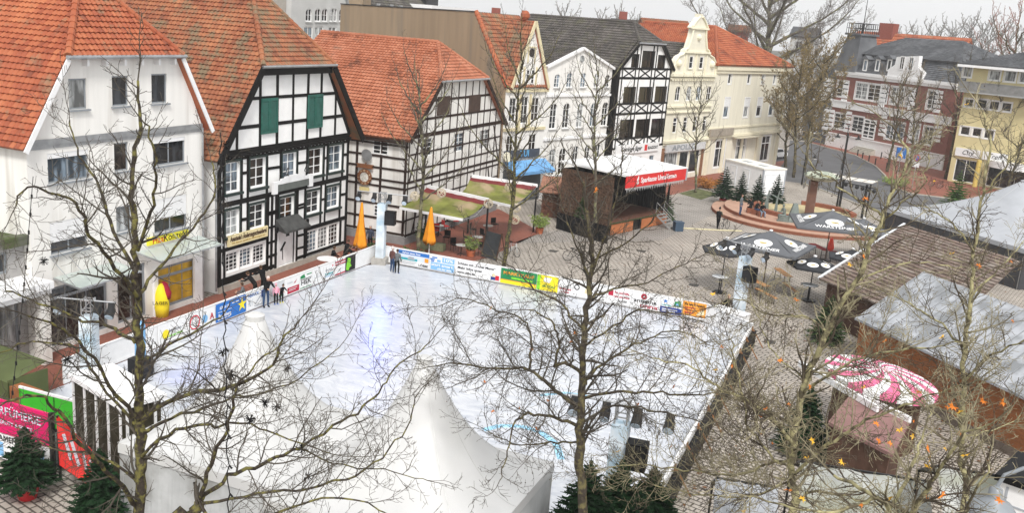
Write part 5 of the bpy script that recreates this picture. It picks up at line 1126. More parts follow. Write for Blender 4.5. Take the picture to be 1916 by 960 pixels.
text('S', .62, white_paint, sg, (1.35, -1.21, SH-.2), (R_(90), 0, 0), bold=.03); MB().lathe([(.005, 0), (.08, 0), (.08, .01)], (1.38, -1.215, SH+.14), 10, Matrix.Rotation(R_(90), 4, 'X')).build('sign_dot', white_paint, sg)
mb = MB()
for k in range(52): x = -.1+k*(SW+.1)/52; L_ = .18+.22*abs(sin(k*1.7)); mb.faces([(x-.055, -1.12, SH-.62), (x+.055, -1.12, SH-.62), (x, -1.14, SH-.62-L_)], [(0, 1, 2)]); mb.box(x-.05, x+.05, -1.15, -1.1, SH-.72, SH-.62)
mb.build('icicle_trim', white_paint, st)
mb = MB()
for k in range(5): z = 1.0-k*.2; mb.box(SW-2.0, SW-.9, -.35-k*.28, -.1-k*.28, z-.04, z)
mb.bar((SW-2.05, -.05, 1.0), (SW-2.05, -1.55, 0), .05, .14); mb.bar((SW-.85, -.05, 1.0), (SW-.85, -1.55, 0), .05, .14)
for x in (SW-2.05, SW-.85):
    mb.tube([(x, -.05, 1.0), (x, -.05, 2.0), (x, -1.5, 1.0), (x, -1.5, 0)], .025, 6); mb.tube([(x, -.05, 1.5), (x, -1.5, .5)], .02, 6)
mb.build('stage_steps', mat('step_grey', (.34, .34, .33), .6, .1, 3, metal=.3), st)
p = G(1268, 432); mb = MB(); mb.slab([(-.35, -.3), (.35, -.3), (.35, .3), (-.35, .3)], 0.02, .7); mb.box(-.38, .38, -.33, .33, .7, .78); tg(mb.build('crate', mat('crate_blue', (.05, .08, .12), .6), None, loc=(p.x, p.y, 0), rotz=.6), 'small blue crate beside the stage steps', 'crate')
mb = MB(); mb.tube([tuple(G(1262, 427)+Vector((0, 0, .03))), tuple(G(1335, 431)+Vector((0, 0, .03))), tuple(G(1388, 433)+Vector((0, 0, .03)))], .07, 6); tg(mb.build('cable_cover', mat('cable_yellow', (.55, .50, .32), .7)), 'pale yellow cable cover running from the stage to the fountain steps', 'cable cover')
# ============================================================ conifers
needle = mat('needles_dark', (.014, .040, .015), .85, .45, 6); needle_b = mat('needles_olive', (.05, .085, .03), .85, .4, 6); bark_dark = mat('bark_dark', (.05, .035, .025), .9, .3, 6)
def fir(name, label, cat, loc, hgt, wid, pot=None, m=None, whorls=16, per=11, seed=1, group=None, start=.12, side=8):
    r = random.Random(seed); e = empty(name, loc, r.uniform(0, 6), label, cat, group); pz = 0
    if pot:
        pz = .42; MB().lathe([(.26, 0), (.36, .4), (.38, .45), (.33, .45), (.31, .36), (.01, .36)], (0, 0, 0), 16).build('pot', pot, e)
    MB().tube([(0, 0, pz), (0, 0, pz+hgt)], [.035+hgt*.012, .008], 6).build('trunk', bark_dark, e)
    mb = MB()
    for i in range(whorls):
        t = i/(whorls-1); z = pz+hgt*(start+(1-start-.02)*t); R = wid/2*(1-t)**.85+.05; n = max(4, int(per*(1-t*.5)))
        for j in range(n):
            a = 2*pi*(j+r.random()*.8)/n+i; L = R*r.uniform(.72, 1.1); up = .25+.5*t
            pts = []; ns = 4
            for k in range(ns+1): s_ = k/ns; pts.append(Vector((cos(a)*L*s_, sin(a)*L*s_, z+L*(-.32*s_+.42*s_*s_*up*1.6)+r.uniform(-.02, .02))))
            w_ = L*.20+.03; rad = Vector((cos(a), sin(a), 0)); sd_ = Vector((-sin(a), cos(a), 0))
            for k in range(ns):
                for q in range(side//ns+1):
                    b0 = pts[k].lerp(pts[k+1], q/(side//ns+1)); fr_ = 1-(k+q/3)/ns*.75
                    for sgn in (-1, 1):
                        tip = b0+rad*(w_*.9*fr_)+sd_*(sgn*w_*fr_*1.25)+Vector((0, 0, r.uniform(-.03, .05))); wv = rad*(.022+L*.022)
                        mb.quad(b0-wv, b0+wv, tip+wv*.3+Vector((0, 0, -.01)), tip-wv*.3)
                        mb.quad(b0-Vector((0, 0, .02+L*.012)), b0+Vector((0, 0, .03+L*.015)), tip+Vector((0, 0, .01)), tip)
            mb.tube([pts[-2], pts[-1]+rad*w_*.7], [.02+.01*L, .006], 4, cap=False)
    mb.tube([(0, 0, pz+hgt*.93), (0, 0, pz+hgt*1.03)], [.03, .01], 4)
    mb.build('crown', m or needle, e); return e
redpot = mat('pot_red', (.50, .015, .02), .5)
fir('christmas_tree', 'large potted fir, leftmost of the row by the white container', 'Christmas tree', G(1352, 380), 3.1, 2.9, redpot, whorls=14, seed=3, group='firs in red pots by the container')
fir('christmas_tree', 'slim potted fir second in the row by the white container', 'Christmas tree', G(1383, 386), 2.9, 1.9, redpot, seed=4, group='firs in red pots by the container')
fir('christmas_tree', 'potted fir third in the row behind the seated people', 'Christmas tree', G(1414, 392), 2.9, 2.1, redpot, seed=5, group='firs in red pots by the container')
fir('christmas_tree', 'potted fir at the right end of the row before the container door', 'Christmas tree', G(1449, 391), 2.9, 2.1, redpot, seed=6, group='firs in red pots by the container')
fir('christmas_tree', 'fir behind the right end of the stage near the steps', 'Christmas tree', (-16.6, 77.6, 0), 2.6, 1.9, None, seed=7, m=needle_b)
fir('christmas_tree', 'fir against the brushwood side of the stage', 'Christmas tree', G(1085, 430), 2.6, 1.8, None, seed=8, m=needle_b)
fir('christmas_tree', 'dark fir in a red pot at the lower left corner', 'Christmas tree', G(52, 932), 1.95, 1.9, redpot, whorls=20, per=15, seed=9, side=12)
fir('christmas_tree', 'fir at the foot of the mossy foreground trunk', 'Christmas tree', G(190, 975, .3), 2.3, 2.0, None, whorls=18, per=14, seed=10, side=12)
for i, (px, py, z, hh, ww) in enumerate(((1105, 880, 3.0, 3.3, 3.2), (1165, 872, 3.0, 3.2, 3.2), (1225, 885, 2.9, 3.1, 3.0), (1135, 930, 2.9, 3.1, 3.0), (1200, 935, 2.8, 3.0, 3.0))):
    q = G(px, py, z); fir('fir_tree', ['dark fir directly behind the central foreground trunk', 'tall dark fir before the near end of the rink', 'dark fir nearest the paved lane in the lower centre', 'dark fir low in the lower centre, left of the lane', 'dark fir at the bottom edge of the picture, lower centre'][i], 'fir', (q.x, q.y, 0), hh, ww, None, whorls=20, per=15, seed=20+i, group='firs screening the near end of the rink', side=12)
fir('fir_tree', 'olive fir beside the slatted hut roof near the beer tables', 'fir', G(1545, 640), 2.6, 2.2, None, seed=31, m=needle_b, whorls=18, per=13)
fir('fir_tree', 'dark fir below the pink striped stall roof', 'fir', G(1500, 850), 2.8, 2.4, None, seed=32, whorls=20, per=14, side=12)
fir('fir_tree', 'light green fir by the villa pavement on the far right', 'fir', G(1785, 395), 4.2, 3.6, None, seed=33, m=mat('needles_light', (.08, .15, .04), .85, .4, 6))
def shrub(name, label, cat, loc, h, w, leafm, pot=None, n=500, lf=.09, seed=1, stems=True, z0=0.0, potr=.32, ph=.42):
    r = random.Random(seed); e = empty(name, loc, 0, label, cat)
    if pot: MB().lathe([(potr*.7, 0), (potr, ph), (potr*1.1, ph+.04), (potr*.9, ph+.04), (.01, ph-.05)], (0, 0, 0), 16).build('pot', pot, e); z0 += ph
    mb = MB(); tips = []
    for k in range(26):
        a = r.uniform(0, 6.28); L = r.uniform(.4, 1)*w/2; q = Vector((cos(a)*L, sin(a)*L, z0+h*r.uniform(.4, 1))); mb.tube([(0, 0, z0-.03), (q.x*.4, q.y*.4, z0+(q.z-z0)*.6), q], [.015, .01, .004], 4, cap=False); tips.append(q)
    mb.build('stems', bark_dark, e); mb = MB()
    for k in range(n):
        c = r.choice(tips)*1.0; c = Vector((0, 0, z0)).lerp(c, r.uniform(.35, 1.05))+Vector((r.gauss(0, w*.08), r.gauss(0, w*.08), r.gauss(0, h*.07)))
        d = Vector((r.gauss(0, 1), r.gauss(0, 1), r.gauss(0, 1))).normalized(); u = d.orthogonal().normalized(); s_ = lf*r.uniform(.6, 1.2); mb.quad(c-d*s_, c-u*s_*.45, c+d*s_, c+u*s_*.45)
    mb.build('foliage', leafm, e); return e
terra = mat('terracotta_pot', (.42, .13, .06), .8, .1); leaf_y = mat('leaf_yellowgreen', (.18, .24, .06), .7, .35, 8); leaf_g = mat('leaf_green', (.05, .10, .03), .75, .4, 8); leaf_o = mat('leaf_rust', (.30, .12, .03), .8, .4, 8)
shrub('potted_shrub', 'yellow-green shrub in a terracotta pot between awning and blackboard', 'potted plant', G(880, 480), .85, 1.1, leaf_y, terra, 900, .07, 2)
shrub('potted_shrub', 'leafy shrub in a small terracotta pot left of the stage side', 'potted plant', G(1009, 437), 1.0, 1.5, leaf_y, terra, 800, .09, 3)
shrub('bush', 'dense green bush with pale flowers behind the rink corner', 'bush', (-27.0, 51.6, 0), 1.0, 2.4, leaf_g, None, 1500, .09, 4)
shrub('bush', 'green bush left of the cloth-wrapped corner tower', 'bush', (-29.6, 51.6, 0), 1.1, 1.5, leaf_g, None, 900, .09, 5)
shrub('hedge', 'rust-brown hedge beside the largest potted fir', 'hedge', G(1325, 352), 1.0, 3.0, leaf_o, None, 1300, .13, 6)
shrub('potted_shrub', 'dark conifer shrub in a stone trough at the inn corner', 'potted plant', (-28.6, 56.2, 0), 1.5, 1.1, leaf_g, None, 700, .08, 7)
mb = MB(); mb.slab([(-.9, -.3), (.9, -.3), (.9, .3), (-.9, .3)], .02, .5); tg(mb.build('planter', mat('trough_mossy', (.16, .17, .10), .9, .3, 5, .3), loc=(-27.6, 55.7, 0), rotz=.1), 'mossy stone planter trough at the edge of the inn terrace', 'planter')
shrub('bush', 'low yellow-brown bush on the pavement before the villa', 'bush', G(1675, 348), 1.0, 3.2, leaf_y, None, 900, .14, 8); shrub('bush', 'low bush between road and street tree on the right', 'bush', G(1840, 402), 1.3, 3.0, leaf_g, None, 700, .14, 9)
# ============================================================ inn terrace: awnings, furniture
aw_m = mat('awning_mossy', (.17, .18, .045), .9, .35, .9, col2=(.34, .26, .16), thr=.55, detail=8); aw_r = mat('awning_maroon', (.16, .03, .03), .85, .2)
def awning(A, Bq, Cc, D, label):                    # A,B front (low) left,right; C,D back (high) right,left
    e = empty('terrace_awning', ((A.x+Bq.x)/2, (A.y+Bq.y)/2, 0), 0, label, 'awning', 'mossy awnings of the inn terrace'); o = Vector(e.location)
    A, Bq, Cc, D = [Vector(q)-o for q in (A, Bq, Cc, D)]; mb = MB(); n = 14; m_ = 6
    for i in range(n):
        for j in range(m_):
            def P(u, v): q = (A.lerp(Bq, u)).lerp(D.lerp(Cc, u), v); q.z -= .22*sin(pi*v)*1+.05*abs(sin(pi*u*5)); return q
            mb.m = 1 if j == m_-1 else 0
            mb.quad(P(i/n, j/m_), P((i+1)/n, j/m_), P((i+1)/n, (j+1)/m_), P(i/n, (j+1)/m_))
    mb.build('awning_cloth', [aw_m, aw_r], e)
    mb = MB(); mb.bar(A+Vector((0, 0, -.08)), Bq+Vector((0, 0, -.08)), .1, .16); mb.bar(D, Cc, .2, .22); each(mb, 'awning_rail', white_paint, e)
    mb = MB()
    for q in (D, Cc): mb.bar((q.x, q.y, 0), (q.x, q.y, q.z), .1, .1)
    each(mb, 'awning_post', dark_metal, e)
    mb = MB()
    for q, s_ in ((A, D), (Bq, Cc)): mb.tube([q+Vector((0, 0, -.1)), q.lerp(s_, .5)+Vector((0, 0, -.45)), s_+Vector((0, 0, -.1))], .03, 6)
    each(mb, 'awning_arm', steel, e); return e
awning(G(748, 387, 2.95), G(866, 409, 2.9), G(914, 374, 3.7), G(800, 349, 3.95), 'nearer mossy green awning over the inn terrace')
awning(G(862, 362, 3.3), G(958, 384, 3.1), G(1005, 347, 3.6), G(882, 329, 4.3), 'farther mossy awning with maroon edge beside the blue shop awning')
def table_round(loc, label, r=.38, z=.74, m=None, cloth=None):
    e = empty('cafe_table', loc, 0, label, 'table'); MB().lathe([(r, z-.03), (r, z), (.01, z+.001)], (0, 0, 0), 20).build('tabletop', m or mat('tabletop_pale', (.5, .5, .48), .4), e)
    mb = MB(); mb.tube([(0, 0, .05), (0, 0, z-.03)], .03, 8); 
    for k in range(4): a = k*pi/2+.4; mb.tube([(0, 0, .16), (cos(a)*r*.7, sin(a)*r*.7, .03)], .025, 6)
    mb.build('table_base', dark_metal, e); return e
chair_red = mat('chair_red', (.45, .02, .02), .6); chair0 = None
def chair(loc, rz, label, m):
    e = empty('cafe_chair', loc, rz, label, 'chair', 'chairs on the inn terrace'); MB().box(-.22, .22, -.22, .22, .43, .47).build('seat', m, e); MB().box(-.22, .22, .2, .24, .5, .9).build('backrest', m, e)
    for sx in (-.19, .19):
        for sy in (-.19, .19): MB().tube([(sx, sy, 0), (sx, sy, .44 if sy < 0 else .88)], .015, 5).build('leg', dark_metal, e)
    return e
for i, (px, py) in enumerate(((862, 478), (892, 462), (912, 440), (820, 440), (845, 428))):
    q = G(px, py); table_round(q, ['round café table nearest the orange parasol', 'round café table behind the potted shrub', 'pale round table beside the blackboard', 'café table with red chairs under the nearer awning', 'café table deepest under the nearer awning'][i], m=None)
ch = [(815, 442, .3, 'red'), (833, 434, 2.5, 'red'), (852, 424, .8, 'red'), (800, 432, 1.5, 'red'), (783, 437, 1.2, 'red'), (850, 470, 1, 'black'), (872, 455, 2, 'black'), (900, 478, .4, 'black'), (905, 450, 2.6, 'black'), (835, 455, .2, 'black'), (925, 430, 1, 'black'), (885, 440, 1.9, 'black')]
where = ['left of the deepest café table', 'right of the table with red chairs', 'farthest red one under the awning', 'beside the planter', 'leftmost red one by the inn wall', 'left of the table nearest the parasol', 'behind the table nearest the parasol', 'right of the potted shrub', 'by the blackboard, back row', 'in the middle of the terrace', 'beyond the blackboard', 'under the edge of the nearer awning']
for (px, py, rz, c), wh in zip(ch, where): chair(G(px, py), rz, ('red' if c == 'red' else 'black')+' café chair '+wh, chair_red if c == 'red' else black)
def closed_parasol(loc, h, label):
    e = empty('closed_parasol', loc, 0, label, 'parasol', 'folded orange parasols'); MB().tube([(0, 0, 0), (0, 0, h)], .03, 8).build('pole', white_paint, e)
    mb = MB(); n = 20; prof = [(1.0, .34, .34), (.98, .40, .2), (1.25, .36, .3), (1.8, .28, .3), (2.5, .18, .25), (h-.1, .07, .1), (h, .03, 0)]
    vs = []; fs = []
    for k, (z, r, w_) in enumerate(prof):
        for j in range(n): a = 2*pi*j/n; q = r*(1+w_*cos(a*5+k*.3)); vs.append((q*cos(a), q*sin(a), z+(.12*cos(a*5) if k < 2 else 0)))
    for k in range(len(prof)-1):
        for j in range(n): fs.append((k*n+j, k*n+(j+1) % n, (k+1)*n+(j+1) % n, (k+1)*n+j))
    mb.faces(vs, fs); mb.build('folded_cloth', orange_cloth, e, smooth=True)
    MB().lathe([(.42, 0), (.42, .06), (.05, .1)], (0, 0, 0), 14).build('foot', dark_metal, e); return e
closed_parasol((-29.6, 49.7, 0), 3.9, 'tall folded orange parasol in front of the timber-framed house'); closed_parasol(G(802, 482), 3.4, 'folded orange parasol beside the slim tree on the inn terrace')
# blackboard
q = G(912, 484); e = empty('blackboard', q, R_(-20), 'large grey blackboard leaning beside the tree on the terrace edge', 'blackboard')
mb = MB(); mb.faces([(-.55, 0, .05), (.75, 0, .05), (.75, .35, 1.75), (-.55, .35, 1.75), (-.55, .05, .05), (.75, .05, .05), (.75, .4, 1.75), (-.55, .4, 1.75)], [(0,1,2,3), (7,6,5,4), (0,4,5,1), (1,5,6,2), (2,6,7,3), (3,7,4,0)]); mb.build('board', mat('slate_board', (.05, .055, .06), .8, .2), e)
mb = MB(); mb.bar((-.6, -.01, 0), (-.6, .37, 1.85), .06, .06); mb.bar((.8, -.01, 0), (.8, .37, 1.85), .06, .06); mb.bar((.8, .9, 0), (.8, .37, 1.85), .05, .05); mb.bar((.8, .65, .9), (.8, .12, .6), .03, .03); mb.build('board_frame', wood_dark, e)
# hanging brewery sign and sat dish on the inn side wall
bs = empty('hanging_sign', (-31.0, 55.4, 0), 0, 'round brown inn sign with carved ribbon hanging on the side wall', 'sign')
def spx(px, py): return vplane(px, py, 1, 55.4)
c_ = spx(682, 331)-Vector((-31.0, 55.4, 0)); mb = MB(); gold = mat('carved_brown', (.20, .08, .035), .7, .2)
mb.lathe([(.34, -.06), (.55, -.06), (.55, .06), (.34, .06), (.34, -.06)], c_, 24, Matrix.Rotation(R_(90), 4, 'X'), cap=False); mb.build('ring', gold, bs); MB().lathe([(.01, -.03), (.35, -.03), (.35, .03), (.01, .03)], c_, 20, Matrix.Rotation(R_(90), 4, 'X')).build('disc', mat('disc_pale', (.6, .58, .52), .6, .3, 8), bs)
mb = MB(); mb.prism([(c_.x-.7, c_.z+.62), (c_.x+.65, c_.z+.62), (c_.x+.55, c_.z+.75), (c_.x+.7, c_.z+.9), (c_.x-.65, c_.z+.9), (c_.x-.55, c_.z+.75)], -.05, .05); mb.bar((c_.x, 0, c_.z+.9), (c_.x, .6, c_.z+1.1), .05, .05); mb.build('ribbon', gold, bs)
MB().box(c_.x-.35, c_.x+.4, -.04, .04, c_.z-.95, c_.z-.7).build('name_plate', mat('plate_gold', (.62, .52, .25), .6), bs)
for k in range(11): a = pi*.5-2*pi*k/11; text('WIRTSHAUS A'[k], .16, C_['sand'], bs, (c_.x+.45*cos(a), -.07, c_.z+.45*sin(a)), (R_(90), a-pi/2, 0) if False else (R_(90), pi/2-a, 0), ext=.004)
c_ = spx(688, 289); e = empty('satellite_dish', c_, 0, 'grey satellite dish on the side wall of the inn', 'satellite dish'); mb = MB(); mb.lathe([(.02, .0), (.25, .03), (.42, .12)], (0, 0, 0), 18, Matrix.Rotation(R_(100), 4, 'X')); mb.build('dish', zinc, e); MB().tube([(0, .05, 0), (.0, .1, -.3), (0, .6, -.3)], .025, 6).build('bracket', dark_metal, e)
# outdoor tables by the timber-framed house, with black-clad seated people later
e = table_round((-30.2, 46.9, 0), 'white round garden table in front of the timber-framed house', r=.62, z=.76, m=white_paint)
# ============================================================ container, street lamps, fountain
ct = Vector((-11.4, 97.6, 0)); dx_ = Vector((-16.0, 101.8, 0))-ct; ang = math.atan2(-dx_.y, -dx_.x)
e = empty('container', (-16.0, 101.8, 0), ang, 'white office container with grey door frames behind the firs', 'container'); L_ = dx_.length; D_ = 2.9
MB().box(0, L_, 0, D_, .1, 2.75).build('body', white_paint, e); MB().box(-.06, L_+.06, -.06, D_+.06, 2.75, 2.9).build('roof', mat('container_roof', (.72, .70, .64), .6, .05), e)
mb = MB()
for x in (-.02, L_-.1): mb.box(x, x+.12, -.04, .02, .1, 2.75)
mb.box(L_-.02, L_+.05, -.03, .1, .1, 2.75); mb.box(L_-.02, L_+.05, D_-.1, D_+.03, .1, 2.75); mb.box(L_, L_+.04, 0, D_, .08, .2); mb.build('corner_frame', C_['grey'], e)
for x in (1.0, 3.1):
    mb = MB(); mb.box(x, x+.95, -.05, 0, .2, 2.35); d_ = mb.build('door', white_paint, e); mb = MB(); mb.box(x-.06, x, -.06, 0, .15, 2.42); mb.box(x+.95, x+1.01, -.06, 0, .15, 2.42); mb.box(x, x+.95, -.06, 0, 2.35, 2.42); mb.box(x+.3, x+.65, -.065, -.05, 1.5, 1.75); mb.build('door_frame', C_['lgrey'], d_)
mb = MB(); mb.box(L_, L_+.05, .3, 2.5, .2, 2.2); d_ = mb.build('door', white_paint, e); mb = MB(); mb.box(L_, L_+.06, .24, .3, .15, 2.26); mb.box(L_, L_+.06, 2.5, 2.56, .15, 2.26); mb.box(L_, L_+.06, .3, 2.5, 2.2, 2.26); mb.build('door_frame', C_['lgrey'], d_)
mb = MB(); mb.box(1.4, 2.6, 1.0, 1.5, 2.9, 2.94); mb.box(4, 5.2, 1.0, 1.5, 2.9, 2.94); mb.build('roof_hatch', C_['grey'], e)
def lamp(loc, h, label, arms=2, rz=0, s=1.0):
    e = empty('street_lamp', loc, rz, label, 'street lamp', None); MB().tube([(0, 0, 0), (0, 0, 1.2), (0, 0, h)], [.11, .08, .055], 8).build('post', dark_metal, e); mb = MB()
    for sg in ((-1, 1) if arms == 2 else (1,)): mb.tube([(0, 0, h-.4), (sg*.35, 0, h-.05), (sg*.8, 0, h), (sg*.95, 0, h-.15)], .03, 6)
    mb.build('arm', dark_metal, e)
    for sg in ((-1, 1) if arms == 2 else (1,)):
        hd = MB().lathe([(.05, h-.1), (.1, h-.3), (.3, h-.42), (.3, h-.46)], (sg*.95, 0, 0), 12).build('lamp_shade', dark_metal, e); MB().lathe([(.22, h-.6), (.24, h-.47)], (sg*.95, 0, 0), 12).build('lamp_glass', mat('lamp_glass', (.6, .6, .58), .2), hd)
    return e
q = G(1565, 390); hL = 7.4; lamp(q, hL, 'tall dark twin street lamp standing by the kerb behind the fountain')
# near arch lamp, lower right
q = DP(1868, 900, 17.5); e = empty('arched_lamp', (q.x, q.y, 0), R_(10), 'grey bell-shaped street lamp hanging from an arched pole at the lower right', 'street lamp')
lz = q.z; gm_ = mat('lamp_grey', (.22, .24, .26), .4, .08, 4); mb = MB()
mb.tube([(1.2, 0, 0), (1.2, 0, lz-.2), (1.12, 0, lz+.12), (.8, 0, lz+.32), (.35, 0, lz+.3), (.08, 0, lz+.12), (0, 0, lz-.12)], .035, 10); mb.build('post', gm_, e)
mb = MB(); mb.lathe([(.03, lz-.1), (.11, lz-.16), (.125, lz-.3), (.14, lz-.34), (.3, lz-.42), (.43, lz-.6), (.43, lz-.63), (.38, lz-.63)], (0, 0, 0), 24); mb.build('lamp_shade', gm_, e, smooth=True)
MB().lathe([(.36, lz-.62), (.3, lz-.8), (.05, lz-.86)], (0, 0, 0), 18).build('lamp_glass', MATS['lamp_glass'], e)
# fountain plaza: curved red steps
fc = Vector((-6.2, 88.2, 0)); fe = empty('fountain', fc, 0, 'round red stone fountain terrace with curved steps and bronze column', 'fountain')
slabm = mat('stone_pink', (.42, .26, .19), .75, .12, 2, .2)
def ringsteps(r, z0, z1, m, nm, a0=150, a1=345, inner=0):
    mb = MB(); n = 40; out_ = [(r*cos(R_(a0+(a1-a0)*i/n)), r*sin(R_(a0+(a1-a0)*i/n))) for i in range(n+1)]; poly = out_+([(0, 0)] if not inner else [(inner*cos(R_(a1-(a1-a0)*i/n)), inner*sin(R_(a1-(a1-a0)*i/n))) for i in range(n+1)])
    if inner:
        for i in range(n):
            q_ = [out_[i], out_[i+1], poly[2*n+1-i-1+0], poly[2*n+1-i]]; mb.slab(q_, z0, z1)
    else: mb.slab(poly, z0, z1)
    return mb.build(nm, m, fe)
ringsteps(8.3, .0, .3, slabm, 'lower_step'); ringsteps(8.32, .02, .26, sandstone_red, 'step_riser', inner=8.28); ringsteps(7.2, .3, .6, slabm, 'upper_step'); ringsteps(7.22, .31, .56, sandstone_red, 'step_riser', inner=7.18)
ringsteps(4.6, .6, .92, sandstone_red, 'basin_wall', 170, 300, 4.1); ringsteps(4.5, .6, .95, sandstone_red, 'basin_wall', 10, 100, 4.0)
mb = MB(); mb.lathe([(4.05, .605), (4.05, .62), (.01, .621)], (0, 0, 0), 30); mb.build('basin_floor', mat('basin_sand', (.45, .38, .22), .7, .25, 2), fe)
q = G(1512, 410, .6)-fc; mb = MB(); mb.bar((q.x, q.y, .6), (q.x, q.y, 4.0), .75, .6); mb.build('column', mat('column_redbrown', (.16, .085, .06), .7, .15), fe)
lc = Vector((q.x+.55, q.y, 4.55)); mb = MB(); mb.lathe([(.02, -.42), (1.0, -.4), (1.42, -.12), (1.48, 0), (1.3, .12), (.75, .3), (.02, .34)], lc, 28); mb.build('bronze_disc', mat('verdigris', (.42, .45, .36), .7, .2, 3, .3, col2=(.28, .32, .26), thr=.55), fe, smooth=True)
mb = MB()
for k in range(12): a = 2*pi*k/12; mb.box(lc.x+1.45*cos(a)-.05, lc.x+1.45*cos(a)+.05, lc.y+1.45*sin(a)-.05, lc.y+1.45*sin(a)+.05, lc.z+.05, lc.z+.24); mb.tube([(lc.x+1.5*cos(a), lc.y+1.5*sin(a), lc.z-.3), (lc.x+1.5*cos(a), lc.y+1.5*sin(a), lc.z-1.0-.4*abs(sin(k)))], .03, 4)
mb.build('disc_figures', mat('bronze_dark', (.09, .09, .075), .6, .2), fe)
def bronze_block(px, py, w_, h_, label, lean=0.2, cross=False):
    q = G(px, py, .6); e = empty('bronze_sculpture', (q.x, q.y, .6), R_(rnd.uniform(-20, 20)), label, 'sculpture'); mb = MB(); frustum(mb, 0, 0, w_, w_*.35, 0, h_)
    if cross: mb.bar((-.1, 0, 0), (.1, 0, h_+.6), .12, .12); mb.bar((-.5, 0, h_+.2), (.5, 0, h_-.2), .1, .1)
    mb.build('bronze_form', mat('bronze_green', (.15, .18, .165), .55, .25, 4), e); return e
bronze_block(1484, 415, .5, 1.6, 'tapering bronze form right of the seated bronze figure'); bronze_block(1433, 392, .2, 1.2, 'bronze post with crossbar behind the seated people', cross=True); bronze_block(1451, 396, .15, 1.3, 'thin bronze crossed rods left of the seated bronze figure', cross=True)
# pole frame with lights beyond the umbrellas
A_ = G(1569, 396); B_ = G(1612, 408); e = empty('lamp_rack', A_, 0, 'dark post rack carrying round lamps behind the grey umbrellas', 'lamp rack'); mb = MB(); d_ = B_-A_
mb.bar((0, 0, 0), (0, 0, 3.2), .22, .22); mb.bar((d_.x, d_.y, 0), (d_.x, d_.y, 3.2), .22, .22); mb.bar((d_.x*1.15, d_.y*1.1, 0), (d_.x*1.15, d_.y*1.1, 3.3), .14, .14); mb.bar((-.1, 0, 2.9), (d_.x*1.4, d_.y*1.4, 3.0), .08, .08); mb.build('posts', dark_metal, e)
for k in range(6): t = .12+k*.24; MB().ball((d_.x*t, d_.y*t-.1, 2.75), .2, 10).build('round_lamp', dark_metal, e)
# ============================================================ umbrellas, beer tables
umb_dark = mat('umbrella_grey', (.035, .037, .042), .8, .12, 1.5); umb_light = mat('umbrella_grey_light', (.11, .115, .125), .8, .1, 1.5); logo_gold = mat('logo_gold', (.5, .38, .12), .6)
def umbrella(loc, w_, ze, za, label, n=4, rz=0.0, m=None, brand=True, pole=dark_metal):
    e = empty('market_umbrella', loc, rz, label, 'umbrella', 'dark grey beer umbrellas'); MB().tube([(0, 0, 0), (0, 0, za+.1)], .035, 8).build('pole', pole, e)
    r = w_/2/cos(pi/n) if n == 4 else w_/2; ap = r*cos(pi/n)
    mb = MB(); K = 5
    def P(a, t, mid): zz = ze+(za-ze)*t; rr = r*(1-t); return Vector((rr*cos(a), rr*sin(a), zz-.10*sin(pi*t)))
    cor = [pi/n+2*pi*k/n for k in range(n)]
    for k in range(n):
        a, c = cor[k], cor[(k+1) % n]
        for j in range(K):
            p = [P(a, j/K, 0), P(c, j/K, 0), P(c, (j+1)/K, 0), P(a, (j+1)/K, 0)]; mb.quad(*p)
        p, q = P(a, 0, 0), P(c, 0, 0); mb.quad(p, q, q-Vector((0, 0, .14)), p-Vector((0, 0, .14)))
    cn = mb.build('canopy', m or umb_dark, e); MB().lathe([(.1, za-.02), (.12, za+.06), (.03, za+.1)], (0, 0, 0), 12).build('cap', white_paint, cn)
    mb = MB()
    for k in range(n): p = P(cor[k], .02, 0); mb.bar(p-Vector((0, 0, .05)), (0, 0, za-.12), .03, .03); mb.bar(p*.5+Vector((0, 0, (ze+za)/2*.5+.1)), (0, 0, ze-.3), .025, .025)
    mb.build('ribs', dark_metal, e)
    for k in range(n):
        am = cor[k]+pi/n; c0, c1 = P(cor[k], 0, 0), P(cor[(k+1) % n], 0, 0); mid = (c0+c1)/2; apx = Vector((0, 0, za)); ey = (apx-mid).normalized(); ex = (c1-c0).normalized(); nz = ex.cross(ey)
        if nz.z < 0: nz = -nz
        ex2 = ey.cross(nz); L_ = (apx-mid).length
        def mk(obj_loc, up=0.02): return Matrix(((ex2.x, ey.x, nz.x, 0), (ex2.y, ey.y, nz.y, 0), (ex2.z, ey.z, nz.z, 0), (0, 0, 0, 1)))
        t_ = .42; ctr = mid+ey*(L_*t_); base = ctr+nz*(.005-.10*sin(pi*t_)*nz.z+.035); MM = Matrix.Translation(base) @ mk(0)
        s_ = L_*.17
        mb = MB(); mb.faces([tuple(MM @ Vector((1.35*s_*cos(2*pi*i/20), s_*sin(2*pi*i/20), 0))) for i in range(20)], [tuple(range(20))]); mb.build('white_emblem', white_paint, cn)
        mb = MB(); mb.faces([tuple(MM @ Vector((.6*s_*cos(2*pi*i/12), s_*.22*sin(2*pi*i/12), .012))) for i in range(12)], [tuple(range(12))]); mb.build('gold_mark', logo_gold, cn)
        if brand and n == 4:
            t_ = .17; ctr = mid+ey*(L_*t_)+nz*(.03-.10*sin(pi*t_)*nz.z+.01); o = text('WARSTEINER', w_*.088, white_paint, cn, (0, 0, 0), (0, 0, 0), ext=.003, bold=.006); o.matrix_local = Matrix.Translation(ctr) @ mk(0)
    MB().lathe([(.45, 0), (.45, .07), (.05, .12)], (0, 0, 0), 14).build('foot', dark_metal, e); return e
umbrella((-8.34, 57.6, 0), 3.1, 2.75, 3.5, 'small dark umbrella with white ovals, leftmost beside the light tower', n=6, rz=.3)
umbrella((-6.05, 60.0, 0), 4.7, 3.0, 3.9, 'big grey umbrella with white ovals and bold lettering, nearest the rink', n=4, rz=R_(-10), m=umb_light, pole=wood_dark)
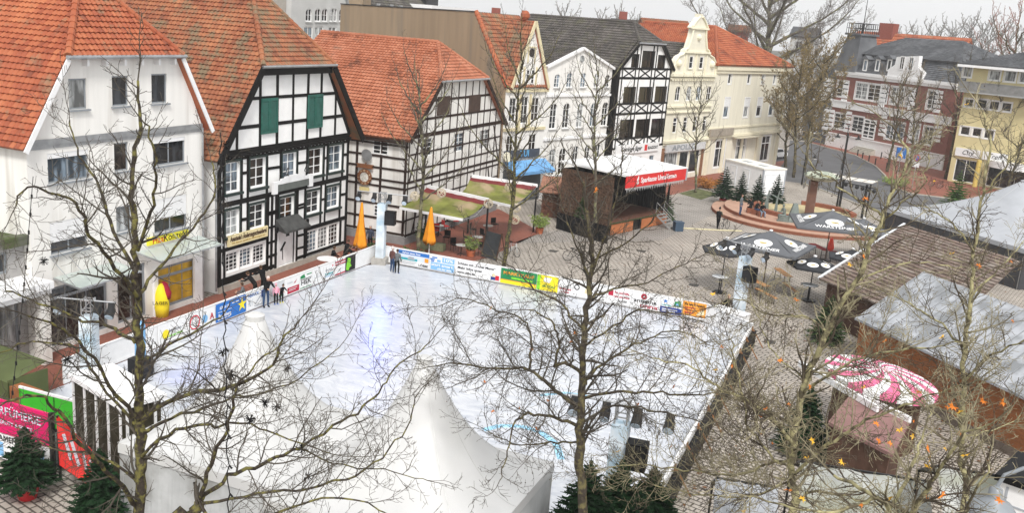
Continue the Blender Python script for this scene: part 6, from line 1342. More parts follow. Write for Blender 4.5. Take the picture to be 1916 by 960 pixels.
umbrella((-3.1, 71.8, 0), 5.4, 2.8, 3.8, 'big grey lettered umbrella in front of the fountain column', n=4, rz=R_(12), m=umb_light, pole=wood_dark)
umbrella((-3.15, 59.3, 0), 3.3, 2.3, 2.85, 'dark umbrella over the high table, right of the beer tables', n=6, rz=.5)
umbrella((-1.1, 63.4, 0), 3.3, 2.3, 2.85, 'dark umbrella beside the slatted hut roof', n=6, rz=.1)
umbrella((-.9, 73.2, 0), 3.8, 2.5, 3.3, 'grey umbrella overlapping the right side of the fountain umbrella', n=4, rz=R_(30), m=umb_light, brand=False)
def hightable(loc, label):
    e = empty('standing_table', loc, 0, label, 'table', 'white-topped standing tables'); MB().lathe([(.5, 1.06), (.52, 1.08), (.52, 1.11), (.01, 1.115)], (0, 0, 0), 24).build('tabletop', C_['lgrey'], e)
    mb = MB(); mb.lathe([(.525, 1.07), (.54, 1.09), (.525, 1.105)], (0, 0, 0), 24, cap=False); mb.build('table_rim', black, e); mb = MB(); mb.tube([(0, 0, .02), (0, 0, 1.07)], .035, 8)
    for k in range(4): mb.tube([(0, 0, .2), (.38*cos(k*pi/2), .38*sin(k*pi/2), .03)], .025, 5)
    mb.build('table_base', black, e)
hightable((-8.4, 57.3, 0), 'standing table with pale round top under the leftmost dark umbrella'); hightable((-3.2, 59.0, 0), 'standing table with pale round top under the umbrella by the fir')
beer_wood = mat('beer_table_wood', (.55, .27, .11), .6, .12, 3)
def beertable(loc, rz, label, w_=.5, z=.76, cat='table', nm='beer_table', m=None):
    e = empty(nm, loc, rz, label, cat); mb = MB(); mb.box(-1.1, 1.1, -w_/2, w_/2, z-.03, z); mb.build('tabletop' if cat == 'table' else 'seat', m or beer_wood, e)
    for x in (-.8, .8):
        mb = MB(); mb.bar((x, -w_/2+.04, 0), (x, -w_/2+.08, z-.03), .035, .035); mb.bar((x, w_/2-.04, 0), (x, w_/2-.08, z-.03), .035, .035); mb.bar((x, -w_/2+.05, z*.4), (x, w_/2-.05, z*.4), .03, .03); mb.build('leg', dark_metal, e)
    return e
beertable(G(1462, 530)+Vector((0, 0, 0)), R_(-62), 'orange wooden beer table standing free right of the umbrella pole'); beertable(G(1477, 550), R_(-62), 'narrow orange bench beside the free-standing beer table', .25, .46, 'bench', 'beer_bench')
beertable(G(1415, 548), R_(-50), 'orange wooden beer table under the big umbrella', .5); beertable(G(1432, 562), R_(-50), 'orange bench in front of the table under the big umbrella', .25, .46, 'bench', 'beer_bench')
q = G(1553, 468); mb = MB(); mb.lathe([(.2, 0), (.28, .2), (.12, .9), (.05, 1.0)], (0, 0, 0), 12); tg(mb.build('red_lantern', mat('lantern_red', (.75, .05, .02), .5), loc=q), 'bright red cone-shaped lantern behind the dark umbrella', 'lantern')
beertable(G(1530, 480), R_(-55), 'red-topped table near the red lantern', .6, .76, 'table', 'beer_table', chair_red); beertable(G(1570, 495), R_(-55), 'red-topped table beside the dark umbrella by the huts', .6, .76, 'table', 'beer_table', chair_red)
# ============================================================ marquee, huts and stalls on the right
mq = mat('marquee_grey', (.36, .375, .40), .6, .08, 1, .1, bscale=1.5)
pm = Vector((4.93, 77.15, 0)); dq = Vector((.669, -.743, 0)); nq = Vector((.743, .669, 0)); c = pm+nq*7.2
pagoda(c.x, c.y, 14.2, 2.9, 6.4, 'huge pale grey marquee with one central peak behind the huts', rz=math.atan2(dq.y, dq.x), m=mq, pw=1.35, r0=.5, mw=mat('marquee_dark_side', (.05, .05, .055), .7))
A_ = G(1612, 592, 2.8); e = empty('long_market_hut', (A_.x, A_.y, 0), math.atan2(dq.y, dq.x), 'long wooden market hut with grey tarpaulin roof at the right', 'market hut')
tarp = mat('tarpaulin', (.36, .375, .40), .6, .2, 1.6, .5, col2=(.22, .23, .24), thr=.54, bscale=5, detail=9); wood_or = mat('hut_wood_orange', (.27, .105, .042), .7, .25, 1.5, .2, streak=False)
L_ = 17; mb = MB(); mb.faces([(0, -.35, 2.75), (L_, -.35, 2.75), (L_, 3.3, 5.0), (0, 3.3, 5.0), (0, 7, 2.75), (L_, 7, 2.75)], [(0,1,2,3), (3,2,5,4)])
mb.faces([(0, -.35, 2.68), (L_, -.35, 2.68), (L_, 3.3, 4.93), (0, 3.3, 4.93), (0, 7, 2.68), (L_, 7, 2.68)], [(3,2,1,0), (4,5,2,3)]); mb.bar((0, -.36, 2.7), (L_, -.36, 2.7), .06, .12); mb.build('roof', tarp, e)
mb = MB()
for k in range(34): x = .1+k*.5; mb.bar((x, -.33, 2.785), (x, 3.3, 5.035), .05 if k % 4 == 0 else .018, .03)
mb.build('roof_seam', mat('seam_grey', (.27, .28, .29), .7, .2), e)
mb = MB()
for k in range(14): mb.box(0, L_, 0, .05, .4+k*.17, .4+k*.17+.16)
mb.build('wood_wall', wood_or, e); MB().box(0, L_, .0, .045, 0, .4).build('base_board', mat('board_greyed', (.16, .13, .11), .85, .2), e); MB().prism([(0, 0), (6.6, 0), (6.6, 2.7), (3.3, 4.9), (0, 2.7)], 0, .05)
mb = MB(); mb.faces([(0.02, 0, 0), (0.02, 6.6, 0), (0.02, 6.6, 2.7), (0.02, 3.3, 4.9), (0.02, 0, 2.7)], [(4,3,2,1,0)]); mb.build('gable_wall', wood_dark, e)
# slatted brown hut roof
A_ = G(1532, 522, 2.5); B_ = G(1692, 420, 4.2); e = empty('slatted_hut', (A_.x, A_.y, 0), 0, 'market hut with broad brown slatted roof and white verge', 'market hut')
d1_ = Vector((B_.x-A_.x, B_.y-A_.y, B_.z-A_.z)); L1 = 9.5; mb = MB(); n = 26; slat = mat('roof_slats', (.16, .115, .095), .8, .35, 2.5, .3, col2=(.26, .22, .19), thr=.55)
for k in range(n):
    a = d1_*(k/n)+Vector((0, 0, A_.z)); c = d1_*((k+.93)/n)+Vector((0, 0, A_.z+.0)); r_ = dq*L1
    mb.faces([a+Vector((0, 0, .07)), a+r_+Vector((0, 0, .07)), c+r_+Vector((0, 0, .01)), c+Vector((0, 0, .01)), a, a+r_], [(0,1,2,3), (0,4,5,1)])
mb.faces([Vector((0, 0, A_.z-.04)), dq*L1+Vector((0, 0, A_.z-.04)), d1_+dq*L1+Vector((0, 0, A_.z-.06)), d1_+Vector((0, 0, A_.z-.06))], [(0, 1, 2, 3)]); mb.build('roof', slat, e)
mb = MB(); mb.bar(Vector((0, 0, A_.z+.05)), d1_+Vector((0, 0, A_.z+.05)), .14, .12); mb.build('verge_board', C_['lgrey'], e); mb = MB()
q1 = Vector((.5, 1.2, 0)); d1h = Vector((d1_.x, d1_.y, 0)).normalized()
for a, c in ((d1h*.8+dq*.4, d1h*.8+dq*(L1-.5)), (d1h*.8+dq*.4, d1h*9+dq*.4)): mb.bar(a+Vector((0, 0, 1.2)), c+Vector((0, 0, 1.2)), .08, 2.4)
mb.build('wood_wall', wood_dark, e)
# pink striped round stall
q = G(1648, 694, 3.0); e = empty('sweets_stall', (q.x, q.y, 0), math.atan2(dq.y, dq.x), 'sweets stall with domed pink and white striped roof', 'market stall'); pinkm = mat('stripe_pink', (.72, .16, .30), .6, .08); mb = MB(); N = 11; K = 6; Rr = 1.95
for j in range(N):
    for h_ in range(2):
        a0, a1_ = 2*pi*(j+h_*.5)/N, 2*pi*(j+h_*.5+.5)/N; mb.m = h_
        for k in range(K):
            def P(a, t): return (Rr*(1-t)*cos(a+t*.7)*1.3, Rr*(1-t)*sin(a+t*.7)*.95, 2.75+.35*sin(t*pi/2))
            mb.quad(P(a0, k/K), P(a1_, k/K), P(a1_, (k+1)/K), P(a0, (k+1)/K))
        mb.quad((Rr*1.3*cos(a0), Rr*.95*sin(a0), 2.55), (Rr*1.3*cos(a1_), Rr*.95*sin(a1_), 2.55), P(a1_, 0), P(a0, 0))
mb.build('striped_roof', [white_paint, pinkm], e); MB().box(-2.5, 2.3, -2.05, -1.93, 2.35, 2.6).build('fascia', white_paint, e); MB().lathe([(1.7, 0), (1.7, 2.5)], (0, 0, 0), 18).build('stall_body', wood_dark, e)
text('SÜSSES', .4, pinkm, e, (0, -2.31, 2.46), (R_(90), 0, 0)) if False else None
P4 = [G(1592, 738, 2.3), G(1702, 792, 2.3), G(1668, 862, 2.1), G(1548, 800, 2.1)]; c = sum(P4, Vector())/4; e = empty('mauve_hut', (c.x, c.y, 0), 0, 'low market hut with flat mauve-brown roof in front of the striped stall', 'market hut')
mb = MB(); mb.slab([(p.x-c.x, p.y-c.y) for p in P4], 2.2, 2.32); mb.build('roof', mat('felt_mauve', (.24, .135, .125), .8, .12, 2), e); mb = MB(); mb.slab([((p.x-c.x)*.9, (p.y-c.y)*.9) for p in P4], 0, 2.2); mb.build('hut_walls', wood_dark, e)
mb = MB(); mb.bar(P4[0]-Vector((c.x, c.y, 0))+Vector((0, 0, .1)), P4[1]-Vector((c.x, c.y, -.1)), .15, .25); mb.build('fascia', white_paint, e)
# grey tarpaulin stalls along the bottom right
def tarpstall(px0, px1, py, z, dist, depth, label, rise=.9, m=None):
    a = DP(px0, py, dist); zz = a.z; c = G(px1, py+(px1-px0)*.16, zz); d_ = Vector((c.x-a.x, c.y-a.y, 0)); L_ = d_.length; e = empty('tarpaulin_stall', (a.x, a.y, 0), math.atan2(d_.y, d_.x), label, 'market stall'); mb = MB(); n = 10
    for i in range(n):
        for (y0, z0_, y1, z1_) in ((0, zz, -depth/2, zz+rise), (-depth/2, zz+rise, -depth, zz)):
            w0, w1 = .05*sin(i*2.1), .05*sin((i+1)*2.1); mb.quad((L_*i/n, y0, z0_+w0), (L_*(i+1)/n, y0, z0_+w1), (L_*(i+1)/n, y1, z1_+w1), (L_*i/n, y1, z1_+w0))
    mb.build('roof', m or tarp, e); mb = MB(); mb.bar((0, 0, zz), (L_, 0, zz), .06, .06); mb.bar((0, -depth/2, zz+rise+.02), (L_, -depth/2, zz+rise+.02), .05, .05)
    for i in range(3): x = .05+(L_-.1)*i/2; mb.bar((x, -.02, zz+.03), (x, -depth/2, zz+rise+.03), .05, .05)
    for x in (.05, L_-.05):
        for y in (-.05, -depth+.05): mb.bar((x, y, 0), (x, y, zz), .06, .06)
    mb.build('frame', dark_metal, e)
    mb = MB(); mb.box(.2, L_-.2, -depth+.3, -.3, 0, .95); mb.build('counter', wood_dark, e); return e
tarpstall(1478, 1700, 868, 3, 26.5, 3.6, 'pale tarpaulin stall with dark seams at the bottom right', m=mat('tarp_pale', (.42, .43, .41), .5, .2, 1.5, .3, col2=(.30, .31, .24), thr=.5, bscale=3)); tarpstall(1715, 1930, 880, 3, 25.0, 3.4, 'pale tarpaulin stall next to the arched lamp', m=MATS['tarp_pale']); tarpstall(1330, 1440, 905, 3, 25.5, 3.0, 'pale tarpaulin stall beside the firs at the bottom')
q = DP(1900, 905, 22); e = empty('white_kiosk', (q.x-.3, q.y, 0), R_(-20), 'white kiosk with black roof edge behind the arched lamp', 'kiosk'); z = q.z+.1
MB().box(0, 2.4, 0, 1.6, 0, z-.1).build('kiosk_wall', white_paint, e); MB().box(-.1, 2.5, -.1, 1.7, z-.1, z+.04).build('roof_edge', black, e); mb = MB()
for k in range(3): mb.box(.15+k*.75, .2+k*.75, -.015, 0, z-1.2, z-.2)
mb.box(.1, 2.3, -.016, 0, z-.62, z-.58); mb.build('window_bars', C_['grey'], e)
# ============================================================ stalls at the lower left
kq = G(135, 702, 2.95); e = empty('slatted_kiosk', (kq.x, kq.y, 0), R_(-18), 'dark brown kiosk with white flat roof and white uprights left of the tents', 'kiosk')
MB().box(0, 3.3, 0, 1.3, .0, 2.85).build('kiosk_wall', mat('kiosk_brown', (.035, .03, .018), .7, .3), e); MB().box(-.12, 3.42, -.12, 1.45, 2.85, 3.0).build('roof', white_paint, e); mb = MB()
for k in range(5): mb.box(.05+k*.78, .13+k*.78, -.05, 0, 0, 2.85)
for k in range(2): mb.box(3.3, 3.35, .1+k*.95, .18+k*.95, 0, 2.85)
mb.build('uprights', white_paint, e)
e = empty('promotion_booth', (-26.6, 20.3, 0), 0, 'booth with magenta fascia and white panels at the left edge', 'booth'); mag = mat('magenta', (.62, .01, .12), .6, .06)
MB().box(0, 3.4, 0, .1, 1.15, 2.3).build('magenta_panel', mag, e); MB().box(0, 3.4, .02, .08, .2, 1.1).build('lower_panel', C_['white'], e); text('PARFÜMERIE', .42, C_['pale'], e, (1.9, -.01, 1.95), (R_(90), 0, 0)); text('BEAUTY & SPORT', .2, C_['pale'], e, (1.9, -.01, 1.55), (R_(90), 0, 0)); text('KAMENER', .3, C_['black'], e, (1.6, .01, .95), (R_(90), 0, 0))
MB().box(.2, 1.3, .005, .02, .3, .8).build('printed_field', C_['sky'], e); MB().box(1.9, 3.1, .005, .02, .3, .75).build('printed_field', C_['sky'], e); MB().box(3.4, 3.5, -.02, .12, 0, 2.35).build('post', dark_metal, e)
PP = [G(108, 778, 2.2), G(206, 876, 2.0), G(182, 916, .9), G(114, 868, 1.0)]; c = PP[0]; e = empty('red_tarpaulin', (c.x, c.y, 0), 0, 'bright red sloping tarpaulin with grey print beside the magenta booth', 'tarpaulin'); PP = [p-Vector((c.x, c.y, 0)) for p in PP]
mb = MB(); mb.quad(*PP); mb.quad(*[p-Vector((.03, .03, .05)) for p in PP]); mb.build('sheet', mat('banner_red', (.62, .035, .03), .6, .06), e); mb = MB()
for a_, c_ in ((.12, .3), (.3, .5), (.55, .7), (.7, .88)):
    p0 = PP[0].lerp(PP[1], a_).lerp(PP[3].lerp(PP[2], a_), .3); p1 = PP[0].lerp(PP[1], c_).lerp(PP[3].lerp(PP[2], c_), .75); mb.bar(p0+Vector((0, -.02, .03)), p1+Vector((0, -.02, .03)), .09, .01)
mb.build('printed_shape', C_['grey'], e); mb = MB()
for p in PP[:2]: mb.tube([(p.x, p.y, 0), p], .05, 6)
mb.build('post', dark_metal, e)
e = empty('green_panel_fence', (-27.2, 22.6, 0), R_(2), 'bright green banner fence with white edge near the kiosk', 'banner fence'); MB().box(0, 3.2, 0, .06, .3, 1.5).build('banner_sheet', mat('banner_green', (.05, .45, .03), .6, .05), e); MB().box(0, 3.2, -.01, .07, 1.5, 1.58).build('top_rail', white_paint, e); mb = MB()
for x in (0.05, 1.6, 3.15): mb.bar((x, .03, 0), (x, .03, 1.5), .06, .06)
mb.build('post', dark_metal, e)
e = empty('olive_booth', (-31.8, 23.4, 0), R_(-6), 'olive green tarpaulin booth in front of the annex', 'booth'); ol = mat('olive_tarp', (.09, .11, .045), .8, .15, 1); MB().box(0, 3.6, 0, .05, .1, 1.3).build('front_tarp', ol, e); mb = MB(); mb.faces([(0, 0, 1.3), (3.6, 0, 1.3), (3.6, 1.6, 1.7), (0, 1.6, 1.7)], [(0, 1, 2, 3)]); mb.build('roof', ol, e); MB().box(3.55, 3.6, 0, 1.6, .1, 1.4).build('side_tarp', ol, e); MB().box(3.65, 4.9, .0, .5, .05, 1.2).build('wood_counter', wood_or, e)
e = empty('blue_column', G(230, 735, 0)+Vector((-.5, 1.5, 0)), 0, 'bright blue gas bottle standing beside the white-roofed kiosk', 'gas bottle'); MB().lathe([(.2, 0), (.22, .1), (.22, 1.4), (.08, 1.6)], (0, 0, .9), 12).build('bottle_body', C_['sky'], e); MB().box(-.35, .35, -.35, .35, 0, .9).build('stand', dark_metal, e)
# yellow sack-shaped figure/advert at the yellow shop, parked objects
q = G(303, 592); e = empty('advert_figure', q, R_(40), 'yellow and red inflatable advertising figure outside the yellow shop', 'advert figure'); mb = MB(); mb.lathe([(.3, 0), (.36, .5), (.32, 1.2), (.15, 1.6), (.05, 1.7)], (0, 0, 0), 14); mb.build('body', C_['yellow'], e, smooth=True); mb = MB(); mb.lathe([(.33, .9), (.36, 1.2), (.18, 1.65), (.07, 1.75)], (.1, .1, 0), 14); mb.build('hood', C_['crimson'], e, smooth=True); text('LAGER', .24, black, e, (-.05, -.4, .8), (R_(90), 0, 0))
q = G(272, 575); e = empty('folding_sign', q, R_(70), 'yellow pavement sign beside the advertising figure', 'sign'); mb = MB(); mb.faces([(-.35, -.25, 0), (.35, -.25, 0), (.35, 0, 1.2), (-.35, 0, 1.2), (-.35, .25, 0), (.35, .25, 0)], [(0,1,2,3), (3,2,5,4)]); mb.build('sign_board', C_['yellow'], e)
MB().box(-.25, .25, -.19, -.17, .55, .75).build('printed_field', C_['black'], e) if False else None
# ============================================================ people
skin_m = mat('skin', (.55, .33, .24), .6, .05); hair_b = mat('hair_brown', (.06, .035, .02), .8, .2); hair_l = mat('hair_blond', (.45, .33, .18), .8, .1); denim = mat('denim', (.03, .06, .13), .85, .2, 8); jeans_l = mat('denim_light', (.22, .28, .36), .85, .2, 8)
def person(loc, rz, label, h=1.75, top=black_cloth, legs=denim, shoes=black, hair=hair_b, pose='stand', hat=None, group=None, bronze=None, name='person', cat='person', z=0.0):
    """a single skinned body in metres for a 1.75 m adult, facing -y; limbs taper, five fingers a hand"""
    s = h/1.75; J = {}; lean = {'stand': 0, 'lean': .42, 'sit': .25, 'bend': .75, 'walk': .08}[pose]
    hipz = .50 if pose == 'sit' else .93
    hip = Vector((0, 0, hipz)); bd = Vector((0, -sin(lean), cos(lean)))
    J['pelvis'] = hip; J['waist'] = hip+bd*.17; J['chest'] = hip+bd*.38; J['neck'] = hip+bd*.52; hd = Vector((0, -sin(lean*.6), cos(lean*.6))); J['headb'] = J['neck']+hd*.09
    for sx, nm in ((-1, 'l'), (1, 'r')):
        J['sh'+nm] = hip+bd*.47+Vector((sx*.185, 0, 0)); J['hp'+nm] = hip+Vector((sx*.10, 0, -.03))
        if pose == 'sit': J['kn'+nm] = J['hp'+nm]+Vector((sx*.05, -.42, .0)); J['an'+nm] = J['kn'+nm]+Vector((0, .03-.06*sx, -.41)); 
        elif pose == 'walk': J['kn'+nm] = J['hp'+nm]+Vector((0, -.12*sx-.02, -.42)); J['an'+nm] = J['kn'+nm]+Vector((0, .04-.1*sx, -.41))
        else: J['kn'+nm] = J['hp'+nm]+Vector((sx*.02, -.03, -.42)); J['an'+nm] = J['kn'+nm]+Vector((0, .03, -.41))
        J['to'+nm] = J['an'+nm]+Vector((sx*.02, -.17, -.04))
        if pose in ('lean', 'bend'): J['el'+nm] = J['sh'+nm]+Vector((sx*.05, -.2, -.17)); J['wr'+nm] = J['el'+nm]+Vector((-sx*.04, -.22, -.02)); f_ = Vector((0, -1, -.15))
        elif pose == 'sit': J['el'+nm] = J['sh'+nm]+Vector((sx*.05, -.08, -.26)); J['wr'+nm] = J['el'+nm]+Vector((-sx*.08, -.2, .02)); f_ = Vector((-sx*.4, -.9, 0))
        elif pose == 'walk': J['el'+nm] = J['sh'+nm]+Vector((sx*.05, -.1, -.25)); J['wr'+nm] = J['el'+nm]+Vector((0, -.2, -.08)); f_ = Vector((0, -1, -.3))
        else: J['el'+nm] = J['sh'+nm]+Vector((sx*.07, .02, -.28)); J['wr'+nm] = J['el'+nm]+Vector((0, -.09, -.22)); f_ = Vector((0, -.3, -1))
        f_ = f_.normalized(); J['pm'+nm] = J['wr'+nm]+f_*.07
        sd = f_.cross(Vector((sx, 0, .01))).normalized() if abs(f_.x) < .6 else Vector((0, 0, 1))
        for k in range(4): J['f%d%s' % (k, nm)] = J['pm'+nm]+sd*(.022*(k-1.5)*1.0)+f_*(.025); J['g%d%s' % (k, nm)] = J['f%d%s' % (k, nm)]+f_*(.05+.012*(k in (1, 2)))+Vector((-sx*.014, 0, 0))
        J['tm'+nm] = J['wr'+nm]+f_*.035+sd*.035; J['tn'+nm] = J['tm'+nm]+f_*.04+sd*.012
    E = [('pelvis', 'waist', 't'), ('waist', 'chest', 't'), ('chest', 'neck', 't'), ('neck', 'headb', 's')]; RAD = dict(pelvis=.145, waist=.125, chest=.155, neck=.06, headb=.05)
    for nm in 'lr':
        E += [('chest', 'sh'+nm, 't'), ('sh'+nm, 'el'+nm, 't'), ('el'+nm, 'wr'+nm, 't'), ('wr'+nm, 'pm'+nm, 's'), ('pelvis', 'hp'+nm, 'l'), ('hp'+nm, 'kn'+nm, 'l'), ('kn'+nm, 'an'+nm, 'l'), ('an'+nm, 'to'+nm, 'o')]
        E += [('wr'+nm, 'tm'+nm, 's'), ('tm'+nm, 'tn'+nm, 's')]
        for k in range(4): E += [('pm'+nm, 'f%d%s' % (k, nm), 's'), ('f%d%s' % (k, nm), 'g%d%s' % (k, nm), 's')]; RAD['f%d%s' % (k, nm)] = .010; RAD['g%d%s' % (k, nm)] = .008
        RAD.update({'sh'+nm: .078, 'el'+nm: .052, 'wr'+nm: .034, 'pm'+nm: .03, 'tm'+nm: .012, 'tn'+nm: .009, 'hp'+nm: .10, 'kn'+nm: .068, 'an'+nm: .046, 'to'+nm: .04})
    names = list(J); ix = {n_: i for i, n_ in enumerate(names)}
    me = bpy.data.meshes.new('p'); me.from_pydata([tuple(J[n_]*s) for n_ in names], [(ix[a], ix[c]) for a, c, _ in E], []); tmp = bpy.data.objects.new('tmp', me); scene.collection.objects.link(tmp)
    md = tmp.modifiers.new('s', 'SKIN'); md.use_smooth_shade = True; sv = me.skin_vertices[0].data
    for i, n_ in enumerate(names): r_ = RAD[n_]*s; sv[i].radius = (r_, r_); sv[i].use_root = (n_ == 'pelvis')
    md2 = tmp.modifiers.new('b', 'SUBSURF'); md2.levels = 1; md2.render_levels = 1
    bpy.context.view_layer.update(); ev = tmp.evaluated_get(bpy.context.evaluated_depsgraph_get()); m2 = bpy.data.meshes.new_from_object(ev); bpy.data.objects.remove(tmp)
    V0 = [v.co.copy() for v in m2.vertices]; F0 = [tuple(p.vertices) for p in m2.polygons]; mb = MB(); mb.v = [tuple(v) for v in V0]; mb.f = F0; mm = {'t': 0, 'l': 1, 's': 2, 'o': 3}
    for f in F0:
        c = sum((V0[i] for i in f), Vector())/len(f); best = None
        for a, d, k in E:
            A, D = J[a]*s, J[d]*s; ab = D-A; t = max(0, min(1, (c-A).dot(ab)/max(1e-9, ab.length_squared))); dd = (c-A-ab*t).length-(RAD[a]+RAD[d])*.5*s
            if best is None or dd < best[0]: best = (dd, k)
        mb.mi.append(mm[best[1]])
    # head with nose and ears, one mesh with the body
    hc = (J['headb']+hd*.105)*s; side = Vector((1, 0, 0)); fwd = Vector((0, -cos(lean*.6), -sin(lean*.6))); HM = Matrix((side, -fwd, hd)).transposed().to_4x4(); mb.m = 2
    prof = [(.02, -.118), (.045, -.105), (.062, -.07), (.072, -.02), (.078, .03), (.07, .075), (.045, .105), (.01, .116)]
    mb.lathe([(r_*s, z_*s) for r_, z_ in prof], hc, 12, HM @ Matrix.Scale(1.15, 4, (0, 1, 0)))
    def hl(x, y, z_): return hc+(HM.to_3x3() @ Vector((x, y, z_)))*s
    mb.faces([hl(-.012, -.084, .02), hl(.012, -.084, .02), hl(.015, -.1, -.025), hl(-.015, -.1, -.025), hl(0, -.112, -.02)], [(0, 1, 4), (1, 2, 4), (2, 3, 4), (3, 0, 4)])
    for sx in (-1, 1): mb.lathe([(.004, -.02*s), (.018*s, 0), (.004, .025*s)], hl(sx*.078, .0, .0), 6)
    if bronze: mats = [bronze]*4
    else: mats = [top, legs, skin_m, shoes]
    o = mb.build(name, mats, None, smooth=True, loc=(loc[0], loc[1], z), rotz=rz, label=label, cat=cat, group=group)
    if not bronze:
        hb = MB(); hprof = [(.075, -.05), (.084, -.01), (.088, .04), (.078, .09), (.05, .12), (.01, .13)] if not hat else [(.09, .0), (.094, .04), (.085, .1), (.05, .14), (.035, .15), (.04, .18), (.01, .2)]
        hb.lathe([(r_*s, z_*s) for r_, z_ in hprof], hc-fwd*.018*s, 12, HM @ Matrix.Scale(1.1, 4, (0, 1, 0))); hb.build('hat' if hat else 'hair', hat or hair, o, smooth=True)
        e2 = MB()
        for sx in (-1, 1): e2.ball(hl(sx*.028, -.082, .022), .009*s, 6)
        e2.build('eyes', black, o); e3 = MB(); e3.quad(hl(-.022, -.083, -.055), hl(.022, -.083, -.055), hl(.02, -.08, -.064), hl(-.02, -.08, -.064)); e3.build('mouth', mat('lips', (.35, .1, .09)), o)
    return o
pinkc = mat('pink_jacket', (.75, .35, .45), .85, .1, 5); plum = mat('plum_coat', (.12, .055, .05), .9, .15); greyc = mat('grey_jacket', (.13, .14, .15), .9, .15); armyc = mat('camo_jacket', (.14, .13, .09), .9, .4, 10); whitesk = mat('white_boots', (.75, .75, .75), .6); bluesk = mat('blue_boots', (.04, .12, .45), .5); wool = mat('knit_pale', (.62, .55, .52), .9, .15, 12)
q = G(497, 578); zi = .1
person((q.x, q.y), R_(62), 'adult in dark jacket and jeans leaning over the rink boards, back to camera', 1.76, black_cloth, denim, black, wool, 'lean', z=zi)
q = G(516, 573); person((q.x, q.y), R_(60), 'small child in pink jacket and pink hat standing at the rink boards', 1.12, pinkc, black_cloth, bluesk, pose='stand', hat=pinkc, z=zi)
q = G(526, 570); person((q.x, q.y), R_(70), 'small child in dark clothes beside the child in pink', 1.08, black_cloth, black_cloth, mat('yellow_boots', (.7, .6, .05)), pose='lean', hat=hair_b, z=zi)
q = G(733, 513); person((q.x, q.y), R_(160), 'girl in plum coat, bobble hat and white skates at the far boards', 1.6, plum, denim, whitesk, hair_l, 'stand', hat=wool, z=zi)
q = G(742, 515); person((q.x, q.y), R_(185), 'girl in grey jacket and blue skates next to the girl in plum', 1.52, greyc, black_cloth, bluesk, hair_b, 'stand', z=zi)
person((-29.9, 39.6), R_(-75), 'person in black coat bending over the boards from the pavement', 1.7, black_cloth, black_cloth, black, hair_b, 'bend')
person((-30.1, 40.6), R_(-100), 'person in black with dark scarf behind the boards, facing the leaning adult', 1.68, black_cloth, black_cloth, black, hair_b, 'lean')
person((-29.9, 38.7), R_(-60), 'person in dark clothes seated low behind the blue banner', 1.6, greyc, black_cloth, black, hair_b, 'sit')
person((-30.5, 47.9), R_(140), 'person in black seated at the white garden table', 1.7, black_cloth, black_cloth, black, hair_b, 'sit'); person((-30.0, 48.6), R_(160), 'person in thick black coat with hood, standing by the garden table', 1.65, black_cloth, black_cloth, black, hair_b, 'lean'); person((-29.7, 48.0), R_(120), 'person in black bending beside the folded orange parasol', 1.6, black_cloth, black_cloth, black, hair_b, 'bend')
person((-30.6, 52.6), R_(20), 'grey-haired person in dark blue jacket walking between inn and parasol', 1.75, mat('blue_grey_jacket', (.05, .06, .09), .9), black_cloth, black, mat('hair_grey', (.3, .29, .28)), 'walk')
q = G(1342, 428); person((q.x, q.y), R_(170), 'cyclist in camouflage jacket with backpack pushing a bicycle, seen from behind', 1.8, armyc, black_cloth, black, black_cloth, 'walk', hat=black_cloth)
bp_ = MB(); bp_.box(-.17, .17, -.12, .12, -.24, .24); tg(bp_.build('backpack', black_cloth, None, loc=(q.x+.02, q.y-.2, 1.25), rotz=R_(-10)), 'black backpack worn by the cyclist', 'backpack')
def bicycle(loc, rz, label, col):
    e = empty('bicycle', loc, rz, label, 'bicycle', None)
    for y in (-.52, .52):
        mb = MB(); mb.tube([(0, y+.33*cos(2*pi*k/24), .34+.33*sin(2*pi*k/24)) for k in range(25)], .02, 5, cap=False); w_ = mb.build('wheel', black, e); mb = MB()
        for k in range(12): mb.tube([(0, y, .34), (0, y+.32*cos(2*pi*k/12), .34+.32*sin(2*pi*k/12))], .004, 3)
        mb.build('spokes', steel, w_)
    mb = MB()
    for a, c in (((0, .52, .34), (0, .12, .3)), ((0, .12, .3), (0, .2, .85)), ((0, .2, .85), (0, .52, .34)), ((0, .12, .3), (0, -.35, .82)), ((0, .18, .78), (0, -.36, .88)), ((0, -.36, .95), (0, -.52, .34))): mb.tube([a, c], .018, 6)
    mb.build('bike_frame', col, e); MB().box(-.07, .07, .08, .36, .88, .94).build('saddle', black, e); MB().tube([(-.28, -.3, 1.02), (-.1, -.38, 1.0), (.1, -.38, 1.0), (.28, -.3, 1.02)], .014, 5).build('handlebar', dark_metal, e); return e
bicycle((q.x+.55, q.y+.05, 0), R_(160), 'dark bicycle pushed by the cyclist beside the fountain steps', dark_metal)
bicycle(tuple(G(958, 478)), R_(60), 'parked bicycle with striped frame behind the slim tree by the blackboard', C_['lgrey']); bicycle(tuple(G(1075, 490)), R_(95), 'dark bicycle lying near the middle of the square, left', dark_metal); bicycle(tuple(G(1095, 486)), R_(80), 'dark bicycle parked on the square behind the forked twigs', C_['black'])
for i, (px, py) in enumerate(((1735, 345), (1750, 350), (1765, 354))): bicycle(tuple(G(px, py)), R_(70+i*8), ['leftmost bicycle at the rack before the yellow house', 'middle bicycle at the rack before the yellow house', 'rightmost bicycle at the rack before the yellow house'][i], dark_metal)
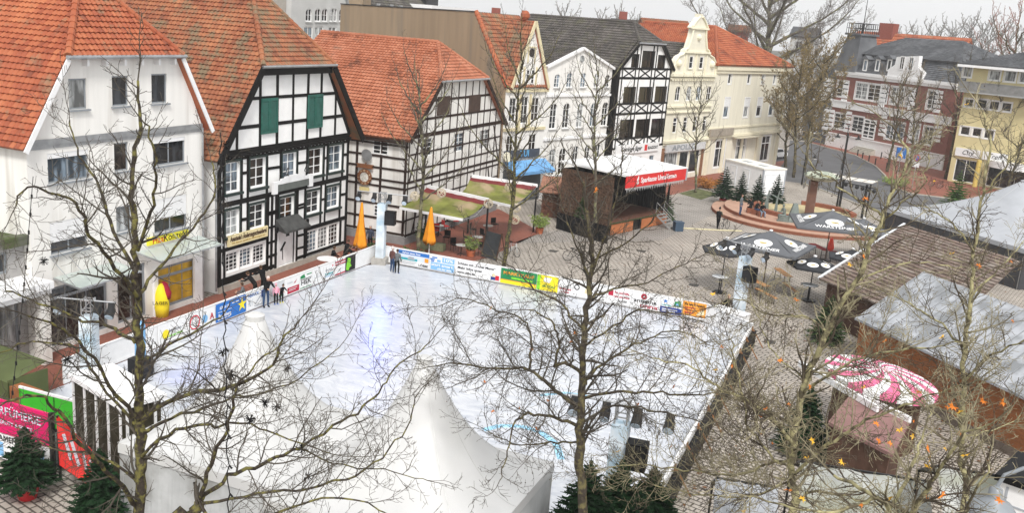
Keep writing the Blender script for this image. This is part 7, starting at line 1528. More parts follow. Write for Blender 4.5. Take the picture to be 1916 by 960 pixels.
# fountain visitors (terrace top is .6 m up)
q = G(1384, 402, .6); person((q.x, q.y), R_(80), 'man in dark jacket and jeans standing on the fountain terrace', 1.8, greyc, denim, black, hair_b, 'stand', z=.6)
for i, (px, py, rr, c, l_) in enumerate(((1403, 398, 200, black_cloth, black_cloth), (1413, 401, 60, black_cloth, denim), (1424, 405, 30, black_cloth, jeans_l))):
    q = G(px, py, .6); person((q.x, q.y), R_(rr), ['person in black seated nearest the standing man on the terrace', 'person in black coat seated in the middle of the fountain group', 'person in black jacket and pale jeans seated right on the basin wall'][i], 1.72, c, l_, black, hair_b, 'sit', z=.6)
    MB().slab([(-.3, -.2), (.3, -.2), (.3, .25), (-.3, .25)], 0, .42).build('seat_block', sandstone_red, fe, loc=Vector((q.x, q.y, .6))-fc, rotz=R_(rr))
q = G(1466, 414, .6); person((q.x, q.y), R_(-60), 'seated bronze figure in long robe inside the fountain basin', 2.0, pose='sit', bronze=MATS['bronze_green'], name='bronze_statue', cat='statue', z=.6)
MB().slab([(-.4, -.3), (.4, -.3), (.4, .35), (-.4, .35)], 0, .48).build('statue_seat', MATS['bronze_green'], fe, loc=Vector((q.x, q.y, .6))-fc)
q = G(1357, 606); person((q.x, q.y), R_(10), 'fair-haired person in black jacket with folded arms behind the far right boards', 1.7, black_cloth, black_cloth, black, hair_l, 'stand')
e = empty('sound_desk', (q.x+.3, q.y-.9, 0), R_(-20), 'white covered desk at the far right corner of the rink', 'desk'); MB().box(-1.0, 1.0, -.35, .35, 0, 1.05).build('desk_body', white_paint, e); MB().box(-.3, .2, -.36, -.35, .6, .8).build('dark_slot', black, e)
MB().box(-1.05, 1.05, -.4, .4, 1.05, 1.1).build('desktop', white_paint, e)
# far car, bollards, signs, cable with light chain
def car(loc, rz, label, col):
    e = empty('parked_car', loc, rz, label, 'car'); mb = MB(); prof = [(-2.1, .35), (2.1, .35), (2.15, .7), (1.9, .85), (1.0, .95), (.4, 1.42), (-1.2, 1.45), (-1.9, 1.0), (-2.15, .9)]
    vs = [(x, -.85, z) for x, z in prof]+[(x, .85, z) for x, z in prof]; n = len(prof)
    mb.faces(vs, [tuple(range(n)), tuple(reversed(range(n, 2*n)))]+[(i, i+n, (i+1) % n+n, (i+1) % n) for i in range(n)]); mb.build('body', col, e)
    mb = MB(); mb.prism([(-1.1, 1.0), (.75, 1.0), (.35, 1.36), (-1.0, 1.38)], -.87, .87); mb.faces([(1.02, -.7, .98), (1.02, .7, .98), (.46, .65, 1.4), (.46, -.65, 1.4)], [(0, 1, 2, 3)]); mb.build('windows', glass_dark, e)
    for x in (-1.3, 1.35):
        for y in (-.82, .82): w_ = MB().lathe([(.02, -.1), (.32, -.1), (.32, .1), (.02, .1)], (x, y, .32), 16, Matrix.Rotation(R_(90), 4, 'X')).build('wheel', black, e); MB().lathe([(.02, -.11), (.18, -.11), (.18, .11), (.02, .11)], (x, y, .32), 10, Matrix.Rotation(R_(90), 4, 'X')).build('rim', steel, w_)
    for y in (-.6, .6): MB().box(2.1, 2.17, y-.15, y+.15, .62, .78).build('headlight', C_['lgrey'], e)
car(tuple(G(1449, 296)), R_(70), 'white car parked behind the cream corner house', white_paint)
car(tuple(G(35, 600)), R_(80), 'silver car half hidden under the annex canopy at the left edge', steel)
q0 = empty('bollard', G(1613, 298), 0, 'dark bollards along the villa pavement', 'bollard', 'dark bollards along the villa pavement'); MB().lathe([(.08, 0), (.08, .85), (.1, .87), (.1, .95), (.03, 1.0)], (0, 0, 0), 10).build('bollard_post', dark_metal, q0)
for px, py in ((1625, 303), (1637, 309), (1648, 297), (1658, 318), (1604, 292)): copy_tree(q0, G(px, py))
def sign(px, py, h, label, kind):
    e = empty('traffic_sign', G(px, py), R_(-25), label, 'traffic sign'); MB().tube([(0, 0, 0), (0, 0, h)], .05, 6).build('post', steel, e)
    if kind == 'zebra': b_ = MB().box(-.6, .6, -.08, -.04, h-1.2, h).build('sign_plate', C_['blue'], e); mb = MB(); mb.quad((-.35, -.09, h-.95), (.35, -.09, h-.95), (.0, -.09, h-.25)); mb.build('white_triangle', white_paint, b_); mb = MB(); mb.bar((0, -.1, h-.8), (0, -.1, h-.5), .08, .01); mb.ball((0, -.1, h-.43), .06, 6); mb.bar((0, -.1, h-.75), (.14, -.1, h-.92), .05, .01); mb.bar((0, -.1, h-.75), (-.14, -.1, h-.92), .05, .01); mb.build('walking_figure', black, b_)
    else:
        b_ = MB().lathe([(.01, -.02), (.38, -.02), (.38, .02), (.01, .02)], (0, -.06, h-.4), 18, Matrix.Rotation(R_(90), 4, 'X')).build('sign_plate', C_['red'], e); MB().lathe([(.01, 0), (.28, 0), (.28, .01)], (0, -.085, h-.4), 18, Matrix.Rotation(R_(90), 4, 'X')).build('blue_field', C_['blue'], b_); mb = MB(); mb.bar((-.22, -.1, h-.18), (.22, -.1, h-.62), .08, .01, (0, 1, 0)); mb.build('red_bar', C_['red'], b_); MB().box(-.4, .4, -.08, -.04, h-1.5, h-.85).build('lower_plate', white_paint, e)
sign(1676, 345, 4.4, 'blue square pedestrian crossing sign at the road bend', 'zebra'); sign(1706, 352, 4.0, 'round no-stopping sign with white plate on the villa pavement', 'no')
lamp(G(1575, 318), 6.0, 'twin-armed street lamp standing in front of the villa', rz=.3); lamp(G(1500, 345), 3.6, 'short dark lamp post on the road island left of the crossing', arms=1)
mb = MB(); A_ = DP(62, 330, 26); B_ = DP(20, 760, 24); n = 14
mb.tube([A_.lerp(B_, k/n)+Vector((0, 0, -.25*sin(pi*k/n))) for k in range(n+1)], .012, 4)
for k in range(1, n): p = A_.lerp(B_, k/n)+Vector((0, 0, -.25*sin(pi*k/n))); mb.tube([p, p-Vector((0, 0, .1))], .025, 5)
tg(mb.build('light_chain', black), 'black light chain hanging down at the far left', 'light chain')
mb = MB(); A_ = DP(412, 250, 15); B_ = DP(428, 960, 13); n = 40; P_ = [A_.lerp(B_, k/n)+Vector((.03*sin(k*2.2), 0, .02*cos(k*1.7))) for k in range(n+1)]; mb.tube(P_, .011, 4)
for k in range(2, n, 3): mb.tube([P_[k], P_[k]+Vector((.05, 0, -.04))], .02, 4)
tg(mb.build('light_chain', black), 'black light chain running down through the mossy foreground tree', 'light chain')
def wire_ball(loc, r, label):
    mb = MB()
    for k in range(9):
        a = Vector((rnd.gauss(0, 1), rnd.gauss(0, 1), rnd.gauss(0, 1))).normalized(); u = a.orthogonal().normalized(); v = a.cross(u); mb.tube([(u*cos(2*pi*j/14)+v*sin(2*pi*j/14))*r for j in range(15)], .018, 4, cap=False)
    return tg(mb.build('wicker_ball', mat('wicker_pale', (.55, .48, .36), .7, .2), loc=loc), label, 'wicker ball', 'pale wicker balls hung round the terrace')
for (px, py, d_, lb) in ((776, 367, 58, 'pale wicker ball left of the slim tree trunk under the nearer awning'), (826, 361, 59, 'pale wicker ball on the back edge of the nearer awning'), (914, 381, 60, 'pale wicker ball at the corner between both awnings'), (952, 350, 66, 'pale wicker ball in front of the farther awning'), (966, 389, 60, 'pale wicker ball right of the forked dark tree'), (964, 411, 60, 'lowest pale wicker ball right of the forked dark tree')): wire_ball(DP(px, py, d_), .30, lb)
wc = MB(); wc.box(-.5, .5, -.3, .3, .0, .9); wc.box(-.5, .5, -.32, -.3, .6, .85); tg(wc.build('market_crate_stack', wood_dark, loc=G(985, 372)), 'stacked dark wooden crates behind the farther awning', 'crate stack')
# rustic brushwood hut left of the stage
q = G(1010, 412); e = empty('brushwood_hut', (q.x-.5, q.y+1.5, 0), R_(15), 'low brushwood and timber hut between awning and stage', 'hut'); mb = MB(); mb.box(0, 4.2, 0, 2.5, 0, 2.2)
for k in range(160): x = rnd.uniform(0, 4.2); z = rnd.uniform(.2, 2.7); mb.tube([(x, -.05, z), (x+rnd.uniform(-.6, .6), -.2, z+rnd.uniform(-.3, .4))], .02, 4)
mb.build('brushwood_wall', mat('brush_reddish', (.12, .055, .035), .9, .5, 5, .4), e); mb = MB(); mb.faces([(-.3, -.6, 2.1), (4.5, -.6, 2.1), (4.5, 2.7, 2.9), (-.3, 2.7, 2.9), (-.3, -.6, 2.2), (4.5, -.6, 2.2), (4.5, 2.7, 3.0), (-.3, 2.7, 3.0)], [(3,2,1,0), (4,5,6,7), (0,1,5,4), (1,2,6,5), (0,4,7,3)]); mb.build('roof', mat('roof_boards', (.30, .15, .10), .85, .3, 2), e)
mb = MB(); wavy(mb, tuple(G(1040, 428)), (G(1138, 458)-G(1040, 428)).normalized(), (G(1138, 458)-G(1040, 428)).length*.98, .02, 1.35, .03, 30); tg(mb.build('tarpaulin_screen', black_cloth), 'black cloth screen left of the stage front', 'screen')
# ============================================================ bare trees
bark_moss = mat('bark_mossy', (.045, .036, .028), .9, .4, 14, .8, col2=(.17, .155, .05), thr=.54, bscale=30); bark_grey = mat('bark_grey', (.10, .085, .065), .9, .3, 4, .6, col2=(.24, .24, .12), thr=.56, bscale=25); bark_dk = mat('bark_darkbrown', (.055, .045, .035), .9, .35, 12, .7, col2=(.15, .13, .06), thr=.54, bscale=25)
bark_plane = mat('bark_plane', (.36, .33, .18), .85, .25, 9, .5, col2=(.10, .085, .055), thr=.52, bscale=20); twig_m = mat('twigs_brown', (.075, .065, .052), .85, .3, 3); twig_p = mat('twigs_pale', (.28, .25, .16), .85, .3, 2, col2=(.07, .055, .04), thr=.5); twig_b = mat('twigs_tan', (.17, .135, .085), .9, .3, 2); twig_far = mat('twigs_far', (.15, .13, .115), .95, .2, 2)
leafm = mat('leaf_dry_orange', (.62, .19, .03), .7, .3, 9); leafy = mat('leaf_dry_yellow', (.72, .42, .05), .7, .25, 9); ballm = mat('seed_ball', (.07, .05, .035), .9, .3, 12)
class Tree:
    def __init__(s, name, label, group, loc, seed, barkm, twigm, tw=.008, upb=.10, wig=.22, n0=3, dens=1.0, lmax=3, cat='tree'):
        s.e = empty(name, (loc[0], loc[1], 0), 0, label, cat, group); s.o = Vector((loc[0], loc[1], 0)); s.r = random.Random(seed); s.T = MB(); s.C = MB(); s.bm = barkm; s.tm = twigm; s.tw = tw; s.up = upb; s.wig = wig; s.dens = dens; s.tips = []; s.lmax = lmax; s.crn = 3
    def rv(s, k=1.0): return Vector((s.r.gauss(0, k), s.r.gauss(0, k), s.r.gauss(0, k)))
    def limb(s, pts, r0, r1, L=1.8, sides=7, sp=.32, start=.12, lv=0):
        P = [Vector(p)-s.o for p in pts]; Q = []                          # smooth by catmull-rom
        for i in range(len(P)-1):
            p0, p1, p2, p3 = P[max(0, i-1)], P[i], P[i+1], P[min(len(P)-1, i+2)]
            for k in range(5):
                t = k/5; Q.append(s.rv(.026*s.sc)*(1 if lv == 0 and i+k > 0 else 0)+.5*((2*p1)+(p2-p0)*t+(2*p0-5*p1+4*p2-p3)*t*t+(3*p1-p0-3*p2+p3)*t*t*t)+s.rv(.012))
        Q.append(P[-1]); r0 = r0*s.rk; n = len(Q); R = [r0+(r1-r0)*(k/(n-1))**.85 for k in range(n)]; R = [q*(1+.06*s.r.gauss(0, 1)) for q in R]; s.T.tube(Q, R, sides)
        D = [0]
        for a, c in zip(Q, Q[1:]): D.append(D[-1]+(c-a).length)
        tot = D[-1]; d = tot*start+s.r.uniform(0, sp)
        while d < tot:
            k = max(i for i in range(n-1) if D[i] <= d); t = (d-D[k])/max(1e-6, D[k+1]-D[k]); p = Q[k].lerp(Q[k+1], t); ax = (Q[k+1]-Q[k]).normalized(); f = d/tot
            s.branch(p, ax, L*(1-.45*f)*s.r.uniform(.55, 1.15), max(s.tw, min(R[k]*.5, .035)), 1+lv); d += sp/s.ld*s.r.uniform(.5, 1.5)
        s.branch(Q[-1], (Q[-1]-Q[-2]).normalized(), L*.7, r1*.9, 1+lv, straight=True)
    def branch(s, p, ax, L, r, lv, straight=False):
        if L < .06: return
        rr = s.r; d = ax.copy()
        if not straight:
            u = s.rv().normalized(); u = (u-ax*u.dot(ax)).normalized(); ang = R_(rr.uniform(32, 68)); d = (ax*cos(ang)+u*sin(ang)).normalized()
        n = 6 if lv == 1 else 4 if lv == 2 else 3; pts = [p.copy()]; q = p.copy()
        for k in range(n): d = (d+s.rv(s.wig*(.62 if lv == 1 else .8))+Vector((0, 0, s.up))).normalized(); q = q+d*(L/n); pts.append(q.copy())
        re = max(s.tw*.5, r*.35); s.C.tube(pts, [r+(re-r)*k/n for k in range(n+1)], 4 if lv == 1 else s.crn, cap=False)
        if lv >= s.lmax: s.tips.append(q); return
        sp = {1: .17, 2: .12, 3: .1}.get(lv, .1)*max(.6, s.sc)/s.dens; m_ = int(L*.9/sp)
        for k in range(m_):
            t = (k+rr.uniform(.2, .9))/m_*.95+.05; i = min(n-1, int(t*n)); b = pts[i].lerp(pts[i+1], t*n-i); dd = (pts[i+1]-pts[i]).normalized(); s.branch(b, dd, L*rr.uniform(.28, .6)*(1-.4*t), max(s.tw*.6, r*(1-.6*t)*.55), lv+1)
    lm = [leafm, leafy]; sc = 1.0; rk = 1.0; ld = 1.0
    def done(s, balls=0, leaves=0, nests=0, lf=.10):
        t = s.T.build('trunk', s.bm, s.e, smooth=True)
        c = s.C.build('crown', s.tm, s.e)
        rr = s.r
        if balls and s.tips:
            mb = MB()
            for k in range(balls): p = rr.choice(s.tips)+s.rv(.02)-Vector((0, 0, .07)); mb.ball(p, .021*s.sc, 6); mb.tube([p, p+Vector((0, 0, .08))], .003, 3, cap=False)
            tg(mb.build('seed_balls', ballm, c), kind='stuff')
        if leaves and s.tips:
            mb = MB()
            for k in range(leaves):
                p = rr.choice(s.tips); mb.m = 0 if rr.random() < .6 else 1; u = s.rv().normalized(); v = u.orthogonal().normalized(); q = lf*rr.uniform(.7, 1.2); st = []
                for j in range(11): rad = q*(1 if j % 2 == 0 else .48); a = pi*(-.15+1.3*j/10); st.append(p+u*rad*cos(a)+v*rad*sin(a)+u.cross(v)*.2*q*cos(3*a))
                mb.faces([p]+st, [(0, j+1, j+2) for j in range(10)])
            tg(mb.build('dry_leaves', s.lm, c), kind='stuff')
        if nests:
            for k in range(nests):
                p = rr.choice(s.tips); mb = MB()
                for j in range(26): mb.tube([p, p+s.rv().normalized()*.09], .006, 3, cap=False)
                mb.build('twig_cluster', black, c)
def L_(dist, *pts): return [DP(px, py, dist+dd) for px, py, dd in pts]
# --- tree 1: mossy trunk left
D = 17; b0 = DP(262, 960, D)
T = Tree('foreground_tree', 'mossy bare tree with yellow-green trunk in the left foreground', 'bare foreground trees', (b0.x, b0.y), 11, bark_moss, twig_m, .0065, .07); T.sc = .72; T.rk = .62; T.ld = 1.0
T.limb([Vector((b0.x, b0.y, 0)), b0]+L_(D, (262, 860, 0), (259, 760, 0), (258, 650, 0), (256, 540, .1), (252, 430, .1), (246, 330, .2), (262, 240, .2), (258, 150, .2)), .20, .02, 1.6, 10, .28, .42)
T.limb(L_(D, (258, 470, 0), (285, 380, -.4), (295, 300, -.8), (270, 230, -1)), .055, .014, 1.3)
T.limb(L_(D, (256, 520, 0), (215, 430, .5), (185, 350, 1), (150, 290, 1.2), (130, 225, 1.4)), .06, .012, 1.4)
T.limb(L_(D, (258, 560, 0), (215, 500, -.5), (165, 430, -1), (140, 380, -1.2), (60, 350, -1.5), (30, 385, -1.6)), .065, .012, 1.5)
T.limb(L_(D, (258, 560, 0), (300, 500, .5), (350, 440, 1), (400, 370, 1.4), (395, 300, 1.6)), .06, .012, 1.3)
T.limb(L_(D, (255, 640, 0), (200, 610, .8), (130, 590, 1.4), (60, 560, 1.8), (10, 540, 2)), .06, .012, 1.5)
T.limb(L_(D, (262, 790, 0), (215, 735, -.3), (165, 660, -.7), (120, 620, -1), (50, 590, -1.4)), .07, .014, 1.6)
T.limb(L_(D, (262, 800, 0), (190, 720, .6), (140, 650, 1.2), (60, 640, 1.6), (0, 660, 1.8)), .05, .012, 1.4)
T.limb(L_(D, (262, 790, 0), (330, 745, -.4), (430, 725, -.9), (500, 690, -1.3), (530, 640, -1.6), (560, 600, -1.8)), .085, .012, 1.9)
T.limb(L_(D, (266, 810, 0), (340, 775, .2), (440, 745, .5), (540, 720, .9), (635, 650, 1.2)), .06, .010, 1.7)
T.limb(L_(D, (262, 860, 0), (330, 805, -.8), (400, 800, -1.4), (440, 790, -1.8), (520, 815, -2.2), (620, 850, -2.6)), .055, .010, 1.7)
T.limb(L_(D, (258, 950, 0), (200, 880, -.8), (150, 830, -1.4), (110, 770, -2), (60, 740, -2.4), (0, 760, -2.8)), .075, .012, 1.7)
T.limb(L_(D, (258, 900, 0), (180, 850, .5), (100, 840, 1), (30, 800, 1.4)), .05, .010, 1.5)
T.limb(L_(D, (262, 680, 0), (330, 640, .8), (400, 600, 1.5), (440, 560, 2)), .05, .012, 1.3)
T.done(nests=9)
# --- tree 1b: limbs rising from below the frame
b0 = DP(330, 1010, 15)
T = Tree('foreground_tree', 'dark bare branches reaching up and right from the bottom edge, lower left', 'bare foreground trees', (b0.x, b0.y), 12, bark_moss, twig_m, .0065, .07); T.sc = .72; T.rk = .62; T.ld = 1.0
T.limb([Vector((b0.x, b0.y, 0)), b0]+L_(15, (345, 980, 0), (372, 940, 0)), .16, .09, .6, 8, .6, .9)
T.limb(L_(15, (372, 940, 0), (415, 900, .2), (490, 870, .5), (560, 840, .8), (640, 790, 1), (700, 745, 1.2), (740, 690, 1.3), (805, 640, 1.4)), .07, .010, 1.7, 8, .26)
T.limb(L_(15, (372, 940, 0), (395, 870, -.4), (430, 790, -.8), (440, 740, -1), (480, 680, -1.2), (520, 650, -1.3)), .06, .010, 1.5, 8, .26)
T.limb(L_(15, (372, 945, 0), (480, 925, .1), (600, 910, .3), (700, 870, .5), (760, 800, .7), (780, 740, .8)), .05, .010, 1.6, 7, .26)
T.limb(L_(15, (560, 840, .8), (640, 870, 1.2), (720, 880, 1.6), (800, 900, 2)), .03, .008, 1.2, 6, .26)
T.limb(L_(15, (372, 940, 0), (420, 1000, -1), (520, 960, -1.6), (620, 930, -2), (720, 960, -2.3)), .05, .010, 1.5, 7, .3)
T.done(nests=7)
# --- tree 2: dark trunk centre right
D = 20.5; b0 = DP(1088, 960, D)
T = Tree('foreground_tree', 'bare plane tree with dark straight trunk in front of the rink', 'bare foreground trees', (b0.x, b0.y), 21, bark_dk, twig_m, .0075, .05); T.sc = .66; T.rk = .66; T.ld = 1.6
T.limb([Vector((b0.x, b0.y, 0)), b0]+L_(D, (1085, 870, 0), (1086, 790, 0), (1090, 700, 0), (1094, 610, 0), (1104, 530, .1), (1108, 460, .1), (1098, 400, .2), (1090, 340, .3)), .20, .03, 1.7, 10, .3, .45)
T.limb(L_(D, (1085, 800, 0), (1040, 785, -.5), (990, 775, -1), (965, 790, -1.3), (950, 845, -1.6), (935, 900, -1.8)), .07, .010, 1.5)
T.limb(L_(D, (1086, 770, 0), (1040, 730, .3), (990, 692, .6), (930, 690, 1), (860, 680, 1.3), (790, 690, 1.6)), .085, .010, 2.0)
T.limb(L_(D, (1088, 700, 0), (1060, 680, -.8), (1038, 685, -1.2), (1045, 640, -1.5), (1030, 600, -1.8), (990, 580, -2)), .07, .012, 1.6)
T.limb(L_(D, (990, 692, .6), (995, 640, .9), (980, 600, 1.2), (930, 580, 1.5), (870, 560, 1.8), (810, 575, 2)), .05, .009, 1.7)
T.limb(L_(D, (1094, 620, 0), (1050, 570, .5), (1000, 540, 1), (960, 500, 1.4), (900, 470, 1.8)), .05, .010, 1.6)
T.limb(L_(D, (1096, 720, 0), (1130, 680, .5), (1200, 640, 1), (1260, 620, 1.5), (1320, 640, 1.8)), .06, .010, 1.8)
T.limb(L_(D, (1088, 745, 0), (1140, 735, -.4), (1220, 735, -.8), (1300, 740, -1.1), (1370, 730, -1.4)), .065, .010, 1.8)
T.limb(L_(D, (1088, 790, 0), (1150, 760, .5), (1230, 770, 1), (1310, 790, 1.3), (1360, 830, 1.6)), .05, .009, 1.6)
T.limb(L_(D, (1100, 560, 0), (1150, 540, .4), (1200, 530, .8), (1270, 500, 1.2), (1330, 470, 1.5)), .045, .009, 1.4)
T.limb(L_(D, (1104, 520, .1), (1130, 450, -.3), (1145, 400, -.6), (1160, 330, -.8), (1165, 280, -1)), .045, .008, 1.2)
T.limb(L_(D, (1104, 520, .1), (1070, 440, .4), (1050, 380, .8), (1040, 320, 1)), .04, .008, 1.2)
T.limb(L_(D, (1106, 490, .1), (1190, 440, -.8), (1230, 400, -1.1), (1245, 370, -1.3)), .03, .007, .9)
T.limb(L_(D, (1094, 650, 0), (1160, 600, -1), (1210, 580, -1.5), (1290, 590, -2)), .045, .009, 1.7)
T.limb(L_(D, (1086, 830, 0), (1030, 830, 1), (960, 830, 1.6), (900, 800, 2)), .05, .009, 1.5)
T.done(balls=190, leaves=14, lf=.07)
# --- tree 3: pale plane, right
D = 19; b0 = DP(1482, 975, D)
T = Tree('foreground_tree', 'pale barked leaning plane tree at the right with seed balls', 'bare foreground trees', (b0.x, b0.y), 31, bark_plane, twig_p, .0075, .06); T.sc = .64; T.rk = .58; T.ld = 1.8
T.limb([Vector((b0.x, b0.y, 0)), b0]+L_(D, (1480, 900, 0), (1485, 830, 0), (1500, 740, 0), (1525, 670, 0), (1560, 600, .1), (1610, 510, .2), (1640, 430, .2), (1665, 370, .3), (1700, 300, .4), (1680, 250, .5)), .17, .02, 1.6, 10, .3, .42)
T.limb(L_(D, (1485, 830, 0), (1450, 790, -.5), (1400, 750, -1), (1340, 725, -1.4), (1300, 690, -1.8), (1220, 670, -2.1)), .08, .012, 2.0)
T.limb(L_(D, (1484, 880, 0), (1440, 850, -.8), (1400, 790, -1.2), (1380, 700, -1.5), (1370, 640, -1.8)), .05, .010, 1.6)
T.limb(L_(D, (1482, 890, 0), (1540, 840, -.3), (1600, 800, -.6), (1660, 770, -.9), (1740, 740, -1.2), (1800, 720, -1.5)), .075, .010, 1.7)
T.limb(L_(D, (1500, 740, 0), (1570, 690, -.6), (1650, 660, -1), (1740, 650, -1.4), (1800, 640, -1.8)), .055, .010, 1.7)
T.limb(L_(D, (1550, 620, .1), (1500, 590, .5), (1440, 590, .9), (1380, 560, 1.2), (1330, 575, 1.5)), .045, .009, 1.5)
T.limb(L_(D, (1600, 530, .2), (1660, 500, .6), (1720, 490, .9), (1800, 500, 1.2)), .045, .009, 1.5)
T.limb(L_(D, (1650, 400, .2), (1600, 370, -.4), (1560, 340, -.8), (1520, 310, -1), (1500, 280, -1.2)), .04, .008, 1.0)
T.limb(L_(D, (1640, 430, .2), (1690, 380, -.5), (1730, 340, -.8), (1740, 280, -1)), .035, .008, 1.0)
T.limb(L_(D, (1480, 940, 0), (1540, 920, -.6), (1600, 935, -1), (1700, 950, -1.4)), .06, .010, 1.6)
T.limb(L_(D, (1484, 860, 0), (1430, 870, .6), (1370, 890, 1), (1280, 880, 1.4), (1180, 870, 1.7), (1110, 880, 2)), .06, .010, 1.9, 7, .24)
T.limb(L_(D, (1482, 900, 0), (1400, 930, .6), (1300, 925, 1), (1200, 900, 1.4)), .05, .010, 1.7, 7, .24)
T.limb(L_(D, (1510, 710, 0), (1450, 660, .8), (1420, 600, 1.2), (1400, 540, 1.5)), .04, .009, 1.6)
T.done(balls=300, leaves=22, lf=.07)
# --- tree 4: right
D = 21; b0 = DP(1800, 975, D)
T = Tree('foreground_tree', 'slender bare tree rising in front of the marquee at the right', 'bare foreground trees', (b0.x, b0.y), 41, bark_plane, twig_p, .0075, .07); T.sc = .66; T.rk = .66; T.ld = 1.6
T.limb([Vector((b0.x, b0.y, 0)), b0]+L_(D, (1798, 850, 0), (1800, 760, 0), (1806, 660, 0), (1815, 560, 0), (1822, 470, .1), (1835, 380, .1), (1850, 290, .2), (1840, 210, .2)), .12, .015, 1.6, 9, .28, .42)
T.limb(L_(D, (1806, 650, 0), (1750, 600, .5), (1690, 560, .9), (1640, 540, 1.2)), .045, .009, 1.5)
T.limb(L_(D, (1800, 720, 0), (1860, 660, -.5), (1916, 640, -1), (1960, 600, -1.2)), .045, .009, 1.6)
T.limb(L_(D, (1815, 560, 0), (1870, 500, .5), (1916, 450, .9)), .04, .009, 1.4)
T.limb(L_(D, (1800, 780, 0), (1740, 760, -.4), (1680, 720, -.8), (1620, 700, -1.1)), .045, .009, 1.5)
T.limb(L_(D, (1822, 470, 0), (1780, 420, -.3), (1740, 390, -.6), (1700, 380, -1)), .035, .008, 1.2)
T.limb(L_(D, (1840, 360, 0), (1890, 300, -.3), (1930, 250, -.6)), .03, .008, 1.1)
T.limb(L_(D, (1800, 820, 0), (1870, 800, .5), (1930, 760, 1)), .035, .008, 1.5)
T.done(balls=70, leaves=12, lf=.07)
# --- tree 5: low crown at bottom right with big leaves
D = 13; b0 = DP(1700, 1060, D)
T = Tree('foreground_tree', 'low bare tree with yellow leaves at the bottom right edge', 'bare foreground trees', (b0.x, b0.y), 51, bark_plane, twig_p, .0065, .04); T.sc = .6; T.rk = .8; T.ld = 1.4
T.limb([Vector((b0.x, b0.y, 0)), b0]+L_(D, (1680, 990, 0), (1640, 930, 0), (1560, 890, .2)), .10, .02, 1.1, 8, .25, .6)
T.limb(L_(D, (1690, 1020, 0), (1720, 940, -.3), (1760, 880, -.6), (1800, 820, -.8), (1860, 790, -1)), .05, .009, 1.2, 7, .2)
T.limb(L_(D, (1700, 1040, 0), (1780, 990, -.3), (1820, 930, -.6), (1850, 870, -.8)), .045, .009, 1.1, 7, .22)
T.limb(L_(D, (1660, 960, 0), (1700, 880, .3), (1730, 810, .6), (1740, 770, .8)), .04, .008, 1.1, 7, .2)
T.limb(L_(D, (1640, 930, 0), (1560, 960, -.4), (1480, 950, -.7), (1400, 930, -1)), .04, .008, 1.1, 7, .2)
T.done(balls=25, leaves=34, lf=.06)
# --- slim trees on the square
def street(px, py, top, label, seed, spread=2.6, m=None, tm=None, tw=.011, r0=.16, group='bare street trees on the square', name='street_tree', fork=.40, nl=16, lmax=3, dens=.8, leaves=0, lfm=.1, hpx=None, up=.16, L=None, sc=1.35, g=None, lm=None):
    g = g or G(px, py); dist = math.hypot(g.x, g.y); tp = DP(top[0], top[1], dist); h = tp.z
    T = Tree(name, label, group, (g.x, g.y), seed, m or bark_grey, tm or twig_m, tw, up, dens=dens, lmax=lmax); T.sc = sc*.75; r = T.r; T.ld = 1.25
    if lm: T.lm = lm
    dx = (tp.x-g.x); dy = (tp.y-g.y)
    def ax(t): return Vector((g.x+dx*t+.12*sin(t*7+seed), g.y+dy*t+.12*cos(t*5+seed), h*t))
    T.limb([ax(t) for t in (0, .15, .3, .45, .6, .75, .9, 1)], r0, r0*.12, L or spread*.5, 8, .5*sc/1.35, fork)
    for k in range(nl):
        t = fork*.75+(.92-fork*.75)*(k+r.random()*.6)/nl; a = k*2.4+r.uniform(-.4, .4); Rr = spread*(1-.45*max(0, (t-.45)/.55))*r.uniform(.75, 1.1); b = ax(t); rise = h*.13+Rr*.45
        T.limb([b, b+Vector((cos(a)*Rr*.35, sin(a)*Rr*.35, rise*.3)), b+Vector((cos(a)*Rr*.75, sin(a)*Rr*.75, rise*.7)), b+Vector((cos(a)*Rr, sin(a)*Rr, rise*1.15))], r0*.42, tw*1.3, L or spread*.45, 5, .42*sc/1.35, .25)
    T.done(leaves=leaves, lf=lfm); return T
street(785, 482, (790, 130), 'slim bare tree with smooth grey trunk rising in front of the inn roof', 61, 3.0)
street(940, 520, (985, 85), 'tall dark bare tree with mossy fork beside the blackboard', 62, 3.4, m=bark_moss, g=DP(943, 560, 54)*1 if False else None, r0=.17)
street(1110, 440, (1120, 110), 'bare tree standing in front of the stage and white gables', 63, 3.2, m=bark_grey)
street(1299, 360, (1310, 165), 'smaller bare street tree in a square bed before the cream houses', 64, 2.6, fork=.45, r0=.14, tw=.014)
sheet('tree_bed', gp((1270, 362), (1305, 353), (1345, 362), (1312, 374)), .014, mat('soil_grass', (.10, .11, .05), .95, .5, 2))
for i, (px, py, tx, ty, nm) in enumerate(((1483, 332, 1500, 105, 'brown-leaved street tree nearest the container'), (1503, 322, 1545, 90, 'brown-leaved street tree next to the road island'), (1470, 312, 1478, 150, 'thin brown-leaved street tree beside the cream corner house'))):
    street(px, py, (tx, ty), nm, 70+i, 3.9, m=bark_dk, tm=twig_b, tw=.02, group='brown-leaved street trees by the road', dens=1.1, leaves=3800, lfm=.12, r0=.2, sc=1.2, lm=[mat('leaf_olive', (.17, .13, .05), .9, .3, 9), mat('leaf_tan', (.26, .19, .09), .9, .3, 9)], nl=14, fork=.3)
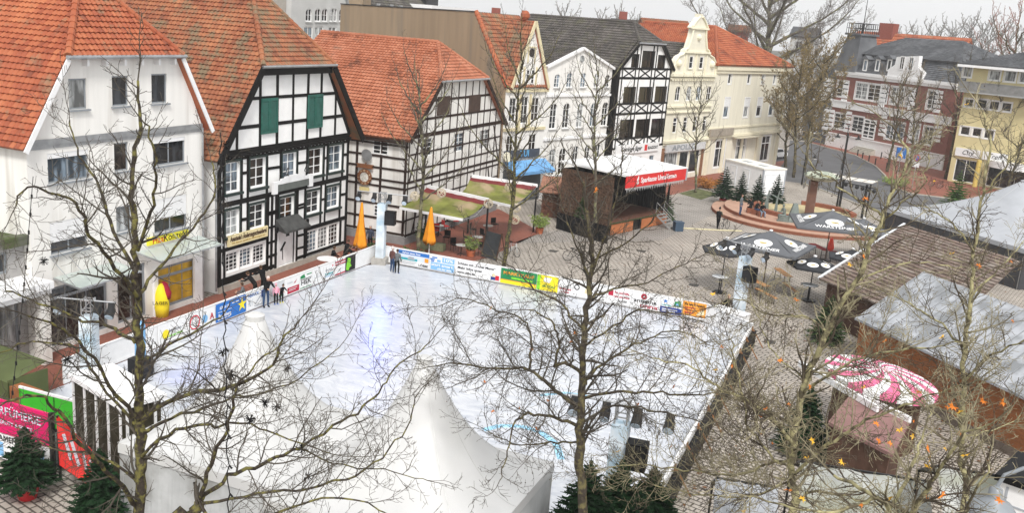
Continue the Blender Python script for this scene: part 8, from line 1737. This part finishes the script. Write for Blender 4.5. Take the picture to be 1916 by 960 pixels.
for i, (px, py, tx, ty, nm, tm_) in enumerate(((1662, 322, 1690, 140, 'reddish bare street tree in front of the villa centre', twig_b), (1700, 330, 1718, 150, 'reddish bare street tree at the right corner of the villa', twig_b), (1768, 335, 1812, 120, 'dark bare street tree in front of the yellow apartments', twig_m), (1855, 350, 1890, 140, 'bare street tree right of the yellow apartments entrance', twig_m), (1880, 380, 1916, 250, 'bare tree beside the small timber house at the right edge', twig_m))):
    street(px, py, (tx, ty), nm, 80+i, 3.6, m=bark_dk, tm=tm_, tw=.018, group='bare street trees by the villa', r0=.2, sc=1.4, nl=12, dens=.9)
# big plane tree behind the corner house
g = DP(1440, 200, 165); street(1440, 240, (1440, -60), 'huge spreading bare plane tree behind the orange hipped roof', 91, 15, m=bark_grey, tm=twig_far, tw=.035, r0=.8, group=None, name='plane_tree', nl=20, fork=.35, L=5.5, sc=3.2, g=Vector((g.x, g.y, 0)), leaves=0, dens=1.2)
# small chestnut crown right
g = DP(1900, 200, 190); street(1900, 200, (1905, 45), 'reddish bare tree on the skyline at the right edge', 92, 8, m=bark_dk, tm=mat('twigs_red', (.22, .09, .06), .95, .2), tw=.05, r0=.4, group=None, name='skyline_tree', nl=12, fork=.4, L=4, sc=4, g=Vector((g.x, g.y, 0)))
# hazy trees on the skyline
k = 0
for (px, ty, wd, dist) in ((1020, 22, 5, 300), (995, 30, 4, 300), (1056, 4, 8, 310), (1125, 12, 6, 320), (1160, 10, 7, 300), (1200, 22, 5, 310), (1240, 30, 4, 330), (1690, 42, 8, 330), (1722, 45, 8, 320), (1752, 42, 9, 330), (1785, 36, 9, 340), (1815, 32, 10, 330), (1845, 32, 9, 330), (1870, 40, 8, 320), (1910, 44, 8, 340), (1290, 40, 4, 330), (965, 36, 4, 310)):
    dist *= 1.75; wd *= 1.75; g = DP(px, 200, dist); k += 1
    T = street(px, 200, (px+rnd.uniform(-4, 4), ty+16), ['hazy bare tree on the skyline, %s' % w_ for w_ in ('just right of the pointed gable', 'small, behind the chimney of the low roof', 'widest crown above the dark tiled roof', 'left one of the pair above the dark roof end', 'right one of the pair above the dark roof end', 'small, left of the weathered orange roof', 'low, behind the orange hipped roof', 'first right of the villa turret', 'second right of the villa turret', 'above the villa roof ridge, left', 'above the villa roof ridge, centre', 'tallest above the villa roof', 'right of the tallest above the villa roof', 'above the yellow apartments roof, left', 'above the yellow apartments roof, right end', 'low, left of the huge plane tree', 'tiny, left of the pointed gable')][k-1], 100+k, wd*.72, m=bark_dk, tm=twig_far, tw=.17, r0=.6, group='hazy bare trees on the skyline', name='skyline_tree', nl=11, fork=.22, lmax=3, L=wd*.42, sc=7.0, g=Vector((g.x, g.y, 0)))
# distant wooded rise and low town beyond
# ============================================================ haze and far land
mb = MB(); n = 60; R0, R1 = 470, 820
for k in range(n):
    a0, a1_ = R_(40+100*k/n), R_(40+100*(k+1)/n); h0 = 9+2.0*sin(k*.9)+1.2*sin(k*2.3); h1 = 9+2.0*sin((k+1)*.9)+1.2*sin((k+1)*2.3)
    mb.quad((R0*cos(a0), R0*sin(a0), 0), (R0*cos(a1_), R0*sin(a1_), 0), (R0*1.08*cos(a1_), R0*1.08*sin(a1_), h1), (R0*1.08*cos(a0), R0*1.08*sin(a0), h0))
    mb.quad((R0*1.08*cos(a0), R0*1.08*sin(a0), h0), (R0*1.08*cos(a1_), R0*1.08*sin(a1_), h1), (R1*cos(a1_), R1*sin(a1_), h1), (R1*cos(a0), R1*sin(a0), h0))
mb.build('hills', mat('far_wood', (.10, .095, .08), .95, .5, .05, detail=9), kind='structure')
M = bpy.data.materials.new('haze'); M.use_nodes = True; n = M.node_tree; n.nodes.clear(); o = n.nodes.new('ShaderNodeOutputMaterial'); v = n.nodes.new('ShaderNodeVolumePrincipled'); v.inputs['Color'].default_value = (1, 1, 1, 1); v.inputs['Density'].default_value = .0005; v.inputs['Anisotropy'].default_value = .2; n.links.new(v.outputs[0], o.inputs['Volume'])
if HAZE:
    MB().box(-560, 560, -60, 900, -1.2, 52).build('haze', M, kind='stuff')
